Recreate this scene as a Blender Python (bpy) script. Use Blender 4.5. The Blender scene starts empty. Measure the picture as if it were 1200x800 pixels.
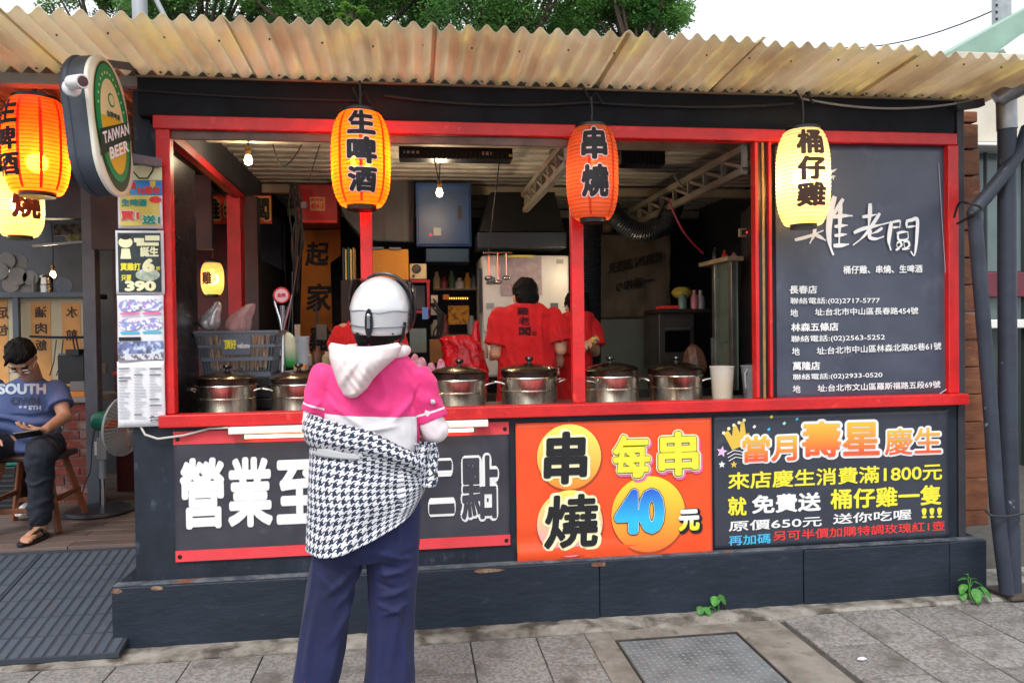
import bpy, bmesh, math, random
from mathutils import Vector, Matrix, noise
random.seed(7)
R = math.radians
scene = bpy.context.scene
COL = scene.collection

# ------------------------------------------------------------------ camera
FPX = 874.0; ROLL = .0135; YAW = R(7.5); PITCH = R(-.85)
CAM = Vector((0, -3.8, 1.5))
FW = Vector((math.sin(YAW) * math.cos(PITCH), math.cos(YAW) * math.cos(PITCH), math.sin(PITCH)))
_r = Vector((math.cos(YAW), -math.sin(YAW), 0)); _u = _r.cross(FW)
RT = _r * math.cos(ROLL) - _u * math.sin(ROLL); UP = _r * math.sin(ROLL) + _u * math.cos(ROLL)
cd = bpy.data.cameras.new('camera'); cam = bpy.data.objects.new('camera', cd); COL.objects.link(cam)
cam.matrix_world = Matrix(((RT.x, UP.x, -FW.x, CAM.x), (RT.y, UP.y, -FW.y, CAM.y), (RT.z, UP.z, -FW.z, CAM.z), (0, 0, 0, 1)))
cd.sensor_width = 36; cd.lens = 36 * FPX / 1200; cd.clip_end = 3000; cd.clip_start = .05
scene.camera = cam

# ------------------------------------------------------------------ sky, sun, exposure
SUN_EL = R(52); SUN_AZ = R(205)          # azimuth clockwise from +Y: behind the camera, a little to its left
world = bpy.data.worlds.new('World'); scene.world = world; world.use_nodes = True
nt = world.node_tree; nt.nodes.clear()
sky = nt.nodes.new('ShaderNodeTexSky'); sky.sky_type = 'NISHITA'; sky.sun_disc = False
sky.sun_elevation = SUN_EL; sky.sun_rotation = SUN_AZ; sky.dust_density = 4; sky.air_density = 1
hs = nt.nodes.new('ShaderNodeHueSaturation'); hs.inputs['Saturation'].default_value = .3; hs.inputs['Value'].default_value = 1.5
cl = nt.nodes.new('ShaderNodeMixRGB'); cl.inputs[0].default_value = .62; cl.inputs[2].default_value = (15, 15.6, 16.4, 1)
bg = nt.nodes.new('ShaderNodeBackground'); bg.inputs[1].default_value = .1
wo = nt.nodes.new('ShaderNodeOutputWorld')
nt.links.new(sky.outputs[0], hs.inputs['Color']); nt.links.new(hs.outputs[0], cl.inputs[1])
nt.links.new(cl.outputs[0], bg.inputs[0]); nt.links.new(bg.outputs[0], wo.inputs[0])
sl = bpy.data.lights.new('sun', 'SUN'); sl.energy = 1.5; sl.angle = R(14); sl.color = (1, .965, .91)
sun = bpy.data.objects.new('sun', sl); COL.objects.link(sun)
_sd = Vector((math.sin(SUN_AZ) * math.cos(SUN_EL), math.cos(SUN_AZ) * math.cos(SUN_EL), math.sin(SUN_EL)))
sun.rotation_euler = _sd.to_track_quat('Z', 'Y').to_euler(); sun.location = _sd * 30
vs = scene.view_settings; vs.view_transform = 'Standard'; vs.look = 'None'; vs.exposure = .35; vs.gamma = 1; vs.use_curve_mapping = False
scene.cycles.max_bounces = 8; scene.cycles.transparent_max_bounces = 16

# ------------------------------------------------------------------ helpers
def ray(px, py): return FW + RT * ((px - 600) / FPX) - UP * ((py - 400) / FPX)
def P(px, py, y=0.):            # point of the photo's pixel on the upright plane at depth y
    d = ray(px, py); return CAM + d * ((y - CAM.y) / d.y)
def G(px, py, z=0.):            # ... on the level plane at height z
    d = ray(px, py); return CAM + d * ((z - CAM.z) / d.z)
ORI = {}
def tag(o, label=None, cat=None, group=None, kind=None):
    if label: o['label'] = label
    if cat: o['category'] = cat
    if group: o['group'] = group
    if kind: o['kind'] = kind
    return o
def T(name, label, cat, loc, group=None, kind=None):
    o = bpy.data.objects.new(name, None); COL.objects.link(o); o.location = loc; o.empty_display_size = .05
    tag(o, label, cat, group, kind); ORI[o.name] = Vector(loc); return o
def link(name, me, mats, parent=None, local=False):
    if not isinstance(mats, (list, tuple)): mats = [mats]
    me.materials.clear()
    for m in mats: me.materials.append(m)
    o = bpy.data.objects.new(name, me); COL.objects.link(o)
    if parent:
        o.parent = parent
        if not local and parent.type == 'EMPTY': o.location = -ORI[parent.name]
    return o
def copy_tree(o, parent=None):
    c = o.copy(); COL.objects.link(c)
    if parent: c.parent = parent
    for ch in list(o.children): copy_tree(ch, c)
    return c

class MB:
    def __init__(s): s.v = []; s.f = []; s.mi = []; s.m = 0; s.uv = {}
    def add(s, vs, fs):
        n = len(s.v); s.v += [tuple(v) for v in vs]
        for f in fs: s.f.append([i + n for i in f]); s.mi.append(s.m)
        return n
    def box(s, a, b):
        x0, x1 = sorted((a[0], b[0])); y0, y1 = sorted((a[1], b[1])); z0, z1 = sorted((a[2], b[2]))
        s.add([(x0, y0, z0), (x1, y0, z0), (x1, y1, z0), (x0, y1, z0), (x0, y0, z1), (x1, y0, z1), (x1, y1, z1), (x0, y1, z1)],
              [(0, 3, 2, 1), (4, 5, 6, 7), (0, 1, 5, 4), (1, 2, 6, 5), (2, 3, 7, 6), (3, 0, 4, 7)]); return s
    def bar(s, p, q, w, h, up=(0, 0, 1)):       # a box-section bar from p to q
        p = Vector(p); q = Vector(q); d = (q - p).normalized(); up = Vector(up)
        if abs(d.dot(up)) > .99: up = Vector((0, 1, 0))
        a = d.cross(up).normalized() * w / 2; b = a.cross(d).normalized() * h / 2
        vs = [p - a - b, p + a - b, p + a + b, p - a + b, q - a - b, q + a - b, q + a + b, q - a + b]
        s.add(vs, [(0, 1, 2, 3), (7, 6, 5, 4), (1, 0, 4, 5), (2, 1, 5, 6), (3, 2, 6, 7), (0, 3, 7, 4)]); return s
    def prism(s, pts, vec):
        n = len(pts); pts = [Vector(p) for p in pts]; vec = Vector(vec)
        s.add(pts + [p + vec for p in pts], [tuple(range(n)), tuple(range(2 * n - 1, n - 1, -1))] + [(i, i + n, (i + 1) % n + n, (i + 1) % n) for i in range(n)]); return s
    def poly(s, pts): s.add(pts, [tuple(range(len(pts)))]); return s
    def loft(s, rings, cap=True, closed=True):
        n = len(rings[0]); k = len(rings); vs = [p for r in rings for p in r]; fs = []
        for i in range(k - 1):
            for j in range(n if closed else n - 1):
                fs.append((i * n + j, i * n + (j + 1) % n, (i + 1) * n + (j + 1) % n, (i + 1) * n + j))
        if cap: fs += [tuple(range(n - 1, -1, -1)), tuple(range((k - 1) * n, k * n))]
        s.add(vs, fs); return s
    def tube(s, path, r, n=8, cap=True):
        path = [Vector(p) for p in path]; k = len(path); rr = r if isinstance(r, (list, tuple)) else [r] * k
        rings = []; prev = None
        for i in range(k):
            d = (path[min(i + 1, k - 1)] - path[max(i - 1, 0)]).normalized()
            if prev is None: a = d.orthogonal().normalized()
            else: a = (prev - d * prev.dot(d)).normalized()
            prev = a; b = d.cross(a)
            rings.append([path[i] + (a * math.cos(2 * math.pi * j / n) + b * math.sin(2 * math.pi * j / n)) * rr[i] for j in range(n)])
        return s.loft(rings, cap)
    def lathe(s, prof, c=(0, 0, 0), n=32, axis='z', a0=0, a1=2 * math.pi):
        c = Vector(c); rings = []
        for r, h in prof:
            ring = []
            for j in range(n):
                a = a0 + (a1 - a0) * j / n
                x, y = r * math.cos(a), r * math.sin(a)
                ring.append(c + (Vector((x, y, h)) if axis == 'z' else Vector((x, h, y)) if axis == 'y' else Vector((h, x, y))))
            rings.append(ring)
        return s.loft(rings, prof[0][0] > 1e-6 or prof[-1][0] > 1e-6)
    def capsule(s, p, r1, q, r2, n=14, flat=1.):
        p = Vector(p); q = Vector(q); d = (q - p).normalized(); a = d.cross(Vector((0, 1, 0)))
        a = a.normalized() if a.length > .05 else d.orthogonal().normalized()
        b = d.cross(a); rings = []
        pr = [(-math.cos(t) * r1, math.sin(t) * r1, p) for t in (.15, .5, .9, 1.25)] + [(0, r1, p), (0, r2, q)] + [(math.cos(t) * r2, math.sin(t) * r2, q) for t in (1.25, .9, .5, .15)]
        for h, r, c in pr: rings.append([c + d * h + (a * math.cos(2 * math.pi * j / n) + b * math.sin(2 * math.pi * j / n) * flat) * r for j in range(n)])
        return s.loft(rings)
    def ell(s, c, rx, ry, rz, rot=None, n=20):
        c = Vector(c); rings = []
        for i in range(1, n // 2):
            t = math.pi * i / (n // 2); ring = []
            for j in range(n):
                a = 2 * math.pi * j / n; v = Vector((rx * math.sin(t) * math.cos(a), ry * math.sin(t) * math.sin(a), -rz * math.cos(t)))
                if rot: v = rot @ v
                ring.append(c + v)
            rings.append(ring)
        return s.loft(rings)
    def rings(s, lst, n=24, pw=2.3, cap=True):  # [(cx,cy,cz,rx,ry)] level rings, slightly squared
        out = []
        for cx, cy, cz, rx, ry in lst:
            ring = []
            for j in range(n):
                a = 2 * math.pi * j / n; ca, sa = math.cos(a), math.sin(a)
                k = (abs(ca) ** pw + abs(sa) ** pw) ** (-1 / pw); ring.append((cx + rx * ca * k, cy + ry * sa * k, cz))
            out.append(ring)
        return s.loft(out, cap)
    def mesh(s, smooth=False):
        me = bpy.data.meshes.new('m'); me.from_pydata(s.v, [], s.f)
        for p, i in zip(me.polygons, s.mi): p.material_index = i
        if smooth: me.shade_smooth()
        me.update(); return me
    def build(s, name, mats, parent=None, smooth=False, bevel=0, local=False, seg=2, fix=True):
        me = s.mesh()
        if fix:
            bm = bmesh.new(); bm.from_mesh(me); bmesh.ops.recalc_face_normals(bm, faces=bm.faces); bm.to_mesh(me); bm.free()
        if smooth:
            me.shade_smooth()
            try: me.set_sharp_from_angle(angle=R(40))
            except Exception: pass
        o = link(name, me, mats, parent, local)
        if bevel:
            m = o.modifiers.new('bevel', 'BEVEL'); m.width = bevel; m.segments = seg; m.limit_method = 'ANGLE'
        return o

def S(c):
    if isinstance(c, str):
        c = [int(c[i:i + 2], 16) / 255 for i in (0, 2, 4)]
        c = [x / 12.92 if x <= .04045 else ((x + .055) / 1.055) ** 2.4 for x in c]
    return (c[0], c[1], c[2], 1)
MATS = {}
def M(name, c, c2=None, ns=3., rough=.55, metal=0., bump=0., bs=60., lo=.4, hi=.7, rnd=False, rv=0., stretch=None, spec=None,
      c3=None, ns3=12., lo3=.6, hi3=.72, coat=0., bd=.01, alpha=None, trans=None, sheen=0, detail=6., fwd=None):
    if name in MATS: return MATS[name]
    m = bpy.data.materials.new(name); m.use_nodes = True; t = m.node_tree; N = t.nodes.new; L = t.links.new
    b = t.nodes['Principled BSDF']; b.inputs['Roughness'].default_value = rough; b.inputs['Metallic'].default_value = metal
    if spec is not None: b.inputs['Specular IOR Level'].default_value = spec
    if coat: b.inputs['Coat Weight'].default_value = coat; b.inputs['Coat Roughness'].default_value = .15
    if sheen: b.inputs['Sheen Weight'].default_value = sheen
    tc = N('ShaderNodeTexCoord'); vec = tc.outputs['Object']
    if rnd or rv:
        oi = N('ShaderNodeObjectInfo'); ml = N('ShaderNodeMath'); ml.operation = 'MULTIPLY'; ml.inputs[1].default_value = 37.
        ad = N('ShaderNodeVectorMath'); L(oi.outputs['Random'], ml.inputs[0]); L(vec, ad.inputs[0]); L(ml.outputs[0], ad.inputs[1]); vec = ad.outputs[0]
    if stretch:
        mp = N('ShaderNodeMapping'); mp.inputs['Scale'].default_value = stretch; L(vec, mp.inputs[0]); vec = mp.outputs[0]
    def nz(scale, det=detail, r=.6):
        n = N('ShaderNodeTexNoise'); n.inputs['Scale'].default_value = scale; n.inputs['Detail'].default_value = det; n.inputs['Roughness'].default_value = r
        L(vec, n.inputs['Vector']); return n.outputs['Fac']
    def rmp(src, a, z):
        mr = N('ShaderNodeMapRange'); mr.inputs[1].default_value = a; mr.inputs[2].default_value = z; L(src, mr.inputs[0]); return mr.outputs[0]
    def mix(f, a, z):
        mx = N('ShaderNodeMix'); mx.data_type = 'RGBA'; L(f, mx.inputs[0])
        for i, q in ((6, a), (7, z)):
            if isinstance(q, tuple): mx.inputs[i].default_value = q
            else: L(q, mx.inputs[i])
        return mx.outputs[2]
    col = S(c)
    if c2 is not None: col = mix(rmp(nz(ns), lo, hi), S(c), S(c2))
    if c3 is not None: col = mix(rmp(nz(ns3), lo3, hi3), col, S(c3))
    if rv:
        hv = N('ShaderNodeHueSaturation'); mr = N('ShaderNodeMapRange'); mr.inputs[3].default_value = 1 - rv; mr.inputs[4].default_value = 1 + rv
        L(oi.outputs['Random'], mr.inputs[0]); L(mr.outputs[0], hv.inputs['Value'])
        if isinstance(col, tuple): hv.inputs['Color'].default_value = col
        else: L(col, hv.inputs['Color'])
        col = hv.outputs[0]
    if isinstance(col, tuple): b.inputs['Base Color'].default_value = col
    else: L(col, b.inputs['Base Color'])
    rr = N('ShaderNodeMapRange'); rr.inputs[3].default_value = max(.02, rough * .8); rr.inputs[4].default_value = min(1, rough * 1.2)
    L(nz(ns * 2.3 + 2, 4), rr.inputs[0]); L(rr.outputs[0], b.inputs['Roughness'])
    if bump:
        bp = N('ShaderNodeBump'); bp.inputs['Strength'].default_value = bump; bp.inputs['Distance'].default_value = bd
        L(nz(bs, 4), bp.inputs['Height']); L(bp.outputs[0], b.inputs['Normal'])
    if alpha is not None: b.inputs['Alpha'].default_value = alpha
    if trans is not None:      # thin translucent sheet
        out = t.nodes['Material Output']; tr = N('ShaderNodeBsdfTranslucent'); ms = N('ShaderNodeMixShader'); ms.inputs[0].default_value = trans
        if isinstance(col, tuple): tr.inputs[0].default_value = col
        else: L(col, tr.inputs[0])
        if fwd:      # part of the light passes nearly straight through the paper
            rf = N('ShaderNodeBsdfRefraction'); rf.inputs['IOR'].default_value = 1.02; rf.inputs['Roughness'].default_value = .95; m3 = N('ShaderNodeMixShader'); m3.inputs[0].default_value = fwd
            if isinstance(col, tuple): rf.inputs[0].default_value = col
            else: L(col, rf.inputs[0])
            L(tr.outputs[0], m3.inputs[1]); L(rf.outputs[0], m3.inputs[2]); tr = m3
        L(b.outputs[0], ms.inputs[1]); L(tr.outputs[0], ms.inputs[2]); L(ms.outputs[0], out.inputs[0])
    MATS[name] = m; return m
def GRAD(name, c1, c2, axis=2, rough=.5, a=0., z=1.):
    m = bpy.data.materials.new(name); m.use_nodes = True; t = m.node_tree; b = t.nodes['Principled BSDF']; b.inputs['Roughness'].default_value = rough
    tc = t.nodes.new('ShaderNodeTexCoord'); sp = t.nodes.new('ShaderNodeSeparateXYZ'); mr = t.nodes.new('ShaderNodeMapRange'); mx = t.nodes.new('ShaderNodeMix'); mx.data_type = 'RGBA'
    mr.inputs[1].default_value = a; mr.inputs[2].default_value = z
    t.links.new(tc.outputs['Generated'], sp.inputs[0]); t.links.new(sp.outputs[axis], mr.inputs[0]); t.links.new(mr.outputs[0], mx.inputs[0])
    mx.inputs[6].default_value = S(c1); mx.inputs[7].default_value = S(c2); t.links.new(mx.outputs[2], b.inputs['Base Color']); return m
def EMIT(name, c, s):
    m = bpy.data.materials.new(name); m.use_nodes = True; b = m.node_tree.nodes['Principled BSDF']
    b.inputs['Emission Color'].default_value = S(c); b.inputs['Emission Strength'].default_value = s; b.inputs['Base Color'].default_value = S(c); return m
def GLASS(name, c, rough=.05, alpha=.25):
    m = bpy.data.materials.new(name); m.use_nodes = True; b = m.node_tree.nodes['Principled BSDF']
    b.inputs['Base Color'].default_value = S(c); b.inputs['Roughness'].default_value = rough; b.inputs['Alpha'].default_value = alpha; b.inputs['Specular IOR Level'].default_value = .8; return m

# lettering: glyph outlines become thin meshes laid on their sign
_tc = {}
def glyphs(s, spacing=1.):
    if (s, spacing) in _tc: return _tc[(s, spacing)]
    c = bpy.data.curves.new('t', 'FONT'); c.body = s; c.size = 1; c.resolution_u = 3; c.space_character = spacing
    o = bpy.data.objects.new('t', c); COL.objects.link(o)
    me = bpy.data.meshes.new_from_object(o.evaluated_get(bpy.context.evaluated_depsgraph_get()))
    vs = [(v.co.x, v.co.y) for v in me.vertices]; fs = [tuple(p.vertices) for p in me.polygons]
    bpy.data.objects.remove(o); bpy.data.curves.remove(c); bpy.data.meshes.remove(me)
    x0 = min(v[0] for v in vs); x1 = max(v[0] for v in vs); y0 = min(v[1] for v in vs); y1 = max(v[1] for v in vs)
    if y1 - y0 < .3: y0 -= .3; y1 += .3
    _tc[(s, spacing)] = (vs, fs, (x0, x1, y0, y1)); return _tc[(s, spacing)]
def TX(s, name, mat, parent, fn, bold=0., n=8, step=.00012, spacing=1., mirror=False, cuts=0, shear=0., fit=None):
    """fn(u,v,d): u,v in 0..1 across the box the glyphs fill, d = metres proud of the surface"""
    vs, fs, (x0, x1, y0, y1) = glyphs(s, spacing)
    if cuts:
        bm = bmesh.new(); me = bpy.data.meshes.new('c'); me.from_pydata([(a, b, 0) for a, b in vs], [], fs); bm.from_mesh(me)
        for i in range(1, cuts):
            for no, p in (((1, 0, 0), (x0 + (x1 - x0) * i / cuts, 0, 0)), ((0, 1, 0), (0, y0 + (y1 - y0) * i / cuts, 0))):
                bmesh.ops.bisect_plane(bm, geom=bm.verts[:] + bm.edges[:] + bm.faces[:], plane_co=p, plane_no=no)
        bm.verts.index_update(); vs = [(v.co.x, v.co.y) for v in bm.verts]; fs = [tuple(v.index for v in f.verts) for f in bm.faces]; bm.free()
    ft = min(bold, .06) if fit is None else fit; x0 -= ft; x1 += ft; y0 -= ft; y1 += ft
    V = []; F = []; offs = [(0, 0)]
    if bold: offs += [(bold * math.cos(2 * math.pi * k / n), bold * math.sin(2 * math.pi * k / n)) for k in range(n)]
    if bold > .07: offs += [(bold * .5 * math.cos(2 * math.pi * (k + .5) / n), bold * .5 * math.sin(2 * math.pi * (k + .5) / n)) for k in range(n)]
    for k, (dx, dy) in enumerate(offs):
        b = len(V)
        for x, y in vs:
            u = (x + dx - x0) / (x1 - x0); v = (y + dy - y0) / (y1 - y0); u += shear * (v - .5)
            if mirror: u = 1 - u
            V.append(tuple(fn(u, v, k * step)))
        F += [tuple(i + b for i in f) for f in fs]
    me = bpy.data.meshes.new('m'); me.from_pydata(V, [], F); me.update()
    return link(name, me, mat, parent)
def PL(px0, py0, px1, py1, y):       # lettering box on the upright plane y, given by two opposite corners in the photo
    a = P(px0, py0, y); b = P(px1, py1, y)
    return lambda u, v, d: (a.x + (b.x - a.x) * u, y - d, b.z + (a.z - b.z) * v)
def PQ(px0, py0, px1, py1, h, y):    # the same for a line that climbs: top left corner, bottom right corner, letter height in the photo
    tl = P(px0, py0, y); bl = P(px0, py0 + h, y); br = P(px1, py1, y); tr = P(px1, py1 - h, y)
    def f(u, v, d):
        p = bl.lerp(br, u).lerp(tl.lerp(tr, u), v); return (p.x, y - d, p.z)
    return f
def rectP(px0, py0, px1, py1, y):
    a = P(px0, py0, y); b = P(px1, py1, y); return a.x, b.x, b.z, a.z
def disc(cx, cz, rx, rz, y, n=40, a0=0., th=0.): return [(cx + rx * math.cos(a0 + 2 * math.pi * i / n), y, cz + rz * math.sin(a0 + 2 * math.pi * i / n)) for i in range(n)]
def B(name, label, cat, px0, py0, px1, py1, y, depth, mat, bevel=.004, group=None, kind=None):   # a box-shaped thing, front face on plane y
    x0, x1, z0, z1 = rectP(px0, py0, px1, py1, y)
    t = T(name, label, cat, ((x0 + x1) / 2, y, z0), group, kind)
    return t, x0, x1, z0, z1
def blob(name, mb, mats, parent, voxel=.008, smooth=6, disp=None, pick=None, cut=()):
    me = mb.mesh(); o = bpy.data.objects.new('t', me); COL.objects.link(o)
    bm = bmesh.new(); bm.from_mesh(me); bmesh.ops.recalc_face_normals(bm, faces=bm.faces); bm.to_mesh(me); bm.free()
    r = o.modifiers.new('r', 'REMESH'); r.mode = 'VOXEL'; r.voxel_size = voxel
    if smooth: q = o.modifiers.new('s', 'SMOOTH'); q.factor = .5; q.iterations = smooth
    m2 = bpy.data.meshes.new_from_object(o.evaluated_get(bpy.context.evaluated_depsgraph_get()))
    bpy.data.objects.remove(o)
    if disp:
        ns = [v.normal.copy() for v in m2.vertices]
        for v, n in zip(m2.vertices, ns): v.co += n * disp(v.co)
    if cut:
        bm = bmesh.new(); bm.from_mesh(m2)
        for co, no in cut: bmesh.ops.bisect_plane(bm, geom=bm.verts[:] + bm.edges[:] + bm.faces[:], plane_co=co, plane_no=no)
        bm.to_mesh(m2); bm.free()
    if pick:
        for p in m2.polygons: p.material_index = pick(p.center)
    m2.shade_smooth(); m2.update()
    if not isinstance(mats, (list, tuple)): mats = [mats]
    pi = [p.material_index for p in m2.polygons]
    ob = link(name, m2, mats, parent)
    for p, i in zip(m2.polygons, pi): p.material_index = i
    return ob
def shell(name, fn, nu, nv, mats, parent, thick=.004, uvs=(1, 1), closed=False, warp=0.):
    me = bpy.data.meshes.new('m'); V = []; F = []; U = []
    for j in range(nv + 1):
        for i in range(nu + 1): V.append(tuple(fn(i / nu, j / nv)))
    for j in range(nv):
        for i in range(nu):
            a = j * (nu + 1) + i; F.append((a, a + 1, a + nu + 2, a + nu + 1))
            U += [(i, j), (i + 1, j), (i + 1, j + 1), (i, j + 1)]
    me.from_pydata(V, [], F); uv = me.uv_layers.new(name='uv')
    for k, (i, j) in enumerate(U): uv.data[k].uv = (i / nu * uvs[0] + warp * fb(i / nu * 5, j / nv * 4, 1.3), j / nv * uvs[1] + warp * fb(i / nu * 4, j / nv * 5, 7.7))
    me.shade_smooth(); me.update(); o = link(name, me, mats, parent)
    if thick: m = o.modifiers.new('s', 'SOLIDIFY'); m.thickness = thick; m.offset = 0
    return o
def fb(x, y=0, z=0, k=1.): return noise.noise(Vector((x, y, z)) * k)

# ------------------------------------------------------------------ materials
black = M('black_paint', '1c222c', '282f3b', 3.5, .5, bump=.3, bs=25, c3='4a5463', ns3=11, lo3=.6, hi3=.74, stretch=(1.4, 1, .7), spec=.3)
blackd = M('black_paint_plinth', '1f2631', '272f3b', 4, .42, bump=.4, bs=22, c3='454e5b', ns3=16, lo3=.62, hi3=.85, stretch=(.6, 1, 1.6), spec=.3)
dark = M('dark_interior', '2e3038', '3e4048', 2, .7, bump=.2, bs=10)
dark2 = M('dark_panel', '38373e', '2a292f', 3, .5, bump=.15, bs=8)
red = M('red_frame_paint', 'd21f20', 'b31a1e', 5, .4, bump=.2, bs=40, c3='e04038', ns3=14, lo3=.62, hi3=.75)
redd = M('old_red_paint', 'a3161c', '7c1015', 6, .45, bump=.25, bs=30)
steel = M('stainless_steel', 'dcd8d0', '9a948a', 16, .27, 1., stretch=(1, 1, .12), bump=.12, bs=20, rnd=True, c3='6a5846', ns3=9, lo3=.56, hi3=.72)  # upright brushed grain; its pale streaks also paint in reflections from the street
steel_lid = M('lid_steel', 'a39b8c', '75695a', 5, .2, 1., bump=.15, bs=14, rnd=True)
grey_metal = M('painted_metal', '5b6470', '49515c', 4, .5, bump=.15, bs=20)
white = M('white_plastic', 'd9dadb', 'c4c6c8', 3, .35)
paper = M('white_paper', 'dcdce0', 'cfcfd6', 4, .7)
blackpl = M('black_plastic', '121214', '1d1d20', 6, .35)
rubber = M('cable_rubber', '1c1d22', '24252a', 6, .6)
wood = M('brown_wood', '7a4526', '5b3019', 6, .5, stretch=(1, 1, .15), bump=.3, bs=30)
cream = M('cream_paint', 'b5ad98', '968e7c', 4, .6, bump=.15, bs=20)
# ------------------------------------------------------------------ ground
concrete = M('worn_concrete', '827e77', '615c55', 6, .85, bump=.6, bs=30, c3='5a534b', ns3=9, lo3=.58, hi3=.7)
asphalt = M('asphalt', '55565a', '45464a', 12, .9, bump=.5, bs=120)
pav_m = M('granite_paver', '8a8886', '676462', 60, .75, bump=.6, bs=180, c3='55504b', ns3=5, lo3=.5, hi3=.72, rnd=True, rv=.10, bd=.005, lo=.42, hi=.6)
g = MB(); g.box((-400, -400, -.35), (400, 700, -.05)); tag(g.build('ground', asphalt), kind='structure')
g = MB(); g.box((-14, -4.6, -.05), (14, 30, -.012)); sidewalk = tag(g.build('pavement', M('paver_bed', '4a4742', '3a3733', 20, .95, bump=.5, bs=90), bevel=.01), kind='structure')
pw = .322
for ix in range(-9, 12):
    for iy in range(0, 10):
        x0 = .248 + ix * pw - .0; y1 = -.215 - iy * .325
        if .70 < x0 + pw / 2 < 1.82 and iy < 3: continue
        x1 = x0 + pw
        if iy < 1 and x0 > 1.7: y1 = -.165
        y0 = -.215 - (iy + 1) * .325
        gb = MB(); e = .0035; dz = random.uniform(-.0025, .0025)
        gb.box((x0 + e, y0 + e, -.04), (x1 - e, y1 - e, dz)); gb.build('paver', pav_m, sidewalk, bevel=.003)
# a narrow extra paver beside the utility cover
for y0, y1 in ((-.54, -.215), (-.865, -.54), (-1.19, -.865)):
    gb = MB(); gb.box((.573, y0 + .003, -.04), (.81, y1 - .003, 0)); gb.build('paver', pav_m, sidewalk, bevel=.003)
# concrete strip between pavers and stall, rough edge
g = MB(); N = 130; top = []
rows = []
for i in range(N + 1):
    x = -2.6 + 6.4 * i / N
    edge = -.212 + (.05 if x > 1.85 else 0) * min(1, (x - 1.85) * 4) + .012 * fb(x * 9) - (.0 if x < .8 else 0)
    rows.append([(x, edge, -.03), (x, edge - .002, .003 + .002 * fb(x * 20)), (x, -.15 + .01 * fb(x * 7, 3), .016 + .009 * fb(x * 12, 5)), (x, -.09, .012 + .008 * fb(x * 15, 8)), (x, .3, .012)])
g.loft(rows, cap=False, closed=False); tag(g.build('concrete_strip', M('strip_concrete', '918d86', '645f57', 9, .85, bump=.7, bs=26, c3='463f38', ns3=5, lo3=.48, hi3=.62), smooth=True), kind='structure')
# cover in its concrete surround
g = MB(); g.box((.813, -1.19, -.03), (.938, -.205, .003)); g.box((.938, -.322, -.03), (1.82, -.205, .003)); g.box((1.556, -1.19, -.03), (1.82, -.322, .003)); g.box((.938, -1.19, -.03), (1.556, -.97, .003))
tag(g.build('cover_surround', concrete, bevel=.004), kind='structure')
rs = random.Random(12); g = MB()
for k in range(150):
    x = rs.uniform(-1.9, 3.3); y = -.19 + abs(rs.gauss(0, .05)) * -1 if rs.random() < .75 else rs.uniform(-1.1, -.2); s_ = rs.uniform(.002, .007); a = rs.uniform(0, 6.3)
    g.add([(x + s_ * math.cos(a + i * 1.4) * rs.uniform(.6, 1.3), y + s_ * math.sin(a + i * 1.4) * rs.uniform(.5, 1), (.012 if y > -.21 else .0025) + .003 * (i % 2)) for i in range(4)], [(0, 1, 2, 3)])
tag(g.build('ground_debris', M('debris', '6a5236', 'a89a80', 90, .9)), 'small dry leaf bits and grit along the foot of the stall', 'debris', kind='stuff')
t = T('utility_cover', 'square grey steel tread plate cover set in the pavement', 'manhole cover', (1.247, -.645, 0))
cov = M('tread_plate', '7c8286', '5f6568', 7, .5, .25, bump=.3, bs=30, c3='4f4b46', ns3=4, lo3=.6, hi3=.72)
g = MB(); g.box((.952, -.955, -.02), (1.543, -.338, .001)); g.build('plate', cov, t, bevel=.002)
g = MB()
for a, b in (((.94, -.968, -.02), (.948, -.326, .006)), ((1.547, -.968, -.02), (1.555, -.326, .006)), ((.948, -.334, -.02), (1.547, -.326, .006)), ((.948, -.968, -.02), (1.547, -.96, .006))): g.box(a, b)
g.build('rim', M('cover_rim', '3a3a3c', '52463d', 8, .7, .3), t)
g = MB()
for i in range(20):
    for j in range(21):
        x = .967 + i * .0295; y = -.942 + j * .0295; s = 1 if (i + j) % 2 else -1; w = .011
        d = Vector((w * .7, w * .7 * s, 0)); q = Vector((-w * .2 * s, w * .2, 0)); c = Vector((x, y, .0012))
        g.add([c - d, c + q, c + d, c - q, c + Vector((0, 0, .0026))], [(0, 1, 4), (1, 2, 4), (2, 3, 4), (3, 0, 4)])
g.build('tread_bump', M('worn_tread', '8a8f92', '6c7174', 12, .6, .2), t)['kind'] = 'stuff'

# ------------------------------------------------------------------ stall shell
stall = T('food_stall', 'black painted street food stall with red window frame', 'food stall', (.83, 0, 0))
g = MB(); g.box((-1.35, 0, .30), (3.0, .06, 1.056)); g.build('front_wall', black, stall, bevel=.004)
g = MB(); g.box((-1.3, .004, 2.556), (3.0, .06, 2.745)); g.build('header_panel', M('header_cloth', '14171e', '1e222b', 3, .7, bump=.5, bs=7, spec=.2), stall, bevel=.004)
for a, b, c in ((-1.44, .93, 0), (.933, 2.05, .002), (2.053, 2.905, -.002), (2.908, 3.13, .0)):
    g = MB(); g.box((a, -.062 + c, .002), (b, .3, .305 + c)); g.build('plinth_panel', blackd, stall, bevel=.006)
g = MB(); g.box((-1.435, -.05, .306), (3.11, -.002, .312)); g.build('ledge', M('worn_ledge', '3a414d', '6a6e74', 12, .7, bump=.6, bs=50, c3='7a4a30', ns3=5, lo3=.64, hi3=.7), stall)
g = MB(); g.box((-1.34, .06, .3), (-1.235, .12, 2.75)); g.build('corner_post', black, stall)
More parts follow.
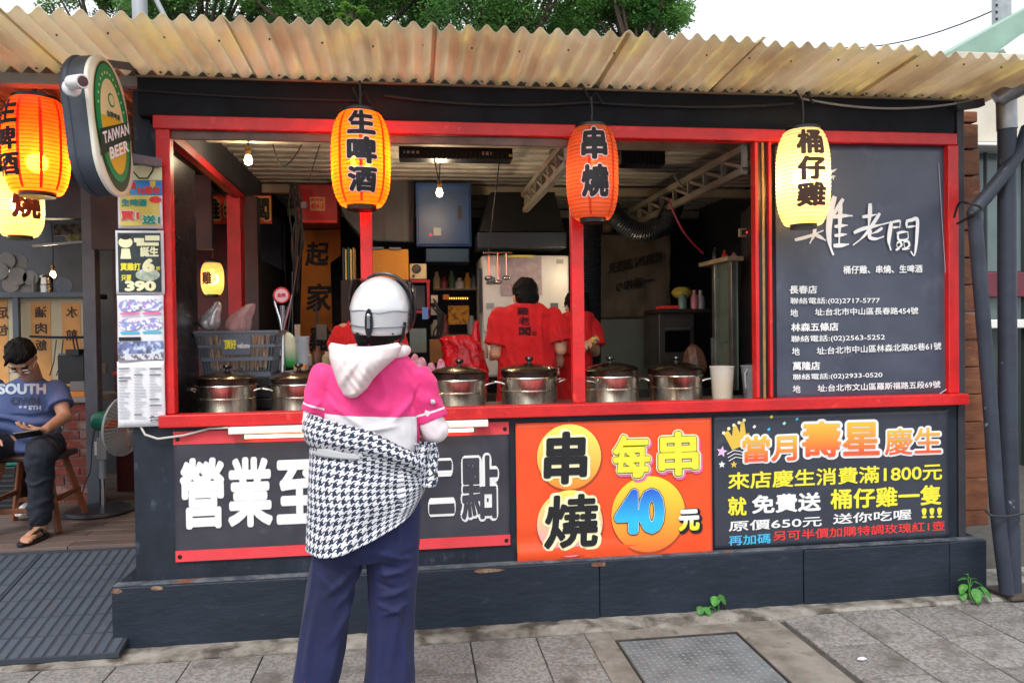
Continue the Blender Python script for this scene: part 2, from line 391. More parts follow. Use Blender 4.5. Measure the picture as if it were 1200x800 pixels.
# left end wall: low panel, dark board, rail, red post
g = MB(); g.box((-1.345, .06, .3), (-1.305, 2.9, 1.05)); g.build('side_wall', black, stall)
g = MB(); g.box((-1.24, .07, 1.08), (-1.21, .62, 2.42)); g.build('side_board', M('dark_board', '26242a', '17161a', 3, .28, bump=.1, bs=6), stall)
g = MB(); g.bar((-1.2, .06, 2.50), (-1.2, 1.75, 2.46), .05, .05); g.bar((-1.22, 1.62, 1.1), (-1.22, 1.62, 2.46), .09, .12, up=(0, 1, 0)); g.build('side_frame', redd, stall, bevel=.004)
g = MB(); g.box((-1.26, .06, 2.53), (-1.2, 4.2, 2.74)); g.build('side_header', dark, stall)
g = MB(); g.box((-1.25, 2.0, 1.08), (-1.15, 2.12, 2.53)); g.build('side_post', dark2, stall)
g = MB(); g.box((-1.25, 2.121, 1.08), (-1.22, 3.6, 2.1)); g.box((-1.25, 3.66, .2), (-1.22, 4.2, 2.53)); g.build('side_panel', dark2, stall)
g = MB(); g.box((-1.3, .3, .13), (3.0, 4.2, .16)); g.build('floor_panel', dark2, stall)
g = MB(); g.box((-1.3, 4.2, 0), (3.0, 4.26, 2.75)); g.build('back_wall', dark, stall)
g = MB(); g.box((2.95, .06, .3), (3.0, 4.2, 2.75)); g.build('side_wall', dark, stall)
# red window frame, each length its own piece
fr = MB().box((-1.216, -.012, 1.117), (-1.152, .05, 2.49)).build('window_frame', red, stall, bevel=.005)
def rail(nm, a, b): MB().box(a, b).build(nm, red, fr, bevel=.005)
rail('sill', (-1.216, -.055, 1.056), (3.035, .035, 1.116))
rail('rail', (-1.226, -.016, 2.491), (3.0, .05, 2.556))
rail('post', (2.945, -.014, 1.117), (3.008, .05, 2.490))
rail('post', (-.262, .06, 1.117), (-.202, .10, 2.49))
rail('post', (.822, .02, 1.117), (.888, .07, 2.49))
rail('post', (1.897, -.01, 1.117), (1.914, .05, 2.49)); rail('post', (1.822, -.004, 1.117), (1.842, .05, 2.49))
MB().box((1.843, .012, 1.117), (1.864, .05, 2.49)).build('shutter_edge', blackpl, stall)
MB().box((1.865, .004, 1.117), (1.878, .05, 2.49)).build('shutter_edge', M('tan_wood', 'a07a48', '7c5a34', 8, .6), stall)
MB().box((1.879, .012, 1.117), (1.896, .05, 2.49)).build('shutter_edge', blackpl, stall)
MB().box((-1.15, .012, 2.45), (.82, .03, 2.49)).build('shutter_track', M('track_metal', '6d5a50', '4a3c38', 5, .5, .5), stall)
# counter inside
MB().box((-1.2, .036, 1.02), (2.94, .62, 1.078)).build('counter', M('counter_steel', '9d9a94', '6c6a66', 5, .4, .9), stall, bevel=.003)
MB().box((-1.2, .10, .3), (2.94, .14, 1.019)).build('counter_front', dark, stall)
MB().box((1.915, .055, 1.117), (2.944, .09, 2.49)).build('board_backing', dark, stall)

# ceiling sheets inside: corrugated, ribs running left to right
ceil_m = M('ceiling_sheet', 'c4c0b6', '98948a', 5, .6, bump=.2, bs=20, c3='6a645c', ns3=3, lo3=.6, hi3=.8)
for k, (xa, xb) in enumerate(((-1.3, -.2), (-.198, .95), (.952, 2.05), (2.052, 3.0))):
    g = MB(); rows = []
    for i in range(281):
        y = .12 + 4.1 * i / 280; ph = (y / .15) % 1
        h = 0 if ph < .6 else .034 * (1 if .68 < ph < .92 else .5)
        rows.append([(xa, y, 2.72 + h + .003 * k), (xb, y, 2.72 + h + .003 * k)])
    g.loft(rows, cap=False, closed=False); o = g.build('ceiling_sheet', ceil_m, stall); s = o.modifiers.new('s', 'SOLIDIFY'); s.thickness = .003
MB().box((-3.5, .12, 2.84), (3.4, 4.3, 2.86)).build('roof_deck', M('roof_tin', '6f6e6a', '55544f', 3, .6), stall)
for y in (.75, 2.4, 3.6): MB().box((-1.19, y, 2.63), (2.94, y + .06, 2.70)).build('ceiling_beam', cream, stall, bevel=.003)
# lattice trusses
def truss(xa, ya, xb, yb, z=2.5):
    o = MB().bar((xa, ya, z + .13), (xb, yb, z + .13), .04, .04).bar((xa, ya, z), (xb, yb, z), .04, .04).build('truss', M('truss_paint', '847e72', '6c665a', 5, .6), stall, bevel=.002)
    n = 8; g = MB()
    for i in range(n + 1):
        f = i / n; x = xa + (xb - xa) * f; y = ya + (yb - ya) * f
        g.bar((x, y, z + .02), (x, y, z + .11), .03, .02)
        if i < n: f2 = (i + 1) / n; g.bar((x, y, z + .02), (xa + (xb - xa) * f2, ya + (yb - ya) * f2, z + .11), .012, .02)
    g.build('brace', MATS['truss_paint'], o)
a = P(664, 168, .3); truss(a.x, .3, a.x, 2.3, a.z - .12); a = P(872, 176, .3); truss(a.x, .3, a.x, 2.6, a.z - .12)

# awning: translucent corrugated sheets, ribs running out from the wall
awn_m = M('awning_sheet', 'e8ddc8', 'c8b69c', 2.0, .5, bump=.2, bs=20, c3='ece0b6', ns3=3.4, lo3=.5, hi3=.7, trans=.56, stretch=(1.6, .55, 1))
def corr(xa, xb, y0, y1, zf, zb, name, mat, parent, dz=0., pitch=.0785, amp=.0165, ny=6, sag=0.):
    n = int((xb - xa) / pitch * 8); rows = []
    for j in range(ny + 1):
        f = j / ny; rows.append([(xa + (xb - xa) * i / n, y0 + (y1 - y0) * f + .006 * fb(xa * 3 + i * .05, f), zf + (zb - zf) * f + dz + amp * math.sin(2 * math.pi * (xa + (xb - xa) * i / n) / pitch) - sag * math.sin(math.pi * f) + .012 * fb((xa + (xb - xa) * i / n) * .9, 3)) for i in range(n + 1)])
    g = MB(); g.loft(rows, cap=False, closed=False); o = g.build(name, mat, parent, smooth=True, fix=False)
    s = o.modifiers.new('s', 'SOLIDIFY'); s.thickness = .002; return o
for k, (xa, xb) in enumerate(((-2.75, -1.62), (-1.64, -.74), (-.76, .12), (.10, .98), (.96, 1.60), (1.58, 2.42), (2.40, 3.35))):
    yf = -.57 + (.06 * max(0, (xa - 1.2)) if xa > 1.2 else 0) - (.02 if k in (2, 4) else 0)
    corr(xa, xb, yf, .02, 2.80, 2.762, 'awning_sheet', awn_m, stall, dz=.0035 * (k % 2))
MB().box((-2.7, .022, 2.70), (-1.3, .10, 2.75)).build('awning_beam', M('pale_beam', '8f8c86', '6e6b66', 5, .6), stall, bevel=.003)
MB().box((-1.3, -.012, 2.738), (3.05, .003, 2.746)).build('flashing', M('flashing', '8a7c62', '6a5c48', 6, .6), stall)
for k, (xa, xb) in enumerate(((-3.3, -2.2), (-2.22, -1.36))):
    corr(xa, xb, .12, 3.4, 2.82, 2.62, 'back_roof_sheet', M('back_roof', 'b8a48c', '8f7a64', 3, .6, trans=.45), stall, dz=.003 * k)

g = MB()
for i in range(52):
    x = -2.5 + i * .11; g.lathe([(.0, -.009), (.005, -.006), (.006, -.003), (.007, 0)], (x, -.03 - .004 * (i % 3), 2.757), 8)
    if i % 2: g.lathe([(.0, -.009), (.004, -.006), (.005, 0)], (x + .03, -.40 - .02 * (i % 3), 2.778), 8)
g.build('roof_screw', M('rusty_screw', '6a4a30', '8a8478', 40, .7, .3), stall)['kind'] = 'stuff'
# ------------------------------------------------------------------ signs on the stall front
white_p = M('white_print', 'e6e6e6', rough=.5); yel_p = M('yellow_print', 'e8dc3c', rough=.5); blk_p = M('black_print', '14141a', rough=.6)
redp = M('red_print', 'e03a36', rough=.5); cyan_p = M('cyan_print', '3fb4dc', rough=.5); pink_p = M('pink_print', 'e86aa8', rough=.5)
ban_m = M('banner_vinyl_grey', '34333c', '47464f', 2, .36, bump=.5, bs=5, c3='57565e', ns3=7, lo3=.6, hi3=.8)
strip_m = M('banner_red_strip', 'e0434a', 'cf3540', 4, .5)
def banner(name, label, px0, py0, px1, py1, y, mat, wav=.003, hem=None):
    x0, x1, z0, z1 = rectP(px0, py0, px1, py1, y); t = T(name, label, 'banner', ((x0 + x1) / 2, y, z0))
    def fn(u, v):
        d = wav * fb(u * 5, v * 4, 2.2)
        if hem: d += hem(u, v)
        return (x0 + (x1 - x0) * u, y - d, z0 + (z1 - z0) * v)
    shell('sheet', fn, 60, 30, mat, t, .001); return t, x0, x1, z0, z1
t, x0, x1, z0, z1 = banner('opening_hours_banner', 'long dark grey banner with big white characters and red edges', 203, 506, 598, 637.5, -.010, ban_m, .0015)
MB().box((x0, -.0135, z1 - .062), (x1, -.0125, z1 + .002)).build('red_strip', strip_m, t); MB().box((x0, -.0135, z0 - .002), (x1, -.0125, z0 + .052)).build('red_strip', strip_m, t)
Y = -.0145
for s, a in (('營', (211, 537, 263, 618)), ('業', (267, 536, 319, 616)), ('至', (324, 539, 378, 612)), ('凌', (381, 536, 428, 611)), ('晨', (434, 534, 484, 610))):
    TX(s, 'character', white_p, t, PL(a[0] - 1, a[1], a[2] + 1, a[3], Y), bold=.036, n=12)
for s, a in (('二', (502, 538, 533, 603)), ('點', (540, 532, 584, 609))):
    TX(s, 'character', white_p, t, PL(a[0], a[1] + 2, a[2], a[3] - 2, Y), bold=.1, n=14)
    TX(s, 'character_fill', ban_m, t, PL(a[0], a[1] + 2, a[2], a[3] - 2, Y - .003), bold=.028, n=10)
gm = M('grommet_brass', '3a3632', rough=.4, metal=.8)
for cx in (x0 + .02, x1 - .02):
    for cz in (z0 + .022, z1 - .035): MB().lathe([(0, -.017), (.009, -.0165), (.011, -.0135)], (cx, 0, cz), 12, 'y').build('grommet', gm, t)
# orange banner
org = M('orange_vinyl', 'ea5326', 'e2491e', 3, .38, bump=.45, bs=5, c3='e86a58', ns3=2, lo3=.6, hi3=.8)
t, x0, x1, z0, z1 = banner('skewer_price_banner', 'orange banner with yellow circles and a blue forty', 604, 496, 835, 649, -.014, org, .002,
    hem=lambda u, v: .012 * math.exp(-((v - .07 - .05 * u) / .04) ** 2) * (1 - u) - .006 * math.exp(-((v - .16) / .05) ** 2) * (1 - u))
Y = -.019
for i, (cx, cy, r, c1, c2) in enumerate(((667, 535, 38, 'f0862a', 'f7e86a'), (668, 613, 39, 'e88ab8', 'f5e060'), (760, 602, 45, 'ef6a2a', 'f3d83c'))):
    c = P(cx, cy, Y); r = r * .00445
    MB().prism(disc(c.x + .003, c.z - .006, r * 1.03, r * 1.03, Y + .0006), (0, .0003, 0)).build('circle_shadow', M('dull_orange', 'a8401f', rough=.5), t)
    MB().prism(disc(c.x, c.z, r * 1.0, r * 1.0, Y), (0, .0003, 0)).build('circle', GRAD('circle_grad%d' % i, c1, c2), t)
Y = -.0205
wy = M('pale_yellow_print', 'f6f0c0', rough=.5)
for s, a, b in (('串', (637, 506, 689, 566), .040), ('燒', (638, 580, 702, 640), .026)):
    f = PL(*a, Y); TX(s, 'character_halo', wy, t, f, bold=b + .05, n=14, fit=b); TX(s, 'character', blk_p, t, PL(*a, Y - .0045), bold=b, n=12, shear=.05)
for s, a in (('每', (718, 510, 762, 559)), ('串', (771, 506, 819, 556))):
    TX(s, 'character_shadow', pink_p, t, PL(a[0] + 1.5, a[1] + 2, a[2] + 1.5, a[3] + 2, Y), bold=.09, n=12, fit=.035)
    TX(s, 'character_outline', wy, t, PL(*a, Y - .004), bold=.08, n=12, fit=.035); TX(s, 'character_outline', M('olive_line', '6a5a20', rough=.5), t, PL(*a, Y - .0075), bold=.052, n=12, fit=.035)
    TX(s, 'character', yel_p, t, PL(*a, Y - .011), bold=.035, n=12)
TX('40', 'number_outline', blk_p, t, PL(720, 574, 779, 624, Y), bold=.085, n=14); TX('40', 'number_outline', white_p, t, PL(720, 574, 779, 624, Y - .004), bold=.07, n=14)
TX('40', 'number', GRAD('blue_grad', '2ab6e4', '2a55c8', a=.3), t, PL(720, 574, 779, 624, Y - .008), bold=.058, n=14)
TX('元', 'character_outline', blk_p, t, PL(797, 598, 822, 623, Y), bold=.13, n=12); TX('元', 'character', GRAD('wy_grad', 'e8dc3c', 'f0f0f0', a=.3, z=.6), t, PL(795, 597, 820, 621, Y - .0045), bold=.06, n=12)
# birthday panel
t, x0, x1, z0, z1 = banner('birthday_offer_panel', 'dark panel of yellow and white birthday offer text with a crown', 836, 487, 1112, 629, -.006, M('panel_slate', '373b46', '2e323d', 2, .4, bump=.4, bs=5, c3='4a4e59', ns3=6, lo3=.58, hi3=.8), .001)
Y = -.0085; og = GRAD('orange_grad', 'e8572e', 'efb640', a=.1, z=.9)
for s, a, b in (('當月', (870, 511, 934, 539, 31), .026), ('壽星', (940, 494, 1031, 534, 42), .028), ('慶生', (1037, 502, 1103, 531, 31), .012)):
    TX(s, 'headline_halo', white_p, t, PQ(*a, Y), bold=b + .07, n=14, fit=b); TX(s, 'headline', og, t, PQ(*a, Y - .0045), bold=b, n=10)
for s, a, m, b in (('來店慶生消費滿1800元', (853, 553.4, 1104, 561.8, 20), yel_p, .02), ('就', (853, 581.5, 875, 604, 22), yel_p, .028), ('免費送', (881, 580, 962, 598, 22), white_p, .034),
                   ('桶仔雞一隻', (973, 573, 1103, 590.8, 23.5), yel_p, .028), ('原價650元', (854, 610.5, 963, 616, 12), white_p, .014), ('送你吃喔', (976, 602, 1068, 608, 12), white_p, .014),
                   ('!!!', (1080, 595, 1104, 606, 12), yel_p, .03), ('再加碼', (854, 627.5, 903, 636, 11.5), cyan_p, .016), ('另可半價加購特調玫瑰紅1壺', (906, 622, 1107, 621, 11.5), redp, .014)):
    TX(s, 'text_line', m, t, PQ(*a, Y), bold=b, n=8)
def star(cx, cy, r, m, k=5, rot=0.):
    c = P(cx, cy, Y); r *= .0045
    MB().prism([(c.x + (r if i % 2 == 0 else r * .45) * math.sin(rot + math.pi * i / k), Y, c.z + (r if i % 2 == 0 else r * .45) * math.cos(rot + math.pi * i / k)) for i in range(2 * k)], (0, .0004, 0)).build('star', m, t)
gold = M('gold_print', 'd9b445', rough=.5)
star(846, 529, 7, M('pinkwhite', 'e2b6d8', rough=.5), rot=.2); star(846, 544, 4.5, white_p); star(860, 544, 4.5, gold)
for cx, cy, m in ((884, 500, white_p), (904, 488.5, yel_p), (919, 496, M('mint_print', '9fe0c0', rough=.5)), (934, 491, cyan_p), (901, 503, cyan_p)):
    c = P(cx, cy, Y); MB().prism([(c.x - .011, Y, c.z), (c.x, Y, c.z - .009), (c.x + .011, Y, c.z + .002), (c.x + .002, Y, c.z + .011)], (0, .0004, 0)).build('confetti', m, t)
pts = [(848, 508), (853, 504), (858, 511), (859, 499), (863, 498), (867, 507), (868, 494), (872, 493), (874, 508), (878, 507), (876, 520), (858, 527)]
MB().prism([P(a, b, Y) for a, b in pts], (0, .0004, 0)).build('crown', gold, t)
for a, b in ((848, 507), (854, 502), (860, 498), (866, 495), (872, 492)): MB().prism([(q[0], q[1] - .0006, q[2]) for q in disc(P(a, b, Y).x, P(a, b, Y).z, .009, .009, Y, 12)], (0, .0004, 0)).build('crown_ball', wy, t)
for k in range(3): MB().tube([P(852 + 8 * i + k, 532 + 4 * k - 5 * math.sin(i * 1.2), Y - .001) for i in range(4)], .0022, 5).build('flourish', white_p, t)
# chalkboard style address board
t, x0, x1, z0, z1 = banner('address_board', 'tall slate board with white shop name and three branch addresses', 908, 166, 1110, 466, .02, M('slate_board', '3b4050', '4b5060', 1.6, .34, bump=.4, bs=3, c3='5b6070', ns3=5, lo3=.58, hi3=.8), .003)
Y = .012
def brush(pts, w, nm='brush_stroke'):      # one brush stroke: a flat tapering ribbon; points in px*4 offsets of the board's lettering
    global _bz
    c = [P(890 + x / 4, 140 + y_ / 4, Y) for x, y_ in pts]; path = []
    for i in range(len(c) - 1):
        p0 = c[max(i - 1, 0)]; p1 = c[i]; p2 = c[i + 1]; p3 = c[min(i + 2, len(c) - 1)]
        for k in range(6): t_ = k / 6; path.append(.5 * ((2 * p1) + (p2 - p0) * t_ + (2 * p0 - 5 * p1 + 4 * p2 - p3) * t_ * t_ + (3 * p1 - p0 - 3 * p2 + p3) * t_ ** 3))
    path.append(c[-1]); n = len(path); rows = []; _bz += .00025
    for i, p in enumerate(path):
        d = (path[min(i + 1, n - 1)] - path[max(i - 1, 0)]).normalized(); s_ = Vector((-d.z, 0, d.x)); f_ = i / (n - 1)
        ww = w * .00105 * (.35 + .65 * math.sin(math.pi * min(1, f_ * 1.15 + .12)) ** .6); rows.append([p + s_ * ww + Vector((0, -_bz, 0)), p - s_ * ww + Vector((0, -_bz, 0))])
    MB().loft(rows, cap=False, closed=False).build(nm, white_p, t, fix=False)
_bz = 0.
for pts, w in ((((165, 565), (230, 548), (300, 520)), 9), (((262, 490), (255, 540), (235, 582)), 10), (((262, 540), (285, 552), (312, 568)), 10), (((332, 248), (348, 240), (362, 232)), 6), (((335, 272), (346, 268), (356, 266)), 5), (((345, 262), (346, 285)), 5),
               (((352, 360), (334, 430), (324, 520), (330, 590), (346, 636)), 17), (((392, 372), (362, 420), (335, 470)), 11), (((380, 395), (376, 470), (372, 588)), 12), (((340, 458), (390, 452), (436, 452)), 11), (((350, 503), (385, 498), (412, 496)), 9), (((350, 545), (385, 541), (408, 538)), 9), (((345, 592), (385, 590), (418, 584)), 11),
               (((480, 458), (515, 452), (548, 446)), 9), (((517, 394), (515, 450), (508, 515)), 12), (((440, 532), (480, 514), (540, 500), (606, 484)), 10), (((562, 440), (530, 490), (490, 545), (436, 590)), 10), (((520, 520), (514, 552), (545, 560), (582, 548)), 10), (((574, 508), (552, 524), (524, 536)), 8),
               (((616, 478), (608, 530), (604, 575), (614, 614)), 12), (((620, 482), (640, 478), (656, 478), (654, 510)), 7), (((622, 508), (652, 504)), 6), (((684, 478), (710, 472), (736, 470), (735, 540), (730, 600), (722, 638), (706, 618)), 10), (((686, 480), (686, 510)), 7), (((690, 505), (730, 500)), 6),
               (((640, 535), (668, 528), (694, 528)), 7), (((646, 536), (650, 565), (690, 560), (692, 532)), 6), (((640, 580), (655, 575), (662, 590), (644, 602), (640, 582)), 6), (((672, 575), (692, 572), (698, 592), (680, 602), (672, 578)), 6), (((634, 612), (655, 606)), 6), (((664, 608), (700, 606)), 6)):
    brush(pts, w)
for s, a, b in (('桶仔雞、串燒、生啤酒', (988, 311.5, 1081, 319.5, 9.5), .025), ('長春店', (925, 334.5, 957.5, 344, 9.8), .03), ('聯絡電話:(02)2717-5777', (926, 348.8, 1031, 356.5, 8.5), .012), ('地', (926, 362, 935, 371, 8.8), .012),
                ('址:台北市中山區長春路454號', (955, 361.3, 1076, 368, 8.4), .016), ('林森五條店', (927, 378.5, 982.5, 387.5, 10), .03), ('聯絡電話:(02)2563-5252', (927, 393.3, 1037, 399.5, 8.8), .012), ('地', (928, 407, 937, 416, 8.8), .012),
                ('址:台北市中山區林森北路85巷61號', (957, 406.6, 1103, 409.5, 8.8), .016), ('萬隆店', (929, 423.7, 961, 433.3, 10), .03), ('聯絡電話:(02)2933-0520', (929, 438.2, 1034, 443.2, 8), .012),
                ('地', (929, 451, 938, 460, 8.8), .012), ('址:台北市文山區羅斯福路五段69號', (958, 450.6, 1102, 454.3, 8.5), .016)):
    TX(s, 'text_line', white_p, t, PQ(*a, Y), bold=b, n=6)
for a, b, r in (((1100, 191), (1104, 260), .0016), ((1104, 260), (1108, 320), .0016), ((1097, 464), (1112, 454), .003)): MB().tube([P(*a, Y), P(*b, Y)], r, 5).build('film_edge', M('film', 'a9adb8', rough=.2), t)

# posters hung left of the window
def poster(name, label, px0, py0, px1, py1, m, border=None):
    y = -.03; x0, x1, z0, z1 = rectP(px0, py0, px1, py1, y); t = T(name, label, 'poster', ((x0 + x1) / 2, y, z0), 'posters hung left of the window')
    shell('sheet', lambda u, v: (x0 + (x1 - x0) * u, y + .006 * fb(u * 2, v * 2, px0 * .1 + py0), z0 + (z1 - z0) * v), 8, 10, border or m, t, .001)
    if border: MB().box((x0 + .012, y - .006, z0 + .012), (x1 - .012, y - .005, z1 - .012)).build('print', m, t)
    return t, x0, x1, z0, z1
YP = -.037
def fp(name, m, t, px0, py0, px1, py1, dy=0.):
    x0, x1, z0, z1 = rectP(px0, py0, px1, py1, YP - dy); MB().box((x0, YP - dy, z0), (x1, YP - dy + .0004, z1)).build(name, m, t)
t, *_ = poster('anniversary_poster', 'yellow and blue beer offer poster, topmost left of the window', 137, 194, 191, 268, M('poster_yellow', 'd8b84a', 'e6d48c', 8, .4), paper)
fp('blue_band', M('poster_blue', '2e7cc0', '4a9ad6', 9, .4), t, 139, 211, 190, 229); fp('pale_band', M('poster_pale', 'e0dcae', rough=.4), t, 139, 196, 190, 211)
TX('歡慶', 'poster_text', redp, t, PL(142, 213, 160, 222, YP - .001), .05); TX('10週年', 'poster_text', redp, t, PL(161, 218, 188, 228, YP - .001), .06)
TX('生啤酒', 'poster_text', M('teal_print', '1f8a80', rough=.5), t, PL(142, 233, 172, 242, YP - .001), .05)
TX('買1', 'poster_text', white_p, t, PL(141, 247, 163, 258, YP - .001), .12); TX('買1', 'poster_text', redp, t, PL(141, 247, 163, 258, YP - .004), .05)
TX('送1', 'poster_text', white_p, t, PL(166, 252, 188, 263, YP - .001), .12); TX('送1', 'poster_text', M('green_print', '1a8a70', rough=.5), t, PL(166, 252, 188, 263, YP - .004), .05)
c = P(182, 234, YP - .001); MB().prism(disc(c.x, c.z, .028, .016, YP - .001, 16), (0, .0004, 0)).build('badge', redp, t)
for cx, cy in ((179, 216), (149, 225)): c = P(cx, cy, YP); MB().prism([(c.x - .014, YP - .001, c.z + .016), (c.x + .014, YP - .001, c.z + .016), (c.x + .01, YP - .001, c.z - .018), (c.x - .01, YP - .001, c.z - .018)], (0, .0004, 0)).build('beer_glass', gold, t)
t, *_ = poster('discount_poster', 'black poster with pale yellow price 390, second from the top', 135, 270, 193, 345, M('poster_black', '1a2226', '2b3a3c', 12, .35), paper)
TX('誕生', 'poster_text', wy, t, PL(164, 289, 186, 301, YP), .05); TX('買雞打', 'poster_text', yel_p, t, PL(141, 308, 165, 317, YP), .05); TX('6', 'poster_text', wy, t, PL(167, 303, 181, 319, YP), .08); TX('折', 'poster_text', yel_p, t, PL(183, 312, 188, 317, YP), .04)
TX('只要', 'poster_text', yel_p, t, PL(142, 322, 154, 329, YP), .04); TX('390', 'poster_text', wy, t, PL(146, 329, 183, 341, YP), .06)
for a in ((157, 279, 169, 284), (170, 276, 187, 282), (160, 284, 186, 288)): fp('headline_bar', wy, t, *a)
c = P(147, 284, YP); MB().prism(disc(c.x, c.z, .032, .026, YP, 18), (0, .0004, 0)).build('cartoon_head', wy, t); MB().prism(disc(c.x, c.z + .026, .024, .013, YP - .001, 14), (0, .0004, 0)).build('cartoon_hair', blk_p, t)
MB().prism([(c.x - .018, YP, c.z - .03), (c.x + .018, YP, c.z - .03), (c.x + .024, YP, c.z - .078), (c.x - .024, YP, c.z - .078)], (0, .0004, 0)).build('cartoon_body', wy, t)
c = P(173, 322, YP); MB().prism(disc(c.x, c.z, .055, .03, YP + .0005, 24), (0, .0004, 0)).build('plate_print', M('platep', '9aa890', 'd8dccc', 30, .4), t)
t, *_ = poster('menu_photo_poster', 'white poster with pictures of round dishes, third from the top', 137, 346, 193, 423, paper)
dish = M('dish_print', '6f9ccc', 'b08ac8', 45, .4, lo=.35, hi=.6, c3='e8ecf4', ns3=60, lo3=.5, hi3=.55)
for cx, cy in ((152, 358), (178, 357.5), (152, 380), (178, 379.5)):
    c = P(cx, cy, YP); MB().prism(disc(c.x, c.z, .05, .03, YP, 24), (0, .0004, 0)).build('dish_print', dish, t); fp('caption_line', pink_p if cy < 370 else cyan_p, t, cx - 11, cy + 8.5, cx + 11, cy + 10.5)
fp('photo_strip', M('dish_strip', '7a86b8', '3a3a48', 25, .4, c3='c8d4e8', ns3=30, lo3=.5, hi3=.6), t, 138, 400, 192, 414); fp('caption_band', M('cap_band', '6a6570', 'cfd0d6', 40, .5, lo=.48, hi=.52), t, 138, 415, 192, 421); fp('caption_band', blk_p, t, 139, 395, 165, 399)
t, *_ = poster('price_list_poster', 'white price list covered in small print, lowest of the posters', 137, 423.5, 194, 499, paper)
rs = random.Random(3)
for cx in (139, 157, 175):
    for k in range(17):
        yy = 431 + k * 3.6
        if rs.random() < .3: fp('print_line', M('grey_print', '6a6a72', rough=.6), t, cx, yy, cx + 9 + rs.random() * 6, yy + 1.3)
        else: fp('print_line', M('pale_print', 'b2b2ba', rough=.6), t, cx, yy, cx + 6 + rs.random() * 8, yy + .9)
fp('stamp', M('cap_band', 'a'), t, 175, 487, 191, 493)
# ------------------------------------------------------------------ lanterns
HOOP = {'yellow_lantern_paper': 'c89838', 'faded_lantern_paper': '8a4a30'}
def lantern(label, px, py0, py1, wpx, y, paper_m, power, chars, tm, halo=None, top=.62, group='paper lanterns hung along the stall front', open_bottom=False, lc=(1, .72, .38), seams=None, tilt=0., drop=.0):
    a = P(px, py0, y); b = P(px, py1, y); k = (y - CAM.y) / FPX * 1.02
    Rr = wpx * k / 2; H = (a.z - b.z); c = Vector(((a.x + b.x) / 2, y, (a.z + b.z) / 2))
    t = T('paper_lantern', label, 'lantern', (c.x, c.y, c.z), group)
    def rad(f): return Rr * (top + (1 - top) * (1 - abs(f) ** 3.2) ** .75)
    n = 24; prof = []
    for i in range(n * 4 + 1):
        f = -1 + 2 * i / (n * 4); prof.append((rad(f * .985) - .0028 * (1 - abs(math.sin(math.pi * i / 4))) ** 1.5, f * H / 2))
    g = MB(); g.loft([[c + Vector((r * math.cos(2 * math.pi * j / 48), r * math.sin(2 * math.pi * j / 48), h)) for j in range(48)] for r, h in prof], cap=False)
    g.build('paper_shade', paper_m, t, smooth=False, fix=True).data.shade_smooth()
    g = MB()
    for i in range(n):
        f = -1 + 2 * (i + .5) / n; r = rad(f * .985) + .0004 ; g.loft([[c + Vector(((r + dr) * math.cos(2 * math.pi * j / 40), (r + dr) * math.sin(2 * math.pi * j / 40), f * H / 2 + dz)) for j in range(40)] for dr, dz in ((0, -.0012), (.0012, 0), (0, .0012), (-.0012, 0), (0, -.0012))], cap=False)
    g.build('hoops', M('hoop_' + paper_m.name, HOOP.get(paper_m.name, 'a04418'), rough=.7), t)['kind'] = 'stuff'
    rt = rad(1)
    MB().lathe([(rt * .55, H / 2 - .002), (rt * 1.03, H / 2 - .003), (rt * 1.03, H / 2 + .014), (rt * .75, H / 2 + .026), (rt * .55, H / 2 + .026)], c, 32).build('top_ring', blackpl, t, smooth=True)
    MB().lathe([(rt * .5, -H / 2 - .016), (rt * .8, -H / 2 - .018), (rt * .82, -H / 2 + .006), (rt * .5, -H / 2 + .006)], c, 32).build('bottom_ring', blackpl, t, smooth=True)
    MB().tube([c + Vector((0, 0, H / 2 + .02)), c + Vector((.004, 0, H / 2 + .08)), (c.x, max(c.y, c.y), min(2.79, c.z + H / 2 + .16))], .006, 6).build('hanger', blackpl, t)
    g = MB(); g.lathe([(0, -.035), (.022, -.025), (.03, 0), (.022, .03), (.012, .045), (.012, .07)], c, 16); g.build('bulb', EMIT('lantern_bulb', 'ffe0a8', 3.), t, smooth=True)
    view = math.atan2(c.x - CAM.x, c.y - CAM.y)
    def surf(dphi, f, d):      # dphi from the camera-facing direction, f in -1..1
        r = rad(f * .985) + .0022 + d; ang = dphi - view
        return c + Vector((r * math.sin(ang), -r * math.cos(ang), f * H / 2))
    for s, phi, f0, f1, wd in chars:
        def fn(u, v, d): return surf(phi + (u - .5) * wd, f0 + (f1 - f0) * v, d)
        if halo: TX(s, 'character_halo', halo, t, fn, bold=.085, n=12, cuts=12, fit=.045)
        TX(s, 'character', tm, t, lambda u, v, d: fn(u, v, d + .003), bold=.045, n=10, cuts=12, shear=tilt)
    if seams:
        for phi in seams[1]:
            g = MB(); g.loft([[surf(phi - .05, f / 20, -.0012), surf(phi + .05, f / 20, -.0012)] for f in range(-19, 20)], cap=False, closed=False); g.build('seam', seams[0], t)
    l = bpy.data.lights.new('lantern_light', 'POINT'); l.energy = power * 3.4; l.color = lc; l.shadow_soft_size = .05
    lo = bpy.data.objects.new('lantern_light', l); COL.objects.link(lo); lo.parent = t; lo.location = (0, 0, drop)
    bpy.data.objects[t.name].children
    return t
orange_p = M('orange_lantern_paper', 'f0700e', 'e65c08', 5, .7, trans=.65, detail=2, fwd=.6); redo_p = M('redorange_lantern_paper', 'ee6414', 'da4a0a', 5, .7, trans=.65, fwd=.6)
dull_p = M('faded_lantern_paper', 'd46c3c', 'c45a2c', 4, .7, trans=.45, fwd=.7); yel_lp = M('yellow_lantern_paper', 'f6e6ba', 'f0dcaa', 4, .7, trans=.6, fwd=.65)
brush = M('brush_ink', '140f14', rough=.7); brown_ink = M('brown_ink', '3a2210', rough=.7); halo_p = M('ink_halo', 'e8c8c8', rough=.7)
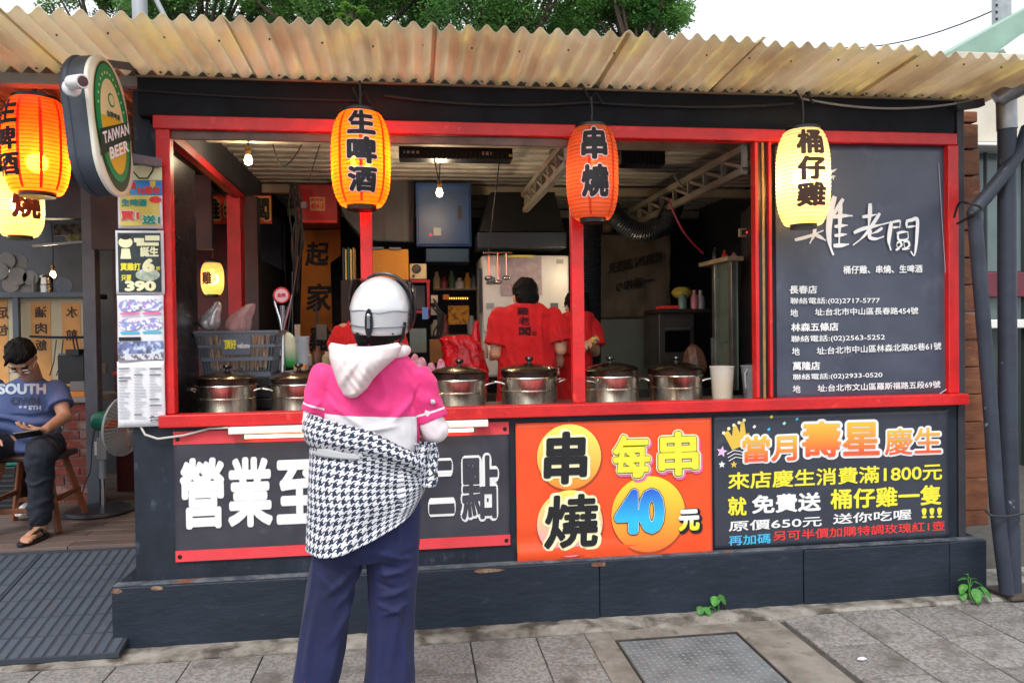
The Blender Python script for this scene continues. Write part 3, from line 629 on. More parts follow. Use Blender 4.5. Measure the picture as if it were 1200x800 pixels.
seam_m = M('lantern_seam', 'c8380c', rough=.7, trans=.4)
L1 = lantern('glowing orange lantern with three black characters above the customer', 423, 134, 242, 66, -.15, orange_p, 9, [('生', .04, .42, .96, .95), ('啤', .04, -.2, .36, .98), ('酒', .04, -.78, -.26, .98)], brush, halo_p, seams=(seam_m, (-.75, .0, .85)))
L2 = lantern('dim faded orange lantern with two black characters over the red post', 694, 151, 257, 61, -.12, dull_p, 1.9, [('串', .10, .2, .92, 1.0), ('燒', .12, -.6, .1, 1.05)], brush, halo_p, seams=(seam_m, (-.1, .9)))
L3 = lantern('bright yellow lantern with three brown characters hanging before the slate board', 941, 154, 264, 63, -.17, yel_lp, 4.6, [('桶', .30, .40, .94, 1.05), ('仔', .34, -.14, .36, 1.05), ('雞', .34, -.68, -.18, 1.15)], brown_ink, None, lc=(1, .78, .46))
L4 = lantern('large red and yellow lantern beside the oval beer sign', 43, 118, 227, 63, .3, redo_p, 7.5, [('生', -1.0, .36, .9, .9), ('啤', -1.0, -.2, .3, .9), ('酒', -.98, -.72, -.24, .95)], brush, None, seams=(seam_m, (-.55, .12, .75)), top=.68, drop=-.08)
L5 = lantern('pale yellow lantern low behind the large red one', 23, 203, 277, 46, .75, yel_lp, 3.8, [('燒', .30, -.5, .45, 1.2)], brown_ink, None, group='paper lanterns hung along the stall front', lc=(1, .72, .33))
L6 = lantern('small yellow lantern seen inside behind the red side post', 249, 308, 345, 24, 1.95, yel_lp, 1.2, [('雞', -.5, -.4, .4, .9)], brown_ink, None, lc=(1, .66, .25))

# bare bulbs
def bulb(label, px, py, y, ztop, e):
    p = P(px, py, y); t = T('light_bulb', label, 'light bulb', p, 'bare bulbs hung inside the stall')
    MB().lathe([(0, -.03), (.018, -.022), (.024, 0), (.016, .025), (.01, .035)], p, 14).build('glass', EMIT('bulb_glow', 'ffdca0', 14), t, smooth=True)
    MB().lathe([(.012, .03), (.016, .036), (.015, .075), (.006, .085)], p, 12).build('socket', M('brass', '8a6a3a', rough=.4, metal=.8), t, smooth=True)
    MB().tube([p + Vector((0, 0, .08)), p + Vector((.006, 0, .2)), Vector((p.x - .01, p.y, ztop))], .0045, 6).build('cord', rubber, t)
    l = bpy.data.lights.new('bulb_light', 'POINT'); l.energy = e * 2.1; l.color = (1, .78, .5); l.shadow_soft_size = .03
    lo = bpy.data.objects.new('bulb_light', l); COL.objects.link(lo); lo.parent = t
bulb('shaded bulb hanging near the red side rail', 291, 188, .7, 2.70, 9); bulb('bulb on a long cord in front of the blue cabinet', 515, 226, 1.3, 2.70, 14); bulb('low bulb glowing beside the black ribbed duct', 684, 316, 1.5, 2.2, 9)
bulb('bulb over the noodle kitchen left of the stall', 62, 322, 3.0, 2.6, 10)

# tube lamp below the sill
t = T('tube_lamp', 'white batten tube lamp fixed under the red sill', 'lamp', P(420, 505, -.06))
x0 = P(268, 500, -.06).x; x1 = P(572, 500, -.06).x
MB().box((x0, -.075, 1.018), (x1, -.030, 1.052)).build('batten', M('batten_white', 'e8e4de', rough=.4), t, bevel=.004)
for xx in (x0 + .06, x1 - .075): MB().box((xx, -.072, .990), (xx + .014, -.045, 1.018)).build('lamp_holder', M('lampholder', '5a4a3a', rough=.5), t)
MB().tube([(x0 + .074, -.058, 1.002), (x1 - .075, -.058, 1.002)], .0075, 10).build('tube', EMIT('tube_glow', 'ffd8a0', 5.), t, smooth=True)
p = [(P(165, 500, -.02)), P(170, 509, -.03), P(185, 514, -.03), P(215, 510, -.03), P(245, 502, -.03), P(268, 501, -.05)]
tag(MB().tube(p, .0055, 8).build('power_cord', M('white_cord', 'b8b4ac', rough=.5), smooth=True), 'white cord drooping under the sill to the tube lamp', 'cord')

# ------------------------------------------------------------------ oval beer sign
c0 = P(108, 139, -.47); e = Vector((math.sin(R(14)), math.cos(R(14)), 0)); nn = Vector((math.cos(R(14)), -math.sin(R(14)), 0))
lean = Vector((.030, .015, 0)); W_, H_, TH = .255, .60, .135
cz = c0.z
def bs(u, v, d):   # u,v in -1..1 on the face; d outward
    return c0 + e * (W_ / 2 * (u + 1)) + Vector((0, 0, 1)) * (v * H_ / 2) + nn * d - lean * (v * .8)
def stad(k, n=44, d=0., kv=None):
    kk = 1 - (1 - k) * .45; out = []; r = W_ / H_
    for i in range(n):
        a = 2 * math.pi * (i + .5) / n; ca, sa = math.cos(a), math.sin(a); out.append(bs(k * ca, kk * ((1 - r * 1.35) * (1 if sa > 0 else -1) + r * 1.35 * sa), d))
    return out
t = T('beer_sign', 'black oval light box beer sign with green and gold label by the roof', 'sign', c0)
g = MB(); g.loft([stad(.93, d=-TH), stad(1, d=-TH + .015), stad(1, d=-.022), stad(1.0, d=-.02)]); g.build('housing', M('sign_housing', '2c323e', '3a404c', 4, .5, bump=.2, bs=14), t, smooth=True)
MATS_white = M('sign_white_rim', 'd8d4c4', rough=.35)
g = MB(); g.loft([stad(1.0, d=-.019), stad(1.0, d=-.004), stad(.96, d=.0)]); g.build('rim', MATS_white, t, smooth=True)
g = MB(); g.loft([stad(1.01, d=-.115), stad(1.035, d=-.11), stad(1.035, d=-.10), stad(1.01, d=-.095)], cap=False); g.build('band', MATS['sign_housing'], t)
def oval(nm, m, a, b, d, cu=.02, cv=0.): MB().prism([bs(cu + a * math.cos(2 * math.pi * i / 48), cv + b * math.sin(2 * math.pi * i / 48), d) for i in range(48)], nn * .001).build(nm, m, t)
grn = M('label_green', '17864e', rough=.35); crm = M('label_cream', 'd8cc9a', rough=.35); gld = M('label_gold', 'd2a62c', rough=.35); dgr = M('label_dark_green', '173a30', rough=.35)
oval('label_edge', crm, .95, .96, .001); oval('label_ring', dgr, .90, .93, .0025); oval('label_ring_top', grn, .82, .84, .004, .02, .05)
oval('label_field', crm, .60, .68, .0055)
inside = [(.60 * math.cos(a), .68 * math.sin(a)) for a in [math.pi + math.pi * i / 24 for i in range(25)]]
MB().prism([bs(.02 + x, y + .12 if y > -.02 else y, .007) for x, y in inside], nn * .001).build('label_gold', gld, t)
sl_ = .30
MB().prism([bs(-.88, -.33 - sl_ * .55, .0085), bs(.92, -.33 + sl_ * .75, .0085), bs(.98, .02 + sl_ * .55, .0085), bs(-.74, .0 - sl_ * .35, .0085)], nn * .001).build('label_band', dgr, t)
TX('TAIWAN', 'sign_text', white_p, t, lambda u, v, d: bs(-.68 + 1.5 * u, -.17 + .17 * v + sl_ * (u - .5), .011 + d), .03); TX('BEER', 'sign_text', white_p, t, lambda u, v, d: bs(-.42 + 1.1 * u, -.40 + .17 * v + sl_ * .75 * (u - .5), .011 + d), .03)
TX('金牌啤酒', 'label_text', dgr, t, lambda u, v, d: bs(-.3 + .7 * u, .12 + .09 * v, .010 + d), .02)
MB().lathe([(.0, 0), (.0001, 0)], c0, 3) ; oval('emblem', grn, .16, .10, .0075, .05, .38); oval('emblem_field', crm, .12, .075, .009, .05, .38)
for k in range(13):
    a = math.pi * (.12 + .76 * k / 12); q = (.02 + .71 * math.cos(a), .77 * math.sin(a)); w = .022
    MB().prism([bs(q[0] - w, q[1] - w, .0055), bs(q[0] + w, q[1] - w, .0055), bs(q[0] + w, q[1] + w * .6, .0055), bs(q[0] - w, q[1] + w * .6, .0055)], nn * .001).build('ring_mark', crm, t)
MB().bar(bs(0, .95, -.09), bs(.4, 1.05, -.09) + Vector((.1, .25, .05)), .03, .03).build('bracket', grey_metal, t); MB().bar(bs(.9, -.3, -.1), bs(.9, -.3, -.1) + Vector((.16, .16, 0)), .04, .04).build('bracket', grey_metal, t)
# camera
q = bs(-1.0, .52, -.12); ax = (Vector((.9, -.35, -.12))).normalized()
t = T('security_camera', 'small white bullet camera on the side of the beer sign', 'camera', q)
b0 = q + Vector((0, -.02, 0)); wt = M('camera_white', 'e4e2e2', rough=.3)
def cyl(p, d, prof, m, nm):
    g = MB(); a = d.orthogonal().normalized(); b = d.cross(a); g.loft([[p + d * h + (a * math.cos(2 * math.pi * j / 24) + b * math.sin(2 * math.pi * j / 24)) * r for j in range(24)] for r, h in prof]); return g.build(nm, m, t, smooth=True)
ax = Vector((.72, -.66, -.14)).normalized(); b0 = P(84, 97, -.55); cyl(b0, ax, [(.022, -.015), (.028, 0), (.028, .09), (.026, .094)], wt, 'body'); cyl(b0 + ax * .094, ax, [(.021, 0), (.019, .003)], M('camera_lens', '5a2024', '1a0a0c', 60, .15), 'lens'); cyl(b0 + ax * .05 + Vector((0, 0, .003)), ax, [(.029, 0), (.030, .002), (.030, .048), (.029, .052)], wt, 'visor') if False else None
cyl(b0 + Vector((-.015, .035, -.012)), Vector((-.5, .86, 0)), [(.02, -.02), (.034, -.012), (.036, 0)], wt, 'base'); MB().capsule(b0 + Vector((-.01, .03, -.01)), .014, b0 + Vector((.01, 0, 0)), .014).build('arm', wt, t, smooth=True)

# cables on the header and by the posters
def cable(label, pts, r=.005, m=None): tag(MB().tube(pts, r, 6).build('cable', m or rubber, smooth=True), label, 'cable')
def sag(p, q, s, n=12): return [p.lerp(q, i / n) - Vector((0, 0, s * 4 * (i / n) * (1 - i / n))) for i in range(n + 1)]
cable('thick black cable sagging across the header from lantern to lantern', sag(P(450, 112, -.01), P(690, 120, -.01), .03) + sag(P(690, 120, -.01), P(930, 122, -.01), .02)[1:], .007)
cable('grey cable looping along the right end of the header', sag(P(938, 115, -.02), P(1140, 118, -.02), .05), .006, M('grey_cord', '8f9096', rough=.5))
cable('thin black cable along the left half of the header', sag(P(150, 105, -.01), P(420, 118, -.01), .01), .004)
cable('black cord hooked over the top poster', [P(153, 188, -.06), P(155, 200, -.06), P(163, 209, -.06), P(173, 209, -.06), P(179, 200, -.06), P(181, 188, -.06)], .004)
for k in range(3): cable('cable bundle tied above the %s lantern' % ('orange', 'faded', 'yellow')[k], [P((423, 694, 941)[k] - 10, 104, -.03), P((423, 694, 941)[k] - 2, 118, -.06), P((423, 694, 941)[k] + 4, 108, -.04), P((423, 694, 941)[k] + 12, 122, -.03)], .006)

# ------------------------------------------------------------------ things on the counter
knob_m = M('bakelite', '141416', rough=.25)
def make_pot(label):
    t = T('stock_pot', label, 'cooking pot', (0, 0, 0), 'lidded steel pots lined along the counter'); o = dict(parent=t, local=True)
    MB().lathe([(0.0, .002), (.140, .002), (.148, .012), (.150, .15), (.153, .154), (.158, .158), (.156, .162), (.149, .160), (.146, .150), (.138, .02), (0, .016)], n=48).build('body', steel, smooth=True, **o)
    MB().lathe([(.151, .088), (.1535, .091), (.151, .094)], n=48).build('rib', steel, smooth=True, **o)
    MB().lathe([(.130, .160), (.148, .163), (.150, .188), (.152, .192), (.145, .196), (.128, .192)], n=48).build('steamer_rim', M('rim_steel', '5f5a54', '3c3835', 8, .3, 1.), smooth=True, **o)
    lid = MB().lathe([(.152, .193), (.157, .197), (.150, .203), (.12, .215), (.07, .228), (.03, .233), (0, .234)], n=48).build('lid', steel_lid, smooth=True, **o)
    MB().lathe([(0, .232), (.012, .233), (.010, .243), (.02, .25), (.024, .258), (.02, .266), (0, .268)], n=20).build('knob', knob_m, lid, smooth=True, local=True)
    for s in (-1, 1):
        MB().tube([(s * .149, -.05, .128), (s * .165, -.05, .135), (s * .195, -.035, .14), (s * .2, 0, .141), (s * .195, .035, .14), (s * .165, .05, .135), (s * .149, .05, .128)], .0045, 8).build('handle', steel, smooth=True, **o)
    return t
pot = make_pot('steel lidded pot below the grey shopping basket')
spots = [(266, .27, None, 0, .98), (352, .27, 'steel lidded pot partly hidden behind the customer, left side', .3, .98), (538, .27, 'steel lidded pot in front of the red plastic bag', -.2, 1.0), (620, .27, 'steel lidded pot directly in front of the man at work', .15, 1.03), (717, .27, 'steel lidded pot just right of the middle red post', .4, 1.0), (792, .28, 'steel lidded pot nearest the white plastic container', -.35, .98)]
for i, (px, y, lab, rz, sc) in enumerate(spots):
    o = pot if i == 0 else copy_tree(pot); q = P(px, 460, y); o.location = (q.x, y, 1.079); o.rotation_euler.z = rz; o.scale = (sc,) * 3
    if lab: o['label'] = lab
    for ch_ in o.children:
        if ch_.name.startswith('lid'): ch_.rotation_euler = (R((0, 1.6, -1.2, 2.2, -.6, 1.4)[i]), R((1, -1.5, .8, 0, -2, .6)[i]), 0)
# plastic container and measuring cup
def cup(name, label, px, py0, py1, w0, w1, y, m, content=None):
    a = P(px, py0, y); b = P(px, py1, y); k = (y - CAM.y) / FPX; H = a.z - 1.079; r1 = w1 * k / 2; r0 = w0 * k / 2
    t = T(name, label, name.replace('_', ' '), (a.x, y, 1.079), None)
    MB().lathe([(0, .001), (r0 * .97, .001), (r0, .006), (r1, H), (r1 + .003, H + .001), (r1 + .003, H - .006), (r1 - .002, H - .005), (r0 - .003, .01), (0, .008)], (a.x, y, 1.079), 32).build('body', m, t, smooth=True)
    if content: MB().lathe([(0, .012), (r0 * .93, .012), (r0 + (r1 - r0) * .6 - .006, H * .6), (0, H * .66)], (a.x, y, 1.079), 24).build('contents', content, t, smooth=True)
    return t, a, H
cup('plastic_container', 'tall frosted plastic tub half full of something cream coloured', 846, 429, 474, 24, 29, .2, GLASS('frosted', 'd8d4c8', .35, .35), M('flour', 'e0c8a0', 'd0b080', 20, .9))
t, a, H = cup('measuring_cup', 'empty clear plastic jug at the right end of the counter', 882, 428, 473, 21, 29, .2, GLASS('clear_plastic', '8f9296', .15, .5))
MB().tube([(a.x - .05, .16, 1.079 + H * .9), (a.x - .075, .14, 1.079 + H * .8), (a.x - .07, .14, 1.079 + H * .4), (a.x - .045, .17, 1.079 + H * .3)], .005, 8).build('handle', GLASS('clear_handle', 'b0b4b8', .15, .6), t, smooth=True)
# shopping basket on a raised crate
cr = T('crate', 'dark crate under the shopping basket behind the pots', 'crate', (P(282, 440, .62).x, .62, 1.079))
xa = P(240, 440, .55).x; xb = P(325, 440, .55).x; zb = P(282, 441, .55).z
for k in range(3): MB().box((xa, .5, 1.08 + k * (zb - 1.08) / 3 + .004), (xb, .515, 1.08 + (k + 1) * (zb - 1.08) / 3 - .004)).build('slat', blackpl, cr, bevel=.002)
MB().box((xa, .516, 1.08), (xb, .80, zb - .002)).build('box', blackpl, cr)
bx = T('shopping_basket', 'grey plastic shopping basket full of skewers and wrapped food', 'basket', (P(282, 440, .62).x, .62, zb)); bm_ = M('basket_grey', '606a76', '525b66', 6, .45)
ya, yb = .50, .80; zt = P(282, 389, .5).z; A = P(228, 389, ya).x; Bx = P(325, 389, ya).x; A2 = P(240, 440, ya).x; B2 = P(316, 440, ya).x
def bk(u, v, side):      # u along, v up
    x = (A2 + (B2 - A2) * u) * (1 - v) + (A + (Bx - A) * u) * v; z = zb + (zt - zb) * v; o = .022 * v
    if side == 'f': return Vector((x, ya - o + .02, z))
    if side == 'b': return Vector((x, yb + o, z))
    xs = (A2 * (1 - v) + A * v) if side == 'l' else (B2 * (1 - v) + Bx * v)
    return Vector((xs, ya + .02 - o + (yb - ya - .02 + 2 * o) * u, z))
for side in 'fblr':
    g = MB(); nu = 26 if side in 'fb' else 14
    for v0, v1 in ((0, .1), (.36, .44), (.66, .72), (.93, 1.0)): g.bar(bk(0, (v0 + v1) / 2, side), bk(1, (v0 + v1) / 2, side), .006, (v1 - v0) * (zt - zb))
    for i in range(nu + 1): g.bar(bk(i / nu, 0, side), bk(i / nu, 1, side), .0045, .006, up=(0, 1, 0))
    if side == 'f': g.prism([bk(.3, .5, 'f') - Vector((0, .004, 0)), bk(.68, .5, 'f') - Vector((0, .004, 0)), bk(.68, .92, 'f') - Vector((0, .004, 0)), bk(.3, .92, 'f') - Vector((0, .004, 0))], (0, .004, 0))
    g.build('basket_wall', bm_, bx)
MB().bar(bk(-.01, 1, 'f'), bk(1.01, 1, 'f'), .016, .016).bar(bk(-.01, 1, 'b'), bk(1.01, 1, 'b'), .016, .016).bar(bk(-.02, 1, 'l'), bk(1.02, 1, 'l'), .016, .016).bar(bk(-.02, 1, 'r'), bk(1.02, 1, 'r'), .016, .016).build('rim', bm_, bx, bevel=.003)
MB().box((A2, ya + .02, zb), (B2, yb, zb + .006)).build('base', bm_, bx)
def bkt(u0, u1, v0, v1): return lambda u, v, d: bk(u0 + (u1 - u0) * u, v0 + (v1 - v0) * v, 'f') - Vector((0, .006 + d, 0))
TX('頂好', 'basket_text', yel_p, bx, bkt(.34, .5, .62, .84), .05); TX('wellcome', 'basket_text', white_p, bx, bkt(.51, .67, .64, .76), .03)
sk = M('bamboo', 'e0bc84', 'c89c64', 20, .6, rnd=True); rs = random.Random(5)
sk0 = None
for i in range(40):
    p0 = bk(.08 + .85 * i / 40, .12 + .1 * rs.random(), 'f') + Vector((0, .015 + .10 * rs.random(), 0)); q0 = p0 + Vector((rs.uniform(-.03, .03), rs.uniform(-.02, .02), .17 + .04 * rs.random()))
    s_ = MB().bar(p0, q0, .009, .009).build('bamboo_skewer', sk); tag(s_, 'bamboo skewer standing packed in the grey shopping basket', 'skewer', 'bamboo skewers in the basket')
foil = M('foil_bag', 'd4d6da', '8a8c92', 14, .25, .6, bump=.8, bs=16); clearbag = M('crinkled_bag', 'c8a8a8', 'a88886', 10, .15, 0, bump=.9, bs=18, alpha=.62)
def bag(name, label, pts, y, dep, m, cat='bag', nz=.012, n=22, tilt=0, seed=1, k=18):
    """closed bag: outline half-widths by height in photo px [(cx, halfw, py)]"""
    kk = (y - CAM.y) / FPX; rings = []
    for cx, hw, py in pts:
        c = P(cx, py, y); r = hw * kk; ring = []
        for j in range(n):
            a = 2 * math.pi * j / n; w = 1 + .16 * fb(math.cos(a) * 2 + seed, math.sin(a) * 2, c.z * 14) + .07 * math.sin(a * 7 + seed + c.z * 9)
            ring.append(c + Vector((math.cos(a) * r * w, math.sin(a) * min(r, dep) * w, nz * fb(a, c.z * 10, seed))))
        rings.append(ring)
    o = MB().loft(rings).build(name, m, smooth=True); s = o.modifiers.new('s', 'SUBSURF'); s.levels = 1; s.render_levels = 2
    tx = bpy.data.textures.new('c', 'CLOUDS'); tx.noise_scale = .035; d = o.modifiers.new('d', 'DISPLACE'); d.texture = tx; d.texture_coords = 'GLOBAL'; d.strength = nz
    tag(o, label, cat); return o
bag('foil_bag', 'crumpled silver foil bag at the left of the basket', [(246, 8, 388), (244, 13, 380), (248, 10, 370), (253, 6, 361), (256, 3, 352)], .62, .07, foil)
bag('plastic_bag', 'clear crinkled plastic bag leaning up in the basket', [(280, 15, 390), (278, 14, 380), (284, 12, 370), (290, 9, 362), (295, 4, 355)], .64, .06, clearbag)
bag('seasoning_bag', 'green and white snack bag behind the pots beside the basket', [(342, 13, 432), (341, 12, 420), (339, 9, 402), (337, 4, 388)], .75, .05, GRAD('green_bag', '2f9a4a', 'dfe8c8', a=.2, z=.6), seed=3, nz=.005)
# round badge on a V stand
t = T('badge_stand', 'silver V shaped stand with a round pink badge', 'stand', P(331, 395, .7)); sil = M('silver', 'd0d0d4', rough=.15, metal=1)
for s in (-1, 1): MB().tube([P(331, 392, .7), P(331 + s * 3, 375, .7), P(331 + s * 9, 355, .7), P(331 + s * 11, 345, .7)], [.006, .010, .008, .004], 8).build('arm', sil, t, smooth=True)
MB().tube([P(331, 358, .7), P(331, 390, .7)], [.016, .006], 10).build('stem', sil, t, smooth=True); MB().tube([P(331, 392, .7), P(331, 436, .7)], [.012, .02], 10).build('column', sil, t, smooth=True)
c = P(330, 346, .69); MB().lathe([(0, -.006), (.042, -.005), (.046, 0), (.042, .006), (0, .006)], c, 28, 'y').build('badge', M('badge_pink', 'f0c8d0', rough=.3), t, smooth=True); MB().tube([c + Vector((.042 * math.cos(2 * math.pi * k / 28), -.004, .042 * math.sin(2 * math.pi * k / 28))) for k in range(29)], .005, 6).build('badge_ring', redp, t)
TX('金牌', 'badge_text', redp, t, lambda u, v, d: (c.x - .024 + .048 * u, c.y - .0075 - d, c.z - .012 + .026 * v), .04)
t, x0, x1, z0, z1 = B('small_box', 'little tan box on the counter behind the second pot', 'box', 344, 427, 358, 437, .6, .05, wood); MB().box((x0, .6, z0), (x1, .66, z1)).build('carton', M('tan_card', 'c88a4a', 'b87838', 8, .7), t, bevel=.003)
cup('drinking_cup', 'clear plastic cup with a blue lid left of the customer', 354, 394, 440, 12, 16, .72, GLASS('cup_clear', 'b8c8d0', .1, .4), M('cup_blue', '4aa0d8', rough=.4))

# ------------------------------------------------------------------ kitchen behind
def boxthing(name, label, cat, px0, py0, px1, py1, y, dep, m, part='body', bevel=.006, group=None, floor=None):
    t, x0, x1, z0, z1 = B(name, label, cat, px0, py0, px1, py1, y, dep, m, group=group)
    MB().box((x0, y, z0), (x1, y + dep, z1)).build(part, m, t, bevel=bevel); return t, x0, x1, z0, z1
# white fridge with notes
wf = M('fridge_white', 'dcdcda', 'c8c8c6', 3, .35)
t, x0, x1, z0, z1 = boxthing('refrigerator', 'white upright fridge with papers on its door behind the man at work', 'fridge', 564, 299, 668, 440, 1.95, .5, wf, bevel=.02)
MB().box((x0 + .005, 1.925, z0 + .35), (x1 - .005, 1.949, z1 - .004)).build('door', wf, t, bevel=.015)
def onp(nm, m, px0, py0, px1, py1, y, t, th=.004):
    a0, a1, b0, b1 = rectP(px0, py0, px1, py1, y); MB().box((a0, y - th, b0), (a1, y, b1)).build(nm, m, t)
onp('notice', M('notice', 'b0a4ac', '9a8c96', 30, .7, c3='b04048', ns3=16, lo3=.66, hi3=.7), 586, 301, 635, 346, 1.92, t)
onp('tape', yel_p, 590, 299, 625, 301.5, 1.914, t); onp('badge', grey_metal, 570, 325, 580, 333, 1.92, t); onp('badge', M('pale_badge', '9a9ea2', rough=.4), 570, 355, 579, 361, 1.92, t); onp('badge', grey_metal, 645, 355, 654, 361, 1.92, t); onp('badge', M('pale_badge', 'a'), 652, 304, 660, 309, 1.92, t)
MB().box((x0 - .02, 1.93, z0 + .5), (x0 - .006, 1.96, z1 - .1)).build('seal', blackpl, t)
# blue electrical cabinet
bl = M('blue_enamel', '0a407c', '083262', 4, .4, bump=.1, bs=10)
t, x0, x1, z0, z1 = boxthing('electrical_cabinet', 'deep blue metal electrical cabinet hung high at the back', 'cabinet', 487, 214, 553, 289, 2.0, .3, bl)
MB().box((x0 + .015, 1.985, z0 + .015), (x1 - .015, 1.999, z1 - .02)).build('door', bl, t, bevel=.004)
for k in range(5):
    for cx in (500, 524): onp('louvre', M('dark_blue', '123a5e', rough=.5), cx, 224 + k * 3.2, cx + 14, 225.4 + k * 3.2, 1.984, t, .003)
onp('switch_plate', M('pale_badge', 'a'), 508, 267, 517, 276, 1.984, t, .008); onp('handle', blackpl, 536, 241, 541, 257, 1.984, t, .012)
q = P(505, 275, 1.98); MB().ell(q, .009, .009, .009, n=10).build('indicator', EMIT('led_red', 'ff2020', 2.5), t)
t, *_ = boxthing('lower_cabinet', 'darker blue metal box under the electrical cabinet', 'cabinet', 499, 291, 550, 307, 2.02, .28, M('dim_blue', '123c5c', '0e3048', 5, .5))
# grey hood sheet with a rounded corner
y = 2.3; pts = [(392, 205), (486, 205), (486, 284), (440, 283), (420, 274), (404, 256), (394, 232)]
hd = M('duct_grey', '5d5f62', '4c4e52', 3, .45, .4, bump=.1, bs=5)
t = T('duct_box', 'grey sheet metal duct with a rounded lower corner', 'duct', P(440, 283, y)); MB().prism([P(a, b, y) for a, b in pts], (0, .5, 0)).build('body', hd, t, bevel=.01); onp('seam', M('dseam', '3a3c40', rough=.5), 449, 206, 450.5, 283, y - .002, t); onp('seam', M('dseam', 'a'), 470, 206, 471, 283, y - .002, t)
# yellow cabinet, speaker, shelf, microwave
t, x0, x1, z0, z1 = boxthing('wall_cabinet', 'small orange yellow cabinet on the shelf behind the customer', 'cabinet', 434, 292, 479, 328, 1.75, .3, M('ochre', 'd28c1a', 'b87612', 3, .5)); onp('hinge_bar', grey_metal, 436, 289.5, 450, 292, 1.749, t, .01); onp('hinge_bar', grey_metal, 456, 290, 470, 292.5, 1.749, t, .01)
t, x0, x1, z0, z1 = boxthing('loudspeaker', 'cream bookshelf speaker beside the orange cabinet', 'speaker', 480, 309, 500, 327, 1.74, .2, M('spk_cream', 'cdb78c', 'b8a070', 5, .6))
c = P(488, 315, 1.739); MB().lathe([(.0, -.004), (.012, -.006), (.024, -.002), (.031, -.008), (.034, -.0005)], c, 24, 'y').build('cone', M('spk_cone', '3a3c3e', rough=.4), t, smooth=True); onp('badge', blackpl, 483, 322, 486, 325, 1.739, t)
t, x0, x1, z0, z1 = B('shelf_unit', 'red framed shelf holding the speaker and a dark microwave', 'shelf', 440, 328, 505, 372, 1.73, .35, redd)
for pz in ((437, 328, 504, 331), (437, 364, 504, 367)): a0, a1, b0, b1 = rectP(*pz, 1.73); MB().box((a0, 1.73, b0), (a1, 2.1, b1)).build('board', redd, t)
a0, a1, b0, b1 = rectP(500, 331, 504, 372, 1.73); MB().box((a0, 1.73, b0), (a1, 2.1, b1)).build('upright', redd, t)
t, *_ = boxthing('microwave', 'black microwave on the lower shelf', 'microwave', 446, 334, 499, 363, 1.8, .3, dark2); onp('door_glass', M('black_glass', '0c0c10', rough=.08), 450, 337, 488, 360, 1.799, t)
for k, (a, cc) in enumerate(((401, '2a3038'), (404, 'c8b070'), (407, '3c5a4a'), (410, 'd0b878'), (413, 'a08048'))):
    a0, a1, b0, b1 = rectP(a, 290 + k % 2 * 2, a + 2.6, 328, 1.6); tag(MB().box((a0, 1.6, b0), (a1, 1.75, b1)).build('book', M('book%d' % k, cc, rough=.6), bevel=.002), ('black spined book at the left end of the row by the red post', 'cream book second in the row by the red post', 'green book in the middle of the row by the red post', 'pale yellow book fourth in the row by the red post', 'brown book at the right end of the row by the red post')[k], 'book', 'books on a shelf left of the red post')
t, *_ = boxthing('book_shelf', 'dark shelf under the row of books', 'shelf', 399, 328.3, 418, 380, 1.6, .2, M('dwood', '2a1c18', '1c1412', 5, .6))
onp2 = lambda name, label, cat, a, y, m, th=.02: tag(MB().box(*(lambda r: ((r[0], y, r[2]), (r[1], y + th, r[3])))(rectP(*a, y))).build(name, m, bevel=.002), label, cat)
onp2('blue_tag', 'pale blue card hanging from a cord below the microwave', 'card', (494.5, 360, 502, 374), 1.6, M('blue_card', '5a8ad0', rough=.5), .006)
onp2('green_box', 'grey green box on the back counter right of the helmet', 'box', (480, 385, 500, 413), 1.5, M('greygreen', '6f8580', '5c706c', 4, .6), .2)
onp2('cardboard_box', 'brown cardboard box beside the red plastic bag', 'box', (504, 398, 524, 425), 1.3, M('cardboard', '9a6a36', '84582a', 5, .8), .2)
onp2('label_poster', 'yellow label sheet on the back wall above the red bag', 'poster', (525, 358, 550, 380), 2.4, M('yl', 'd8941c', '6a4a20', 28, .6, lo=.5, hi=.62), .006)
q = T('string_lights', 'row of tiny yellow lamps above the yellow label sheet', 'string lights', P(538, 350, 2.3))
for k in range(9): MB().ell(P(527 + k * 2.6, 349.5, 2.3), .005, .005, .011, n=8).build('lamp', EMIT('tiny_yellow', 'ffc040', 1.6), q)
MB().tube([P(520, 347.5, 2.3), P(551, 347.5, 2.3)], .006, 6).build('rail', blackpl, q)
onp2('orange_packet', 'orange packet at the left end of the tiny lamps', 'packet', (519, 345, 526, 351), 2.25, M('opk', 'e07818', rough=.5), .03)
# clutter of sockets and cords right of the shelf
t = T('socket_strip', 'power sockets with tangled black cords beside the shelf', 'sockets', P(508, 360, 1.7))
for py in (346, 360): onp('socket', M('sock', 'b0a48e', rough=.5), 505, py, 513, py + 9, 1.7, t, .02)
rs = random.Random(9)
for k in range(7): MB().tube([P(508 + rs.uniform(-3, 3), 350 + k * 2, 1.67), P(516 + rs.uniform(-3, 8), 365 + rs.uniform(0, 10), 1.64), P(506 + rs.uniform(0, 14), 385 + rs.uniform(0, 15), 1.66), P(511 + rs.uniform(-4, 4), 410, 1.68)], .006, 6).build('cord', rubber, t, smooth=True)
redbag = M('glossy_red_bag', 'd41420', 'a00c18', 9, .16, bump=.9, bs=16, bd=.02)
bag('red_plastic_bag', 'large shiny red plastic bag behind the pots', [(547, 28, 462), (546, 29, 440), (543, 26, 420), (543, 23, 407), (536, 22, 398), (530, 17, 394)], .95, .14, redbag, nz=.03)
bag('red_plastic_bag', 'tall narrow fold of red bag knotted beside the fridge', [(560, 8, 440), (557, 7, 415), (558, 6, 398), (557, 4, 385), (559, 2.5, 375)], 1.05, .06, redbag, seed=4, nz=.015)
pk = M('pink_bag', 'c8788c', 'e8c0cc', 30, .3, bump=.7, bs=20)
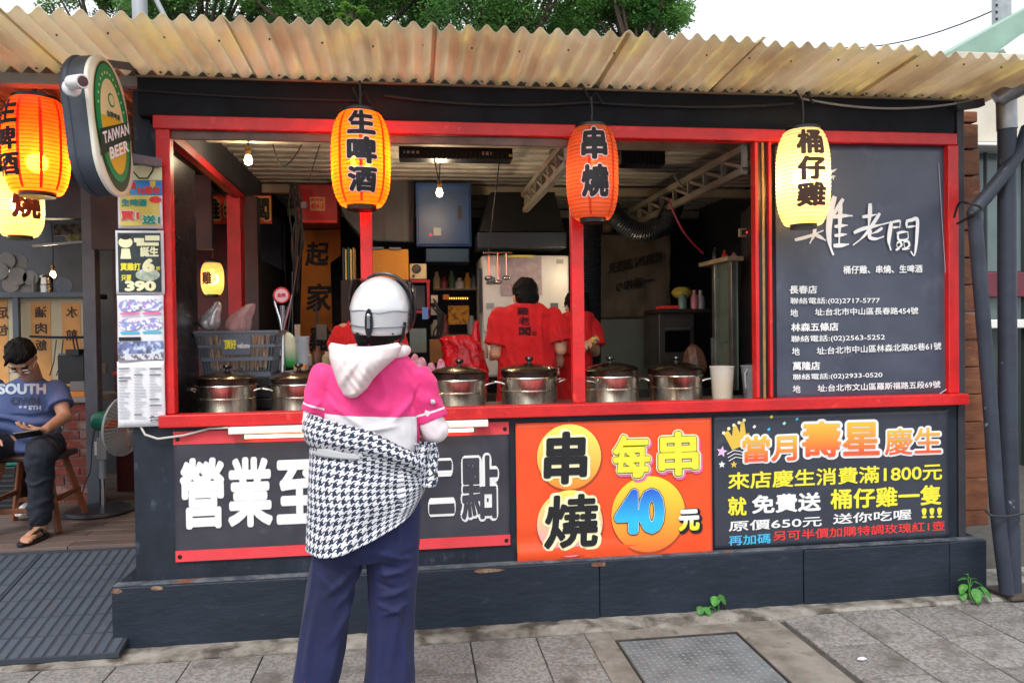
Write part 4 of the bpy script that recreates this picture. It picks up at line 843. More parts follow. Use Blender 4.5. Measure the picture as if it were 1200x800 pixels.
for k, (a, hw, top_, bot) in enumerate(((494, 8, 418, 448), (505, 8, 424, 455), (517, 7, 420, 455), (486, 7, 414, 442))):
    bag('wrapped_parcel', ('pink wrapped parcel second from the left', 'pink wrapped parcel with a white front, second from the right', 'pink wrapped parcel nearest the red bag', 'pink wrapped parcel closest to the customer shoulder')[k], [(a, hw, bot), (a, hw, (top_ + bot) / 2 + 3), (a, hw * .8, top_ + 8), (a, hw * .35, top_)], .85, .06, pk, cat='parcel', seed=k, nz=.008)['group'] = 'pink wrapped parcels behind the pots'
# range hood, heaters
hoodm = M('hood_dark', '15171d', '101216', 3, .5, .3)
t = T('range_hood', 'big dark cooking hood above the white fridge', 'hood', P(610, 293, 1.9)); MB().prism([P(*a, 1.75) for a in ((560, 272), (664, 272), (664, 290), (560, 290))], (0, .6, 0)).build('skirt', M('hood_edge', '262b33', rough=.4, metal=.3), t, bevel=.004)
MB().loft([[P(562, 271, 1.78), P(662, 271, 1.78), P(662, 271, 1.78) + Vector((0, .5, 0)), P(562, 271, 1.78) + Vector((0, .5, 0))], [P(575, 225, 1.95), P(650, 225, 1.95), P(650, 225, 1.95) + Vector((0, .3, 0)), P(575, 225, 1.95) + Vector((0, .3, 0))]]).build('canopy', hoodm, t, bevel=.004)
def heater(label, a, y):
    t, x0, x1, z0, z1 = B('ceiling_heater', label, 'heater', *a, y, .2, blackpl, group='black slotted heaters under the ceiling'); MB().box((x0, y, z0), (x1, y + .14, z1)).build('body', blackpl, t, bevel=.006)
    nsl = int((x1 - x0) / .03)
    for k in range(nsl): xx = x0 + .01 + k * (x1 - x0 - .02) / nsl; MB().box((xx, y - .012, z0 - .006), (xx + .012, y - .001, z0 + (z1 - z0) * .45)).build('fin', M('fin', '34363c', rough=.4, metal=.5), t)
    MB().box((x0, y - .02, z1 - .006), (x1, y + .14, z1 + .008)).build('shade', M('hs', '2b2d33', rough=.4), t)
    return t
t = heater('long black slotted heater left of the white truss', (467, 166, 601, 187), .95); onp('label_strip', M('ls', 'a8a8ac', rough=.4), 473, 177, 492, 180, .945, t, .006); onp('label_strip', M('ls2', 'c8a8a0', rough=.4), 565, 178, 576, 182, .945, t, .006); onp('label_strip', yel_p, 594, 181, 600, 184, .945, t, .006)
heater('short black slotted heater just left of the faded lantern', (648, 173, 668, 190), 1.0); heater('black slotted heater right of the faded lantern', (728, 172, 780, 193), 1.0)
# ducts
def ribbed(name, label, pts, r, m, pitch=.018, cat='duct'):
    path = [Vector(p) for p in pts]; out = []; rr = []
    L = [0]
    for a, b in zip(path, path[1:]): L.append(L[-1] + (b - a).length)
    n = int(L[-1] / (pitch / 2))
    for i in range(n + 1):
        s = L[-1] * i / n; k = max(j for j in range(len(L)) if L[j] <= s + 1e-9); k = min(k, len(path) - 2); f = (s - L[k]) / (L[k + 1] - L[k]); out.append(path[k].lerp(path[k + 1], f)); rr.append(r if i % 2 else r * .9)
    o = MB().tube(out, rr, 20).build(name, m, smooth=True); tag(o, label, cat); return o
def arc(pts, n=6):     # catmull-rom
    P4 = [pts[0]] + list(pts) + [pts[-1]]; out = []
    for i in range(1, len(P4) - 2):
        p0, p1, p2, p3 = [Vector(q) for q in P4[i - 1:i + 3]]
        for k in range(n): t = k / n; out.append(.5 * ((2 * p1) + (p2 - p0) * t + (2 * p0 - 5 * p1 + 4 * p2 - p3) * t * t + (3 * p1 - p0 - 3 * p2 + p3) * t ** 3))
    return out + [Vector(pts[-1])]
ribbed('flexible_duct', 'vertical black ribbed duct under the faded lantern', [P(692, 440, 1.35), P(692, 250, 1.35)], .078, M('duct_black', '1c1e24', '16171c', 5, .4))
ribbed('curved_duct', 'curved grey ribbed duct swinging under the ceiling right of the faded lantern', arc([P(715, 243, 1.6), P(730, 262, 1.6), P(752, 272, 1.6), P(775, 266, 1.6), P(787, 248, 1.65), P(792, 232, 1.9)]), .075, M('duct_dgrey', '2c3036', '24272c', 5, .35, .4))
tag(MB().tube(arc([P(783, 232, .9), P(790, 250, .9), P(800, 270, .9), P(812, 285, .95), P(824, 297, 1.0)]), .007, 8).build('red_hose', M('hose_red', 'a02838', rough=.5), smooth=True), 'thin red hose curving down to the shelf on the right', 'hose')
# dark banner and panel at the right back
t, x0, x1, z0, z1 = banner('cloth_banner', 'dim brown cloth banner hanging at the back right with faded mirrored print', 703, 275, 786, 372, 2.6, M('cloth_brown', '625a4e', '4a443c', 4, .9, bump=.3, bs=30), .04)
fade = M('faded_ink', '1c1a1a', rough=.9)
TX('KIRIN BEER', 'faded_text', fade, t, lambda u, v, d: (x0 + .05 + (x1 - x0 - .15) * u, 2.54 - d, z0 + (z1 - z0) * (.52 + .12 * v + .15 * u)), .03, mirror=True); TX('一番搾り', 'faded_text', fade, t, lambda u, v, d: (x0 + .12 + (x1 - x0 - .3) * u, 2.54 - d, z0 + (z1 - z0) * (.3 + .12 * v + .1 * u)), .03, mirror=True)
onp2('steel_partition', 'pale green grey panel below the brown cloth banner', 'panel', (703, 374, 760, 470), 2.55, M('palegreen', '6a766e', '5a645e', 2, .5), .05)
# glass fridge with shelf on top
ss = M('brushed_frame', '9c9a94', '7a7872', 8, .35, .9)
yn = .95; xg = P(857, 400, yn).x; yf = yn
while P(836, 400, yf).x < xg: yf += .01
z0 = 1.079; z1 = P(857, 306, yn).z; x1 = P(866, 400, yn).x
t = T('glass_door_cooler', 'narrow glass door cooler with steel frame on the right', 'cooler', (xg, yn, z0))
MB().box((xg + .03, yn + .01, z0), (x1, yf, z1)).build('body', M('cooler_inside', 'a8b8a8', '8c9c8e', 4, .5), t); MB().box((xg - .04, yn - .04, z1), (x1 + .02, yf + .15, z1 + .03)).build('top', M('tan_board', 'a08c6c', '86725a', 5, .6), t, bevel=.003)
for a, b in ((yn - .02, yn + .035), (yf - .05, yf)): MB().box((xg - .004, a, z0), (xg + .028, b, z1 - .001)).build('frame', ss, t, bevel=.002)
MB().box((xg + .006, yn + .036, z0), (xg + .01, yf - .051, z1 - .002)).build('glass', GLASS('cooler_glass', '6a7a70', .05, .4), t); MB().box((xg - .02, yf - .02, z0 + .1), (xg - .006, yf - .005, z0 + .35)).build('handle', ss, t)
for k in range(3): MB().box((xg + .012, yn + .04, z0 + .12 + k * .2), (xg + .028, yf - .055, z0 + .127 + k * .2)).build('shelf', ss, t)
# controller panel on the dark right wall
t = T('wall_panel', 'dark brown wall panel at the right side with a lit controller', 'panel', (2.0, 1.05, 1.079)); wy_ = M('panel_brown', '2e2a2c', '232022', 3, .45)
a = P(866, 245, 1.04); b = P(905, 470, .75)
MB().prism([P(868, 250, 1.15), P(903, 222, .4), P(903, 478, .4), P(868, 460, 1.15)], (.04, .02, 0)).build('board', wy_, t)
c = P(873, 273, 1.0); MB().box((c.x - .05, .98, c.z - .028), (c.x + .055, .999, c.z + .028)).build('controller', M('ctrl', 'b8b090', rough=.5), t, bevel=.003); MB().box((c.x - .035, .972, c.z - .017), (c.x + .04, .979, c.z + .017)).build('display', M('ctrl_dark', '3c4a3a', rough=.3), t); MB().ell((c.x + .008, .971, c.z), .014, .004, .009, n=10).build('indicator', EMIT('led_red2', 'ff2a2a', 3), t)
for px, hh, nm, lab, mm in ((849, 12, 'bottle', 'small red bottle on top of the cooler', redp), (860, 9, 'shaker', 'small pinkish shaker right of the red bottle on the cooler', M('shk', 'd09a90', rough=.5)), (838, 15, 'bottle', 'dark bottle on top of the cooler at its left', blackpl)):
    q = P(px, 300, 1.2); kk = 5.0 / FPX * hh; tag(MB().lathe([(0, 0), (.022, .001), (.022, kk * .6), (.01, kk * .8), (.01, kk), (0, kk)], (q.x, 1.2, z1 + .0305), 14).build(nm, mm, smooth=True), lab, nm)
# oven, shelf and items
t, x0, x1, z0, z1 = boxthing('oven', 'small dark oven with a steel front behind the right hand pots', 'oven', 772, 362, 814, 432, 1.9, .4, M('oven_steel', '565250', '403d3c', 5, .4, .6)); onp('oven_door', M('black_glass', 'a'), 779, 388, 808, 412, 1.899, t); onp('handle', ss, 779, 384, 808, 386, 1.89, t, .015)
onp2('red_tray', 'red tray on top of the small oven', 'tray', (778, 358, 796, 361.5), 1.95, redp, .2)
tag(MB().ell(P(799, 343, 2.0), .085, .07, .05, n=16).build('yellow_cloth', M('ycloth', 'a8983a', '8a7c2c', 8, .8), smooth=True), 'folded dull yellow cloth above the oven', 'cloth')
for px, mm, lab in ((814, M('pinkb', 'a86878', rough=.4), 'pink bottle beside the yellow cloth'), (821, M('greyb', '8a8a90', rough=.4), 'grey bottle beside the pink one above the oven'), (800, M('tealb', '5a7a78', rough=.4), 'dull teal jar under the yellow cloth')):
    q = P(px, 362, 1.95); tag(MB().lathe([(0, 0), (.035, .001), (.035, .09), (.015, .12), (.015, .15), (0, .15)], q, 14).build('bottle', mm, smooth=True), lab, 'bottle')
onp2('work_shelf', 'dark shelf board carrying the bottles above the oven', 'shelf', (770, 362.3, 832, 366), 1.86, M('dwood', 'a'), .3)
bag('food_bag', 'brown transparent bag of food beside the cooler', [(815, 15, 440), (815, 14, 425), (814, 12, 412), (812, 5, 403)], 1.3, .08, M('brown_bag', '6a4634', '4a3024', 12, .3, bump=.6, bs=18), seed=8)
# back counter below
tag(MB().box((-1.1, 1.75, .16), (2.4, 1.92, 1.02)).box((-1.1, 1.70, 1.021), (.45, 1.93, 1.05)).build('work_bench', M('bench', '4a4845', '33312f', 4, .5, .5)), 'dark steel work bench along the back of the kitchen', 'bench')
for k, (px, py, hh, rr, cc, lab) in enumerate(((568, 410, 20, 4, 'c8c0b0', 'pale sauce bottle left of the man at work'), (577, 415, 15, 3.4, 'a86a3a', 'brown sauce jar beside the pale bottle'), (668, 402, 34, 4, 'c8a84a', 'yellow capped bottle just left of the red post'), (660, 408, 22, 4, '8a8076', 'grey jar right of the man at work'), (651, 452, 8, 6, '8a5a34', 'small brown dish behind the fourth pot'))):
    q = P(px, py + hh / 2, 1.35); kk = 5.15 / FPX; tag(MB().lathe([(0, 0), (rr * kk, .001), (rr * kk, hh * kk * .65), (rr * kk * .45, hh * kk * .85), (rr * kk * .45, hh * kk), (0, hh * kk)], q, 14).build('jar', M('jar%d' % k, cc, rough=.4), smooth=True), lab, 'jar')
# shelves of jars and bottles at the back
def shelf_row(label, x0p, x1p, py, y, items, hooks=0):
    a = P(x0p, py, y); b = P(x1p, py, y); t = T('wall_shelf', label, 'shelf', a); MB().box((a.x, y, a.z - .015), (b.x, y + .16, a.z)).build('board', M('shelf_board', '6a5c4c', '4e4338', 6, .6), t, bevel=.002)
    rs = random.Random(int(x0p))
    for k, (f_, h_, r_, cc, nm, lab) in enumerate(items):
        x = a.x + (b.x - a.x) * f_; m = M('ware_' + cc, cc, rough=.35)
        tag(MB().lathe([(0, .001), (r_, .001), (r_, h_ * .62), (r_ * .5, h_ * .8), (r_ * .45, h_), (0, h_)], (x, y + .07, a.z), 14).build(nm, m, smooth=True), lab, nm)
shelf_row('narrow back shelf between the blue cabinet and the white fridge', 508, 560, 338, 2.3, [(.08, .14, .03, 'b8a070', 'bottle', 'tan bottle at the left end of the narrow back shelf'), (.24, .10, .035, '8a3428', 'jar', 'dark red jar second from left on the narrow back shelf'), (.42, .15, .028, '4c6a4a', 'bottle', 'green bottle in the middle of the narrow back shelf'), (.6, .09, .04, 'c8c0b0', 'jar', 'pale jar right of the green bottle on the narrow shelf'), (.78, .13, .03, 'c08a30', 'bottle', 'amber bottle near the right end of the narrow shelf'), (.92, .11, .03, '5a5a60', 'jar', 'grey jar at the right end of the narrow shelf')])
shelf_row('low back shelf below the yellow label sheet', 505, 562, 392, 2.2, [(.1, .12, .04, 'a89a84', 'jar', 'beige jar leftmost on the low back shelf'), (.3, .16, .03, '7a2a24', 'bottle', 'wine red bottle on the low back shelf'), (.85, .15, .035, '8c8c90', 'jar', 'grey tin beside the fridge on the low back shelf')])
shelf_row('back shelf over the brown cloth banner at the right', 706, 786, 272, 2.75, [(.1, .12, .05, '7c6a50', 'jar', 'brown jar above the cloth banner'), (.35, .1, .05, '8a8478', 'jar', 'grey jar above the cloth banner')])
shelf_row('left shelf with cups in front of the orange banner', 352, 398, 428, 1.45, [(.15, .1, .035, 'a8b0b4', 'cup', 'silver cup left on the shelf before the orange banner'), (.42, .13, .03, '5c3c2c', 'bottle', 'brown sauce bottle on the shelf before the orange banner'), (.66, .09, .04, 'c4b490', 'cup', 'cream cup on the shelf before the orange banner'), (.88, .14, .03, '2c3438', 'bottle', 'black bottle nearest the customer on that same shelf')])
# ladles hanging from a rail over the fridge side
t = T('ladle_rail', 'steel rail with hanging ladles under the hood edge', 'rail', P(610, 300, 1.7)); a = P(566, 296, 1.72); b = P(600, 296, 1.72); MB().tube([a, b], .006, 8).build('rail', sil, t, smooth=True)
for k in range(3):
    p0 = a.lerp(b, .2 + .3 * k); l_ = .17 + .03 * (k % 2); ld = MB().tube([p0, p0 - Vector((0, .005, l_))], .005, 6).ell(p0 - Vector((0, .0, l_ + .02)), .035, .03, .02, n=14).build('ladle', sil, smooth=True); tag(ld, ('leftmost', 'middle', 'rightmost')[k] + ' steel ladle of the three hanging under the hood', 'ladle', 'ladles under the hood')
# inside left: signs, banner
t, x0, x1, z0, z1 = B('hanging_sign', 'red hanging sign with yellow outlined shop characters seen through the side opening', 'sign', 232, 228, 318, 262, 2.14, .05, redd)
redsign = M('sign_red', 'dc3a20', 'c83018', 4, .5); MB().box((x0, 2.14, z0), (x1, 2.17, z1)).build('board', redsign, t)
for s, a in (('雞', (236, 232, 258, 258)), ('老', (262, 232, 284, 258)), ('闆', (296, 232, 316, 258))):
    TX(s, 'character_outline', M('ylw_out', 'd8b060', rough=.5), t, PL(*a, 2.136), .12, 10, fit=.04); TX(s, 'character', blk_p, t, PL(*a, 2.131), .035, 8)
t, x0, x1, z0, z1 = boxthing('red_cabinet', 'dark red hanging cabinet with a house number plate', 'cabinet', 348, 216, 395, 262, 2.2, .3, M('cab_red', 'b01a22', '8a1018', 4, .45))
onp('number_plate', M('plate_cream', 'c8a070', rough=.5), 363, 231, 381, 247, 2.199, t); TX('長春路', 'plate_text', redsign, t, PL(364, 232, 380, 236, 2.19), .03); TX('454-2', 'plate_text', redsign, t, PL(364, 238, 380, 245, 2.19), .05)
onp('edge', redsign, 350, 258, 395, 261, 2.198, t)
y = 3.0; t = T('orange_door_banner', 'tall orange brown hanging banner with black brush characters', 'banner', P(375, 440, y)); ob = M('orange_cloth', 'd88428', 'b4661c', 2.5, .7)
MB().prism([P(*a, y) for a in ((355, 270), (399, 269), (399, 299), (387, 308), (391, 440), (350, 440))], (0, .02, 0)).build('sheet', ob, t)
for s, a in (('起', (358, 283, 386, 312)), ('家', (359, 332, 389, 365)), ('雞', (362, 382, 388, 412))): TX(s, 'brush_character', blk_p, t, PL(*a, y - .004), .03, 10, shear=.1)
# utensils, hung clutter near x 345
rs = random.Random(2); t = T('cord_tangle', 'tangle of dark cords and plugs hung at the back left', 'cords', P(347, 300, 1.8))
for k in range(9): MB().tube(arc([P(343 + rs.uniform(-4, 6), 215, 1.8), P(346 + rs.uniform(-8, 8), 245 + rs.uniform(-8, 8), 1.77), P(348 + rs.uniform(-8, 10), 275 + rs.uniform(-8, 8), 1.76), P(346 + rs.uniform(-5, 5), 312 + rs.uniform(0, 40), 1.8)], 4), .006, 6).build('cord', rubber, t, smooth=True)
MB().box(*(lambda r: ((r[0], 1.75, r[2]), (r[1], 1.79, r[3])))(rectP(352, 236, 359, 244, 1.75))).build('plug', grey_metal, t, bevel=.003)
for k, (a, b) in enumerate((((343, 318), (343, 420)), ((350, 300), (336, 400)), ((371, 355), (371, 430)))): tag(MB().tube([P(*a, 1.7), P(*b, 1.7)], .007, 6).build('pole', blackpl, smooth=True), ('thin dark upright pole in front of the orange banner edge', 'thin dark pole leaning left of the orange banner', 'short dark pole in front of the orange banner')[k], 'pole')
onp2('upright_board', 'small pale board standing behind the cups', 'board', (345, 380, 352, 412), 1.5, M('pboard', 'a8a090', rough=.6), .02); onp2('note_card', 'grey card propped before the orange banner', 'card', (371, 380, 383, 398), 1.6, M('ncard', '5a564e', rough=.6), .01)
# ceiling cables
for k, (a, b, s_) in enumerate((((291, 160), (291, 186), .0), ((317, 158), (333, 195), .05), ((333, 195), (358, 160), .03), ((378, 160), (362, 210), 0), ((505, 168), (515, 215), 0), ((585, 190), (572, 300), 0))): cable('ceiling wire %s' % ('dropping to the shaded bulb', 'looping down left of the glowing orange lantern', 'looping back up to the ceiling left of the orange lantern', 'strung slanting above the red cabinet', 'dropping to the bulb before the blue cabinet', 'hanging thin and straight before the range hood')[k], sag(P(*a, 1.0), P(*b, 1.0), s_, 8), .004)
tag(MB().tube(arc([P(790, 205, 1.2), P(806, 222, 1.2), P(840, 208, 1.2), P(878, 186, 1.2)]), .008, 8).build('conduit', M('conduit', '6a655c', rough=.5), smooth=True), 'pale conduit snaking across the ceiling at the right', 'conduit')
# ------------------------------------------------------------------ people
from mathutils.bvhtree import BVHTree
skin = M('skin', 'b88870', 'a87860', 12, .5, detail=3); skin2 = M('skin_pale', 'd0a080', 'c08c6c', 12, .5, detail=3); hair_m = M('black_hair', '070606', '100d0e', 60, .6, stretch=(1, 1, .3), bump=1., bs=120, spec=.2)
def hp(g, C, Rm, s=1.):
    f = lambda x, y, z: Vector(C) + Rm @ Vector((x * s, y * s, z * s)); r3 = Rm
    g.ell(f(0, -.012, .025), .076 * s, .094 * s, .098 * s, r3); g.ell(f(0, .025, -.045), .056 * s, .062 * s, .066 * s, r3)
    g.ell(f(0, .04, -.085), .03 * s, .028 * s, .024 * s, r3); g.capsule(f(0, .082, .018), .010 * s, f(0, .103, -.018), .016 * s); g.ell(f(0, .085, -.055), .026 * s, .012 * s, .008 * s, r3, 12)
    g.ell(f(0, .082, .035), .045 * s, .012 * s, .010 * s, r3, 12)
    for k in (-1, 1): g.ell(f(k * .078, -.008, -.005), .010 * s, .020 * s, .032 * s, r3, 14); g.ell(f(k * .035, .06, -.03), .028 * s, .025 * s, .025 * s, r3, 14)
def face_parts(C, Rm, par, s=1., brow=True):
    f = lambda x, y, z: Vector(C) + Rm @ Vector((x * s, y * s, z * s))
    for k in (-1, 1):
        MB().ell(f(k * .031, .078, .012), .014 * s, .008 * s, .006 * s, Rm, 12).build('eye', M('eye_dark', '1c120e', rough=.2), par, smooth=True)
        MB().tube([f(k * .016, .088, .034), f(k * .032, .09, .04), f(k * .05, .076, .034)], .003 * s, 6).build('eyebrow', hair_m, par)
    MB().tube([f(-.022, .093, -.055), f(0, .1, -.053), f(.022, .093, -.055)], .0035 * s, 6).build('lips', M('lips', '9a5048', rough=.5), par, smooth=True)
def hand(g, w, d, n, side, curl=.5, s=1., L=(.068, .078, .072, .056)):
    """w wrist, d direction of the hand, n palm normal, side +1/-1 where the thumb is along d x n"""
    w = Vector(w); d = Vector(d).normalized(); n = Vector(n); n = (n - d * n.dot(d)).normalized(); a = d.cross(n) * side
    pc = w + d * .048 * s; Rm = Matrix((a, d, n)).transposed()
    g.ell(pc, .041 * s, .052 * s, .017 * s, Rm, 16)
    for i, l in enumerate(L):
        o = (.030 - .0205 * i) * s; b = pc + a * o + d * (.036 if i in (1, 2) else .030) * s; c1 = curl * (.8 + .12 * i); d1 = d * math.cos(c1) + n * math.sin(c1) + a * (.06 - .04 * i)
        m1 = b + d1.normalized() * l * .45 * s; d2 = d * math.cos(c1 * 2) + n * math.sin(c1 * 2); m2 = m1 + d2 * l * .32 * s; d3 = d * math.cos(c1 * 2.7) + n * math.sin(c1 * 2.7); m3 = m2 + d3 * l * .25 * s
        g.capsule(b, .0095 * s, m1, .009 * s, 8); g.capsule(m1, .009 * s, m2, .0082 * s, 8); g.capsule(m2, .0082 * s, m3, .0072 * s, 8)
    tb = w + d * .02 * s + a * .026 * s; t1 = tb + (a * .75 + d * .6 + n * .25).normalized() * .042 * s; t2 = t1 + (d * .8 + a * .25 + n * (.25 + curl * .4)).normalized() * .032 * s
    g.capsule(tb, .013 * s, t1, .0105 * s, 8); g.capsule(t1, .0105 * s, t2, .0085 * s, 8)
def limb(g, pts, n=16):
    for (p, r), (q, r2) in zip(pts, pts[1:]): g.capsule(p, r, q, r2, n)
def folds(k=1., st=(9, 9, 5), a=.006, seed=0): return lambda c: a * noise.noise(Vector((c.x * st[0] * k + seed, c.y * st[1] * k, c.z * st[2] * k))) + a * .45 * noise.noise(Vector((c.x * st[0] * 3 * k, c.y * 20 * k + seed, (c.z + c.x * .6) * 22 * k)))
def eul(x, y, z): return (Matrix.Rotation(z, 3, 'Z') @ Matrix.Rotation(x, 3, 'X') @ Matrix.Rotation(y, 3, 'Y'))
def proj(ob):
    me = ob.data; bv = BVHTree.FromPolygons([v.co for v in me.vertices], [tuple(p.vertices) for p in me.polygons])
    def f(px, py, d=.003):
        r = ray(px, py).normalized(); h = bv.ray_cast(CAM, r)
        p = h[0] if h[0] is not None else CAM + r * 4.9
        return p - r * d
    return f

def crease(c, p, q_, w, amp):      # a soft-edged fold along the segment p-q, in x,z
    d = Vector((q_[0] - p[0], q_[1] - p[1])); r = Vector((c.x - p[0], c.z - p[1])); L2 = d.dot(d); f = r.dot(d) / L2
    if f < 0 or f > 1: return 0
    dist = (r.x * d.y - r.y * d.x) / math.sqrt(L2); return amp * math.exp(-(dist / w) ** 2) * math.sin(math.pi * f)
# --- customer with her back to us
YC = -1.1
q = lambda px, py, y=YC: P(px, py, y)
cu = T('person', 'customer in white helmet and pink top seen from behind, checked jacket tied round waist', 'person', (q(432, 600).x, YC, 0))
pinkm = M('pink_jersey', 'e2357e', 'd82a72', 5, .75, bump=.25, bs=26, sheen=.1, bd=.006); whm = M('white_jersey', 'e6e2e4', 'd6d2d8', 5, .8, bump=.15, bs=30); navy = M('navy_trousers', '131a48', '0d1338', 4, .8, bump=.15, bs=60, sheen=.05)
K = (YC - CAM.y) / FPX
sh = dict(L=q(386, 437), R=q(487, 441), eL=q(372, 492), eR=q(504, 500), hL=q(385, 480, -.78), hR=q(478, 482, -.72))
hC = q(447, 364, -1.08)
# body: one continuous figure under the clothes
g = MB(); Rh = eul(-.08, 0, -.12)
hp(g, hC, Rh, 1.0); limb(g, [(q(446, 395), .055), (q(442, 420), .06)])
cx = lambda px, py: (q(px, py).x, YC, q(px, py).z)
g.rings([(*cx(440, 418), .06, .05), (*cx(438, 436), .115, .075), (*cx(436, 470), .145, .095), (*cx(434, 520), .14, .095), (*cx(432, 560), .15, .11), (*cx(432, 610), .165, .115), (*cx(432, 640), .12, .1)])
limb(g, [(sh['L'] + Vector((.015, 0, -.02)), .036), (sh['eL'] + Vector((.0, .02, .0)), .04), (sh['hL'], .028)]); limb(g, [(sh['R'] + Vector((-.015, 0, -.02)), .036), (sh['eR'] + Vector((-.01, .02, 0)), .04), (sh['hR'], .028)])
hand(g, sh['hL'], (.5, 1, .1), (0, 0, -1), 1, .5); hand(g, sh['hR'], (-.5, 1, .1), (0, 0, -1), -1, .5)
for a, b, c in (((400, 640), (388, 700), (368, 850)), ((460, 640), (460, 705), (458, 850))): limb(g, [(q(*a), .06), (q(*b), .05), (q(*c), .04)])
blob('body', g, skin2, cu, .007, 3)
# shirt with sleeves
g = MB()
g.rings([(*cx(443, 404), .062, .058), (*cx(441, 414), .10, .075), (*cx(438, 426), .150, .092), (*cx(436, 445), .168, .106), (*cx(435, 475), .170, .118), (*cx(434, 505), .170, .118), (*cx(432, 540), .170, .118), (*cx(431, 560), .170, .12)], n=32)
for s_, e_, dx in (('L', 'eL', -.006), ('R', 'eR', .012)):
    a = sh[s_] + Vector((.0, 0, -.005)); b = sh[e_] + Vector((dx, .01, .005)); m_ = a.lerp(b, .5)
    d = (b - a).normalized(); u = d.cross(Vector((0, 1, 0))).normalized(); w = d.cross(u)
    g.loft([[a.lerp(b, f) + (u * math.cos(2 * math.pi * j / 20) + w * math.sin(2 * math.pi * j / 20) * 1.0) * r for j in range(20)] for f, r in ((-.18, .045), (-.08, .060), (.1, .066), (.4, .065), (.7, .061), (.88, .064))])
zline = lambda c: q(440, 484).z - (c.x - q(440, 484).x) * .06
sL, sR = sh['L'], sh['R']; midx = q(436, 500).x
def pick_shirt(c):
    for s_, e_, sg in (('L', 'eL', -1), ('R', 'eR', 1)):
        a = sh[s_]; d = sh[e_] - a; f = (c - a).dot(d) / d.dot(d)
        if sg * (c.x - midx) > .158: return 2 if .69 < f < .73 else 0
    return 1 if c.z < zline(c) else 0
sf0 = folds(1.1, (7, 7, 6), .006, 3)
SC = [((q(*a, YC - .1).x, q(*a, YC - .1).z), (q(*b, YC - .1).x, q(*b, YC - .1).z), w, m) for a, b, w, m in (((385, 470), (425, 500), .012, .010), ((380, 455), (400, 482), .008, -.008), ((490, 462), (455, 498), .012, .012), ((494, 450), (478, 486), .009, -.009), ((420, 505), (470, 498), .010, .009), ((376, 470), (362, 482), .008, .008), ((500, 462), (512, 478), .008, .008), ((470, 430), (492, 470), .010, .008))]
sf = lambda c: sf0(c) + (sum(crease(c, *k) for k in SC) if c.y < YC else 0) + .008 * max(0, 1 - abs(noise.noise(Vector((c.x * 7, c.y * 7, c.z * 6 + c.x * 5)))) * 5) - .003
scut = [(q(440, 484), Vector((.06, 0, 1)).normalized()), (Vector((midx - .158, 0, 0)), Vector((1, 0, 0))), (Vector((midx + .158, 0, 0)), Vector((1, 0, 0)))]
for s_, e_ in (('L', 'eL'), ('R', 'eR')):
    for f_ in (.69, .73): scut.append((sh[s_].lerp(sh[e_], f_), (sh[e_] - sh[s_]).normalized()))
shirt = blob('shirt', g, [pinkm, whm, whm], cu, .0055, 5, disp=sf, pick=pick_shirt, cut=scut)
# white under-sleeves to the elbow, forearms forward
g = MB()
for s_, e_, h_, dx in (('L', 'eL', 'hL', -.002), ('R', 'eR', 'hR', .016)):
    a = sh[s_].lerp(sh[e_], .55); e2 = sh[e_] + Vector((dx, .01, -.012)); limb(g, [(a, .050), (e2, .052), (e2.lerp(sh[h_], .5), .042), (e2.lerp(sh[h_], .93), .034)])
blob('arm_sleeves', g, M('arm_sleeve_white', 'e8dce0', 'd8ccd2', 6, .8), cu, .006, 5, disp=folds(1.6, (9, 9, 9), .007, 7))
TX('B', 'sleeve_mark', whm, cu, (lambda f: lambda u, v, d: f(505 + 5 * u, 473 - 5 * v))(proj(shirt)), .08)
# hood hanging down the back
g = MB(); hb = -1.2
for k in range(13):
    a = math.pi * 2 * k / 12; a2 = math.pi * 2 * (k + 1) / 12
    pa = Vector((q(436, 0).x * 0 + q(440, 408).x + .105 * math.cos(a), YC - .012 + .085 * math.sin(a), q(440, 411).z + .008 * math.sin(a))); pb = Vector((q(440, 408).x + .105 * math.cos(a2), YC - .012 + .085 * math.sin(a2), q(440, 411).z + .008 * math.sin(a2)))
    g.capsule(pa, .022, pb, .022, 10)
blob('collar', g, M('hood_white', 'ecdedd', 'e0cccc', 5, .85, bump=.2, bs=30), cu, .006, 4)
def ridge(x, y=0, z=0): return 1 - abs(noise.noise(Vector((x, y, z)))) * 2.2
hl = [(0, 389, 402), (.12, 386, 406), (.3, 387, 420), (.5, 392, 436), (.7, 397, 450), (.88, 403, 461), (1, 409, 466)]; hr = [(0, 466, 402), (.12, 470, 406), (.3, 465, 417), (.5, 450, 430), (.7, 437, 443), (.88, 429, 455), (1, 416, 466)]
def tri(v, L):
    for (a, b, c), (d, e_, f_) in zip(L, L[1:]):
        if v <= d: k = (v - a) / (d - a); return b + (e_ - b) * k, c + (f_ - c) * k
    return L[-1][1:]
def hoodf(u, v):
    u2 = (u - .5) * 1.0 + .5; (lx, ly), (rx_, ry_) = tri(v, hl), tri(v, hr); px = lx + (rx_ - lx) * u2; py = ly + (ry_ - ly) * u2 + 5 * math.sin(math.pi * u) * (1 - v) * (v > -.1)
    edge = math.sin(math.pi * u) ** .45; bulge = (.045 + .035 * math.sin(math.pi * min(1, v * 1.05))) * edge
    fold = .016 * ridge(px * .05 + py * .028, py * .012, 1.) * edge + .010 * ridge(px * .1 - py * .07, 3.) * edge * v
    y = YC - .115 - bulge - fold + .03 * (1 - edge)
    p = P(px, py, y); 
    if v > .93: y2 = (v - .93) / .07; p.y += .03 * y2
    return p
shell('hood', hoodf, 50, 50, MATS['hood_white'], cu, .007)
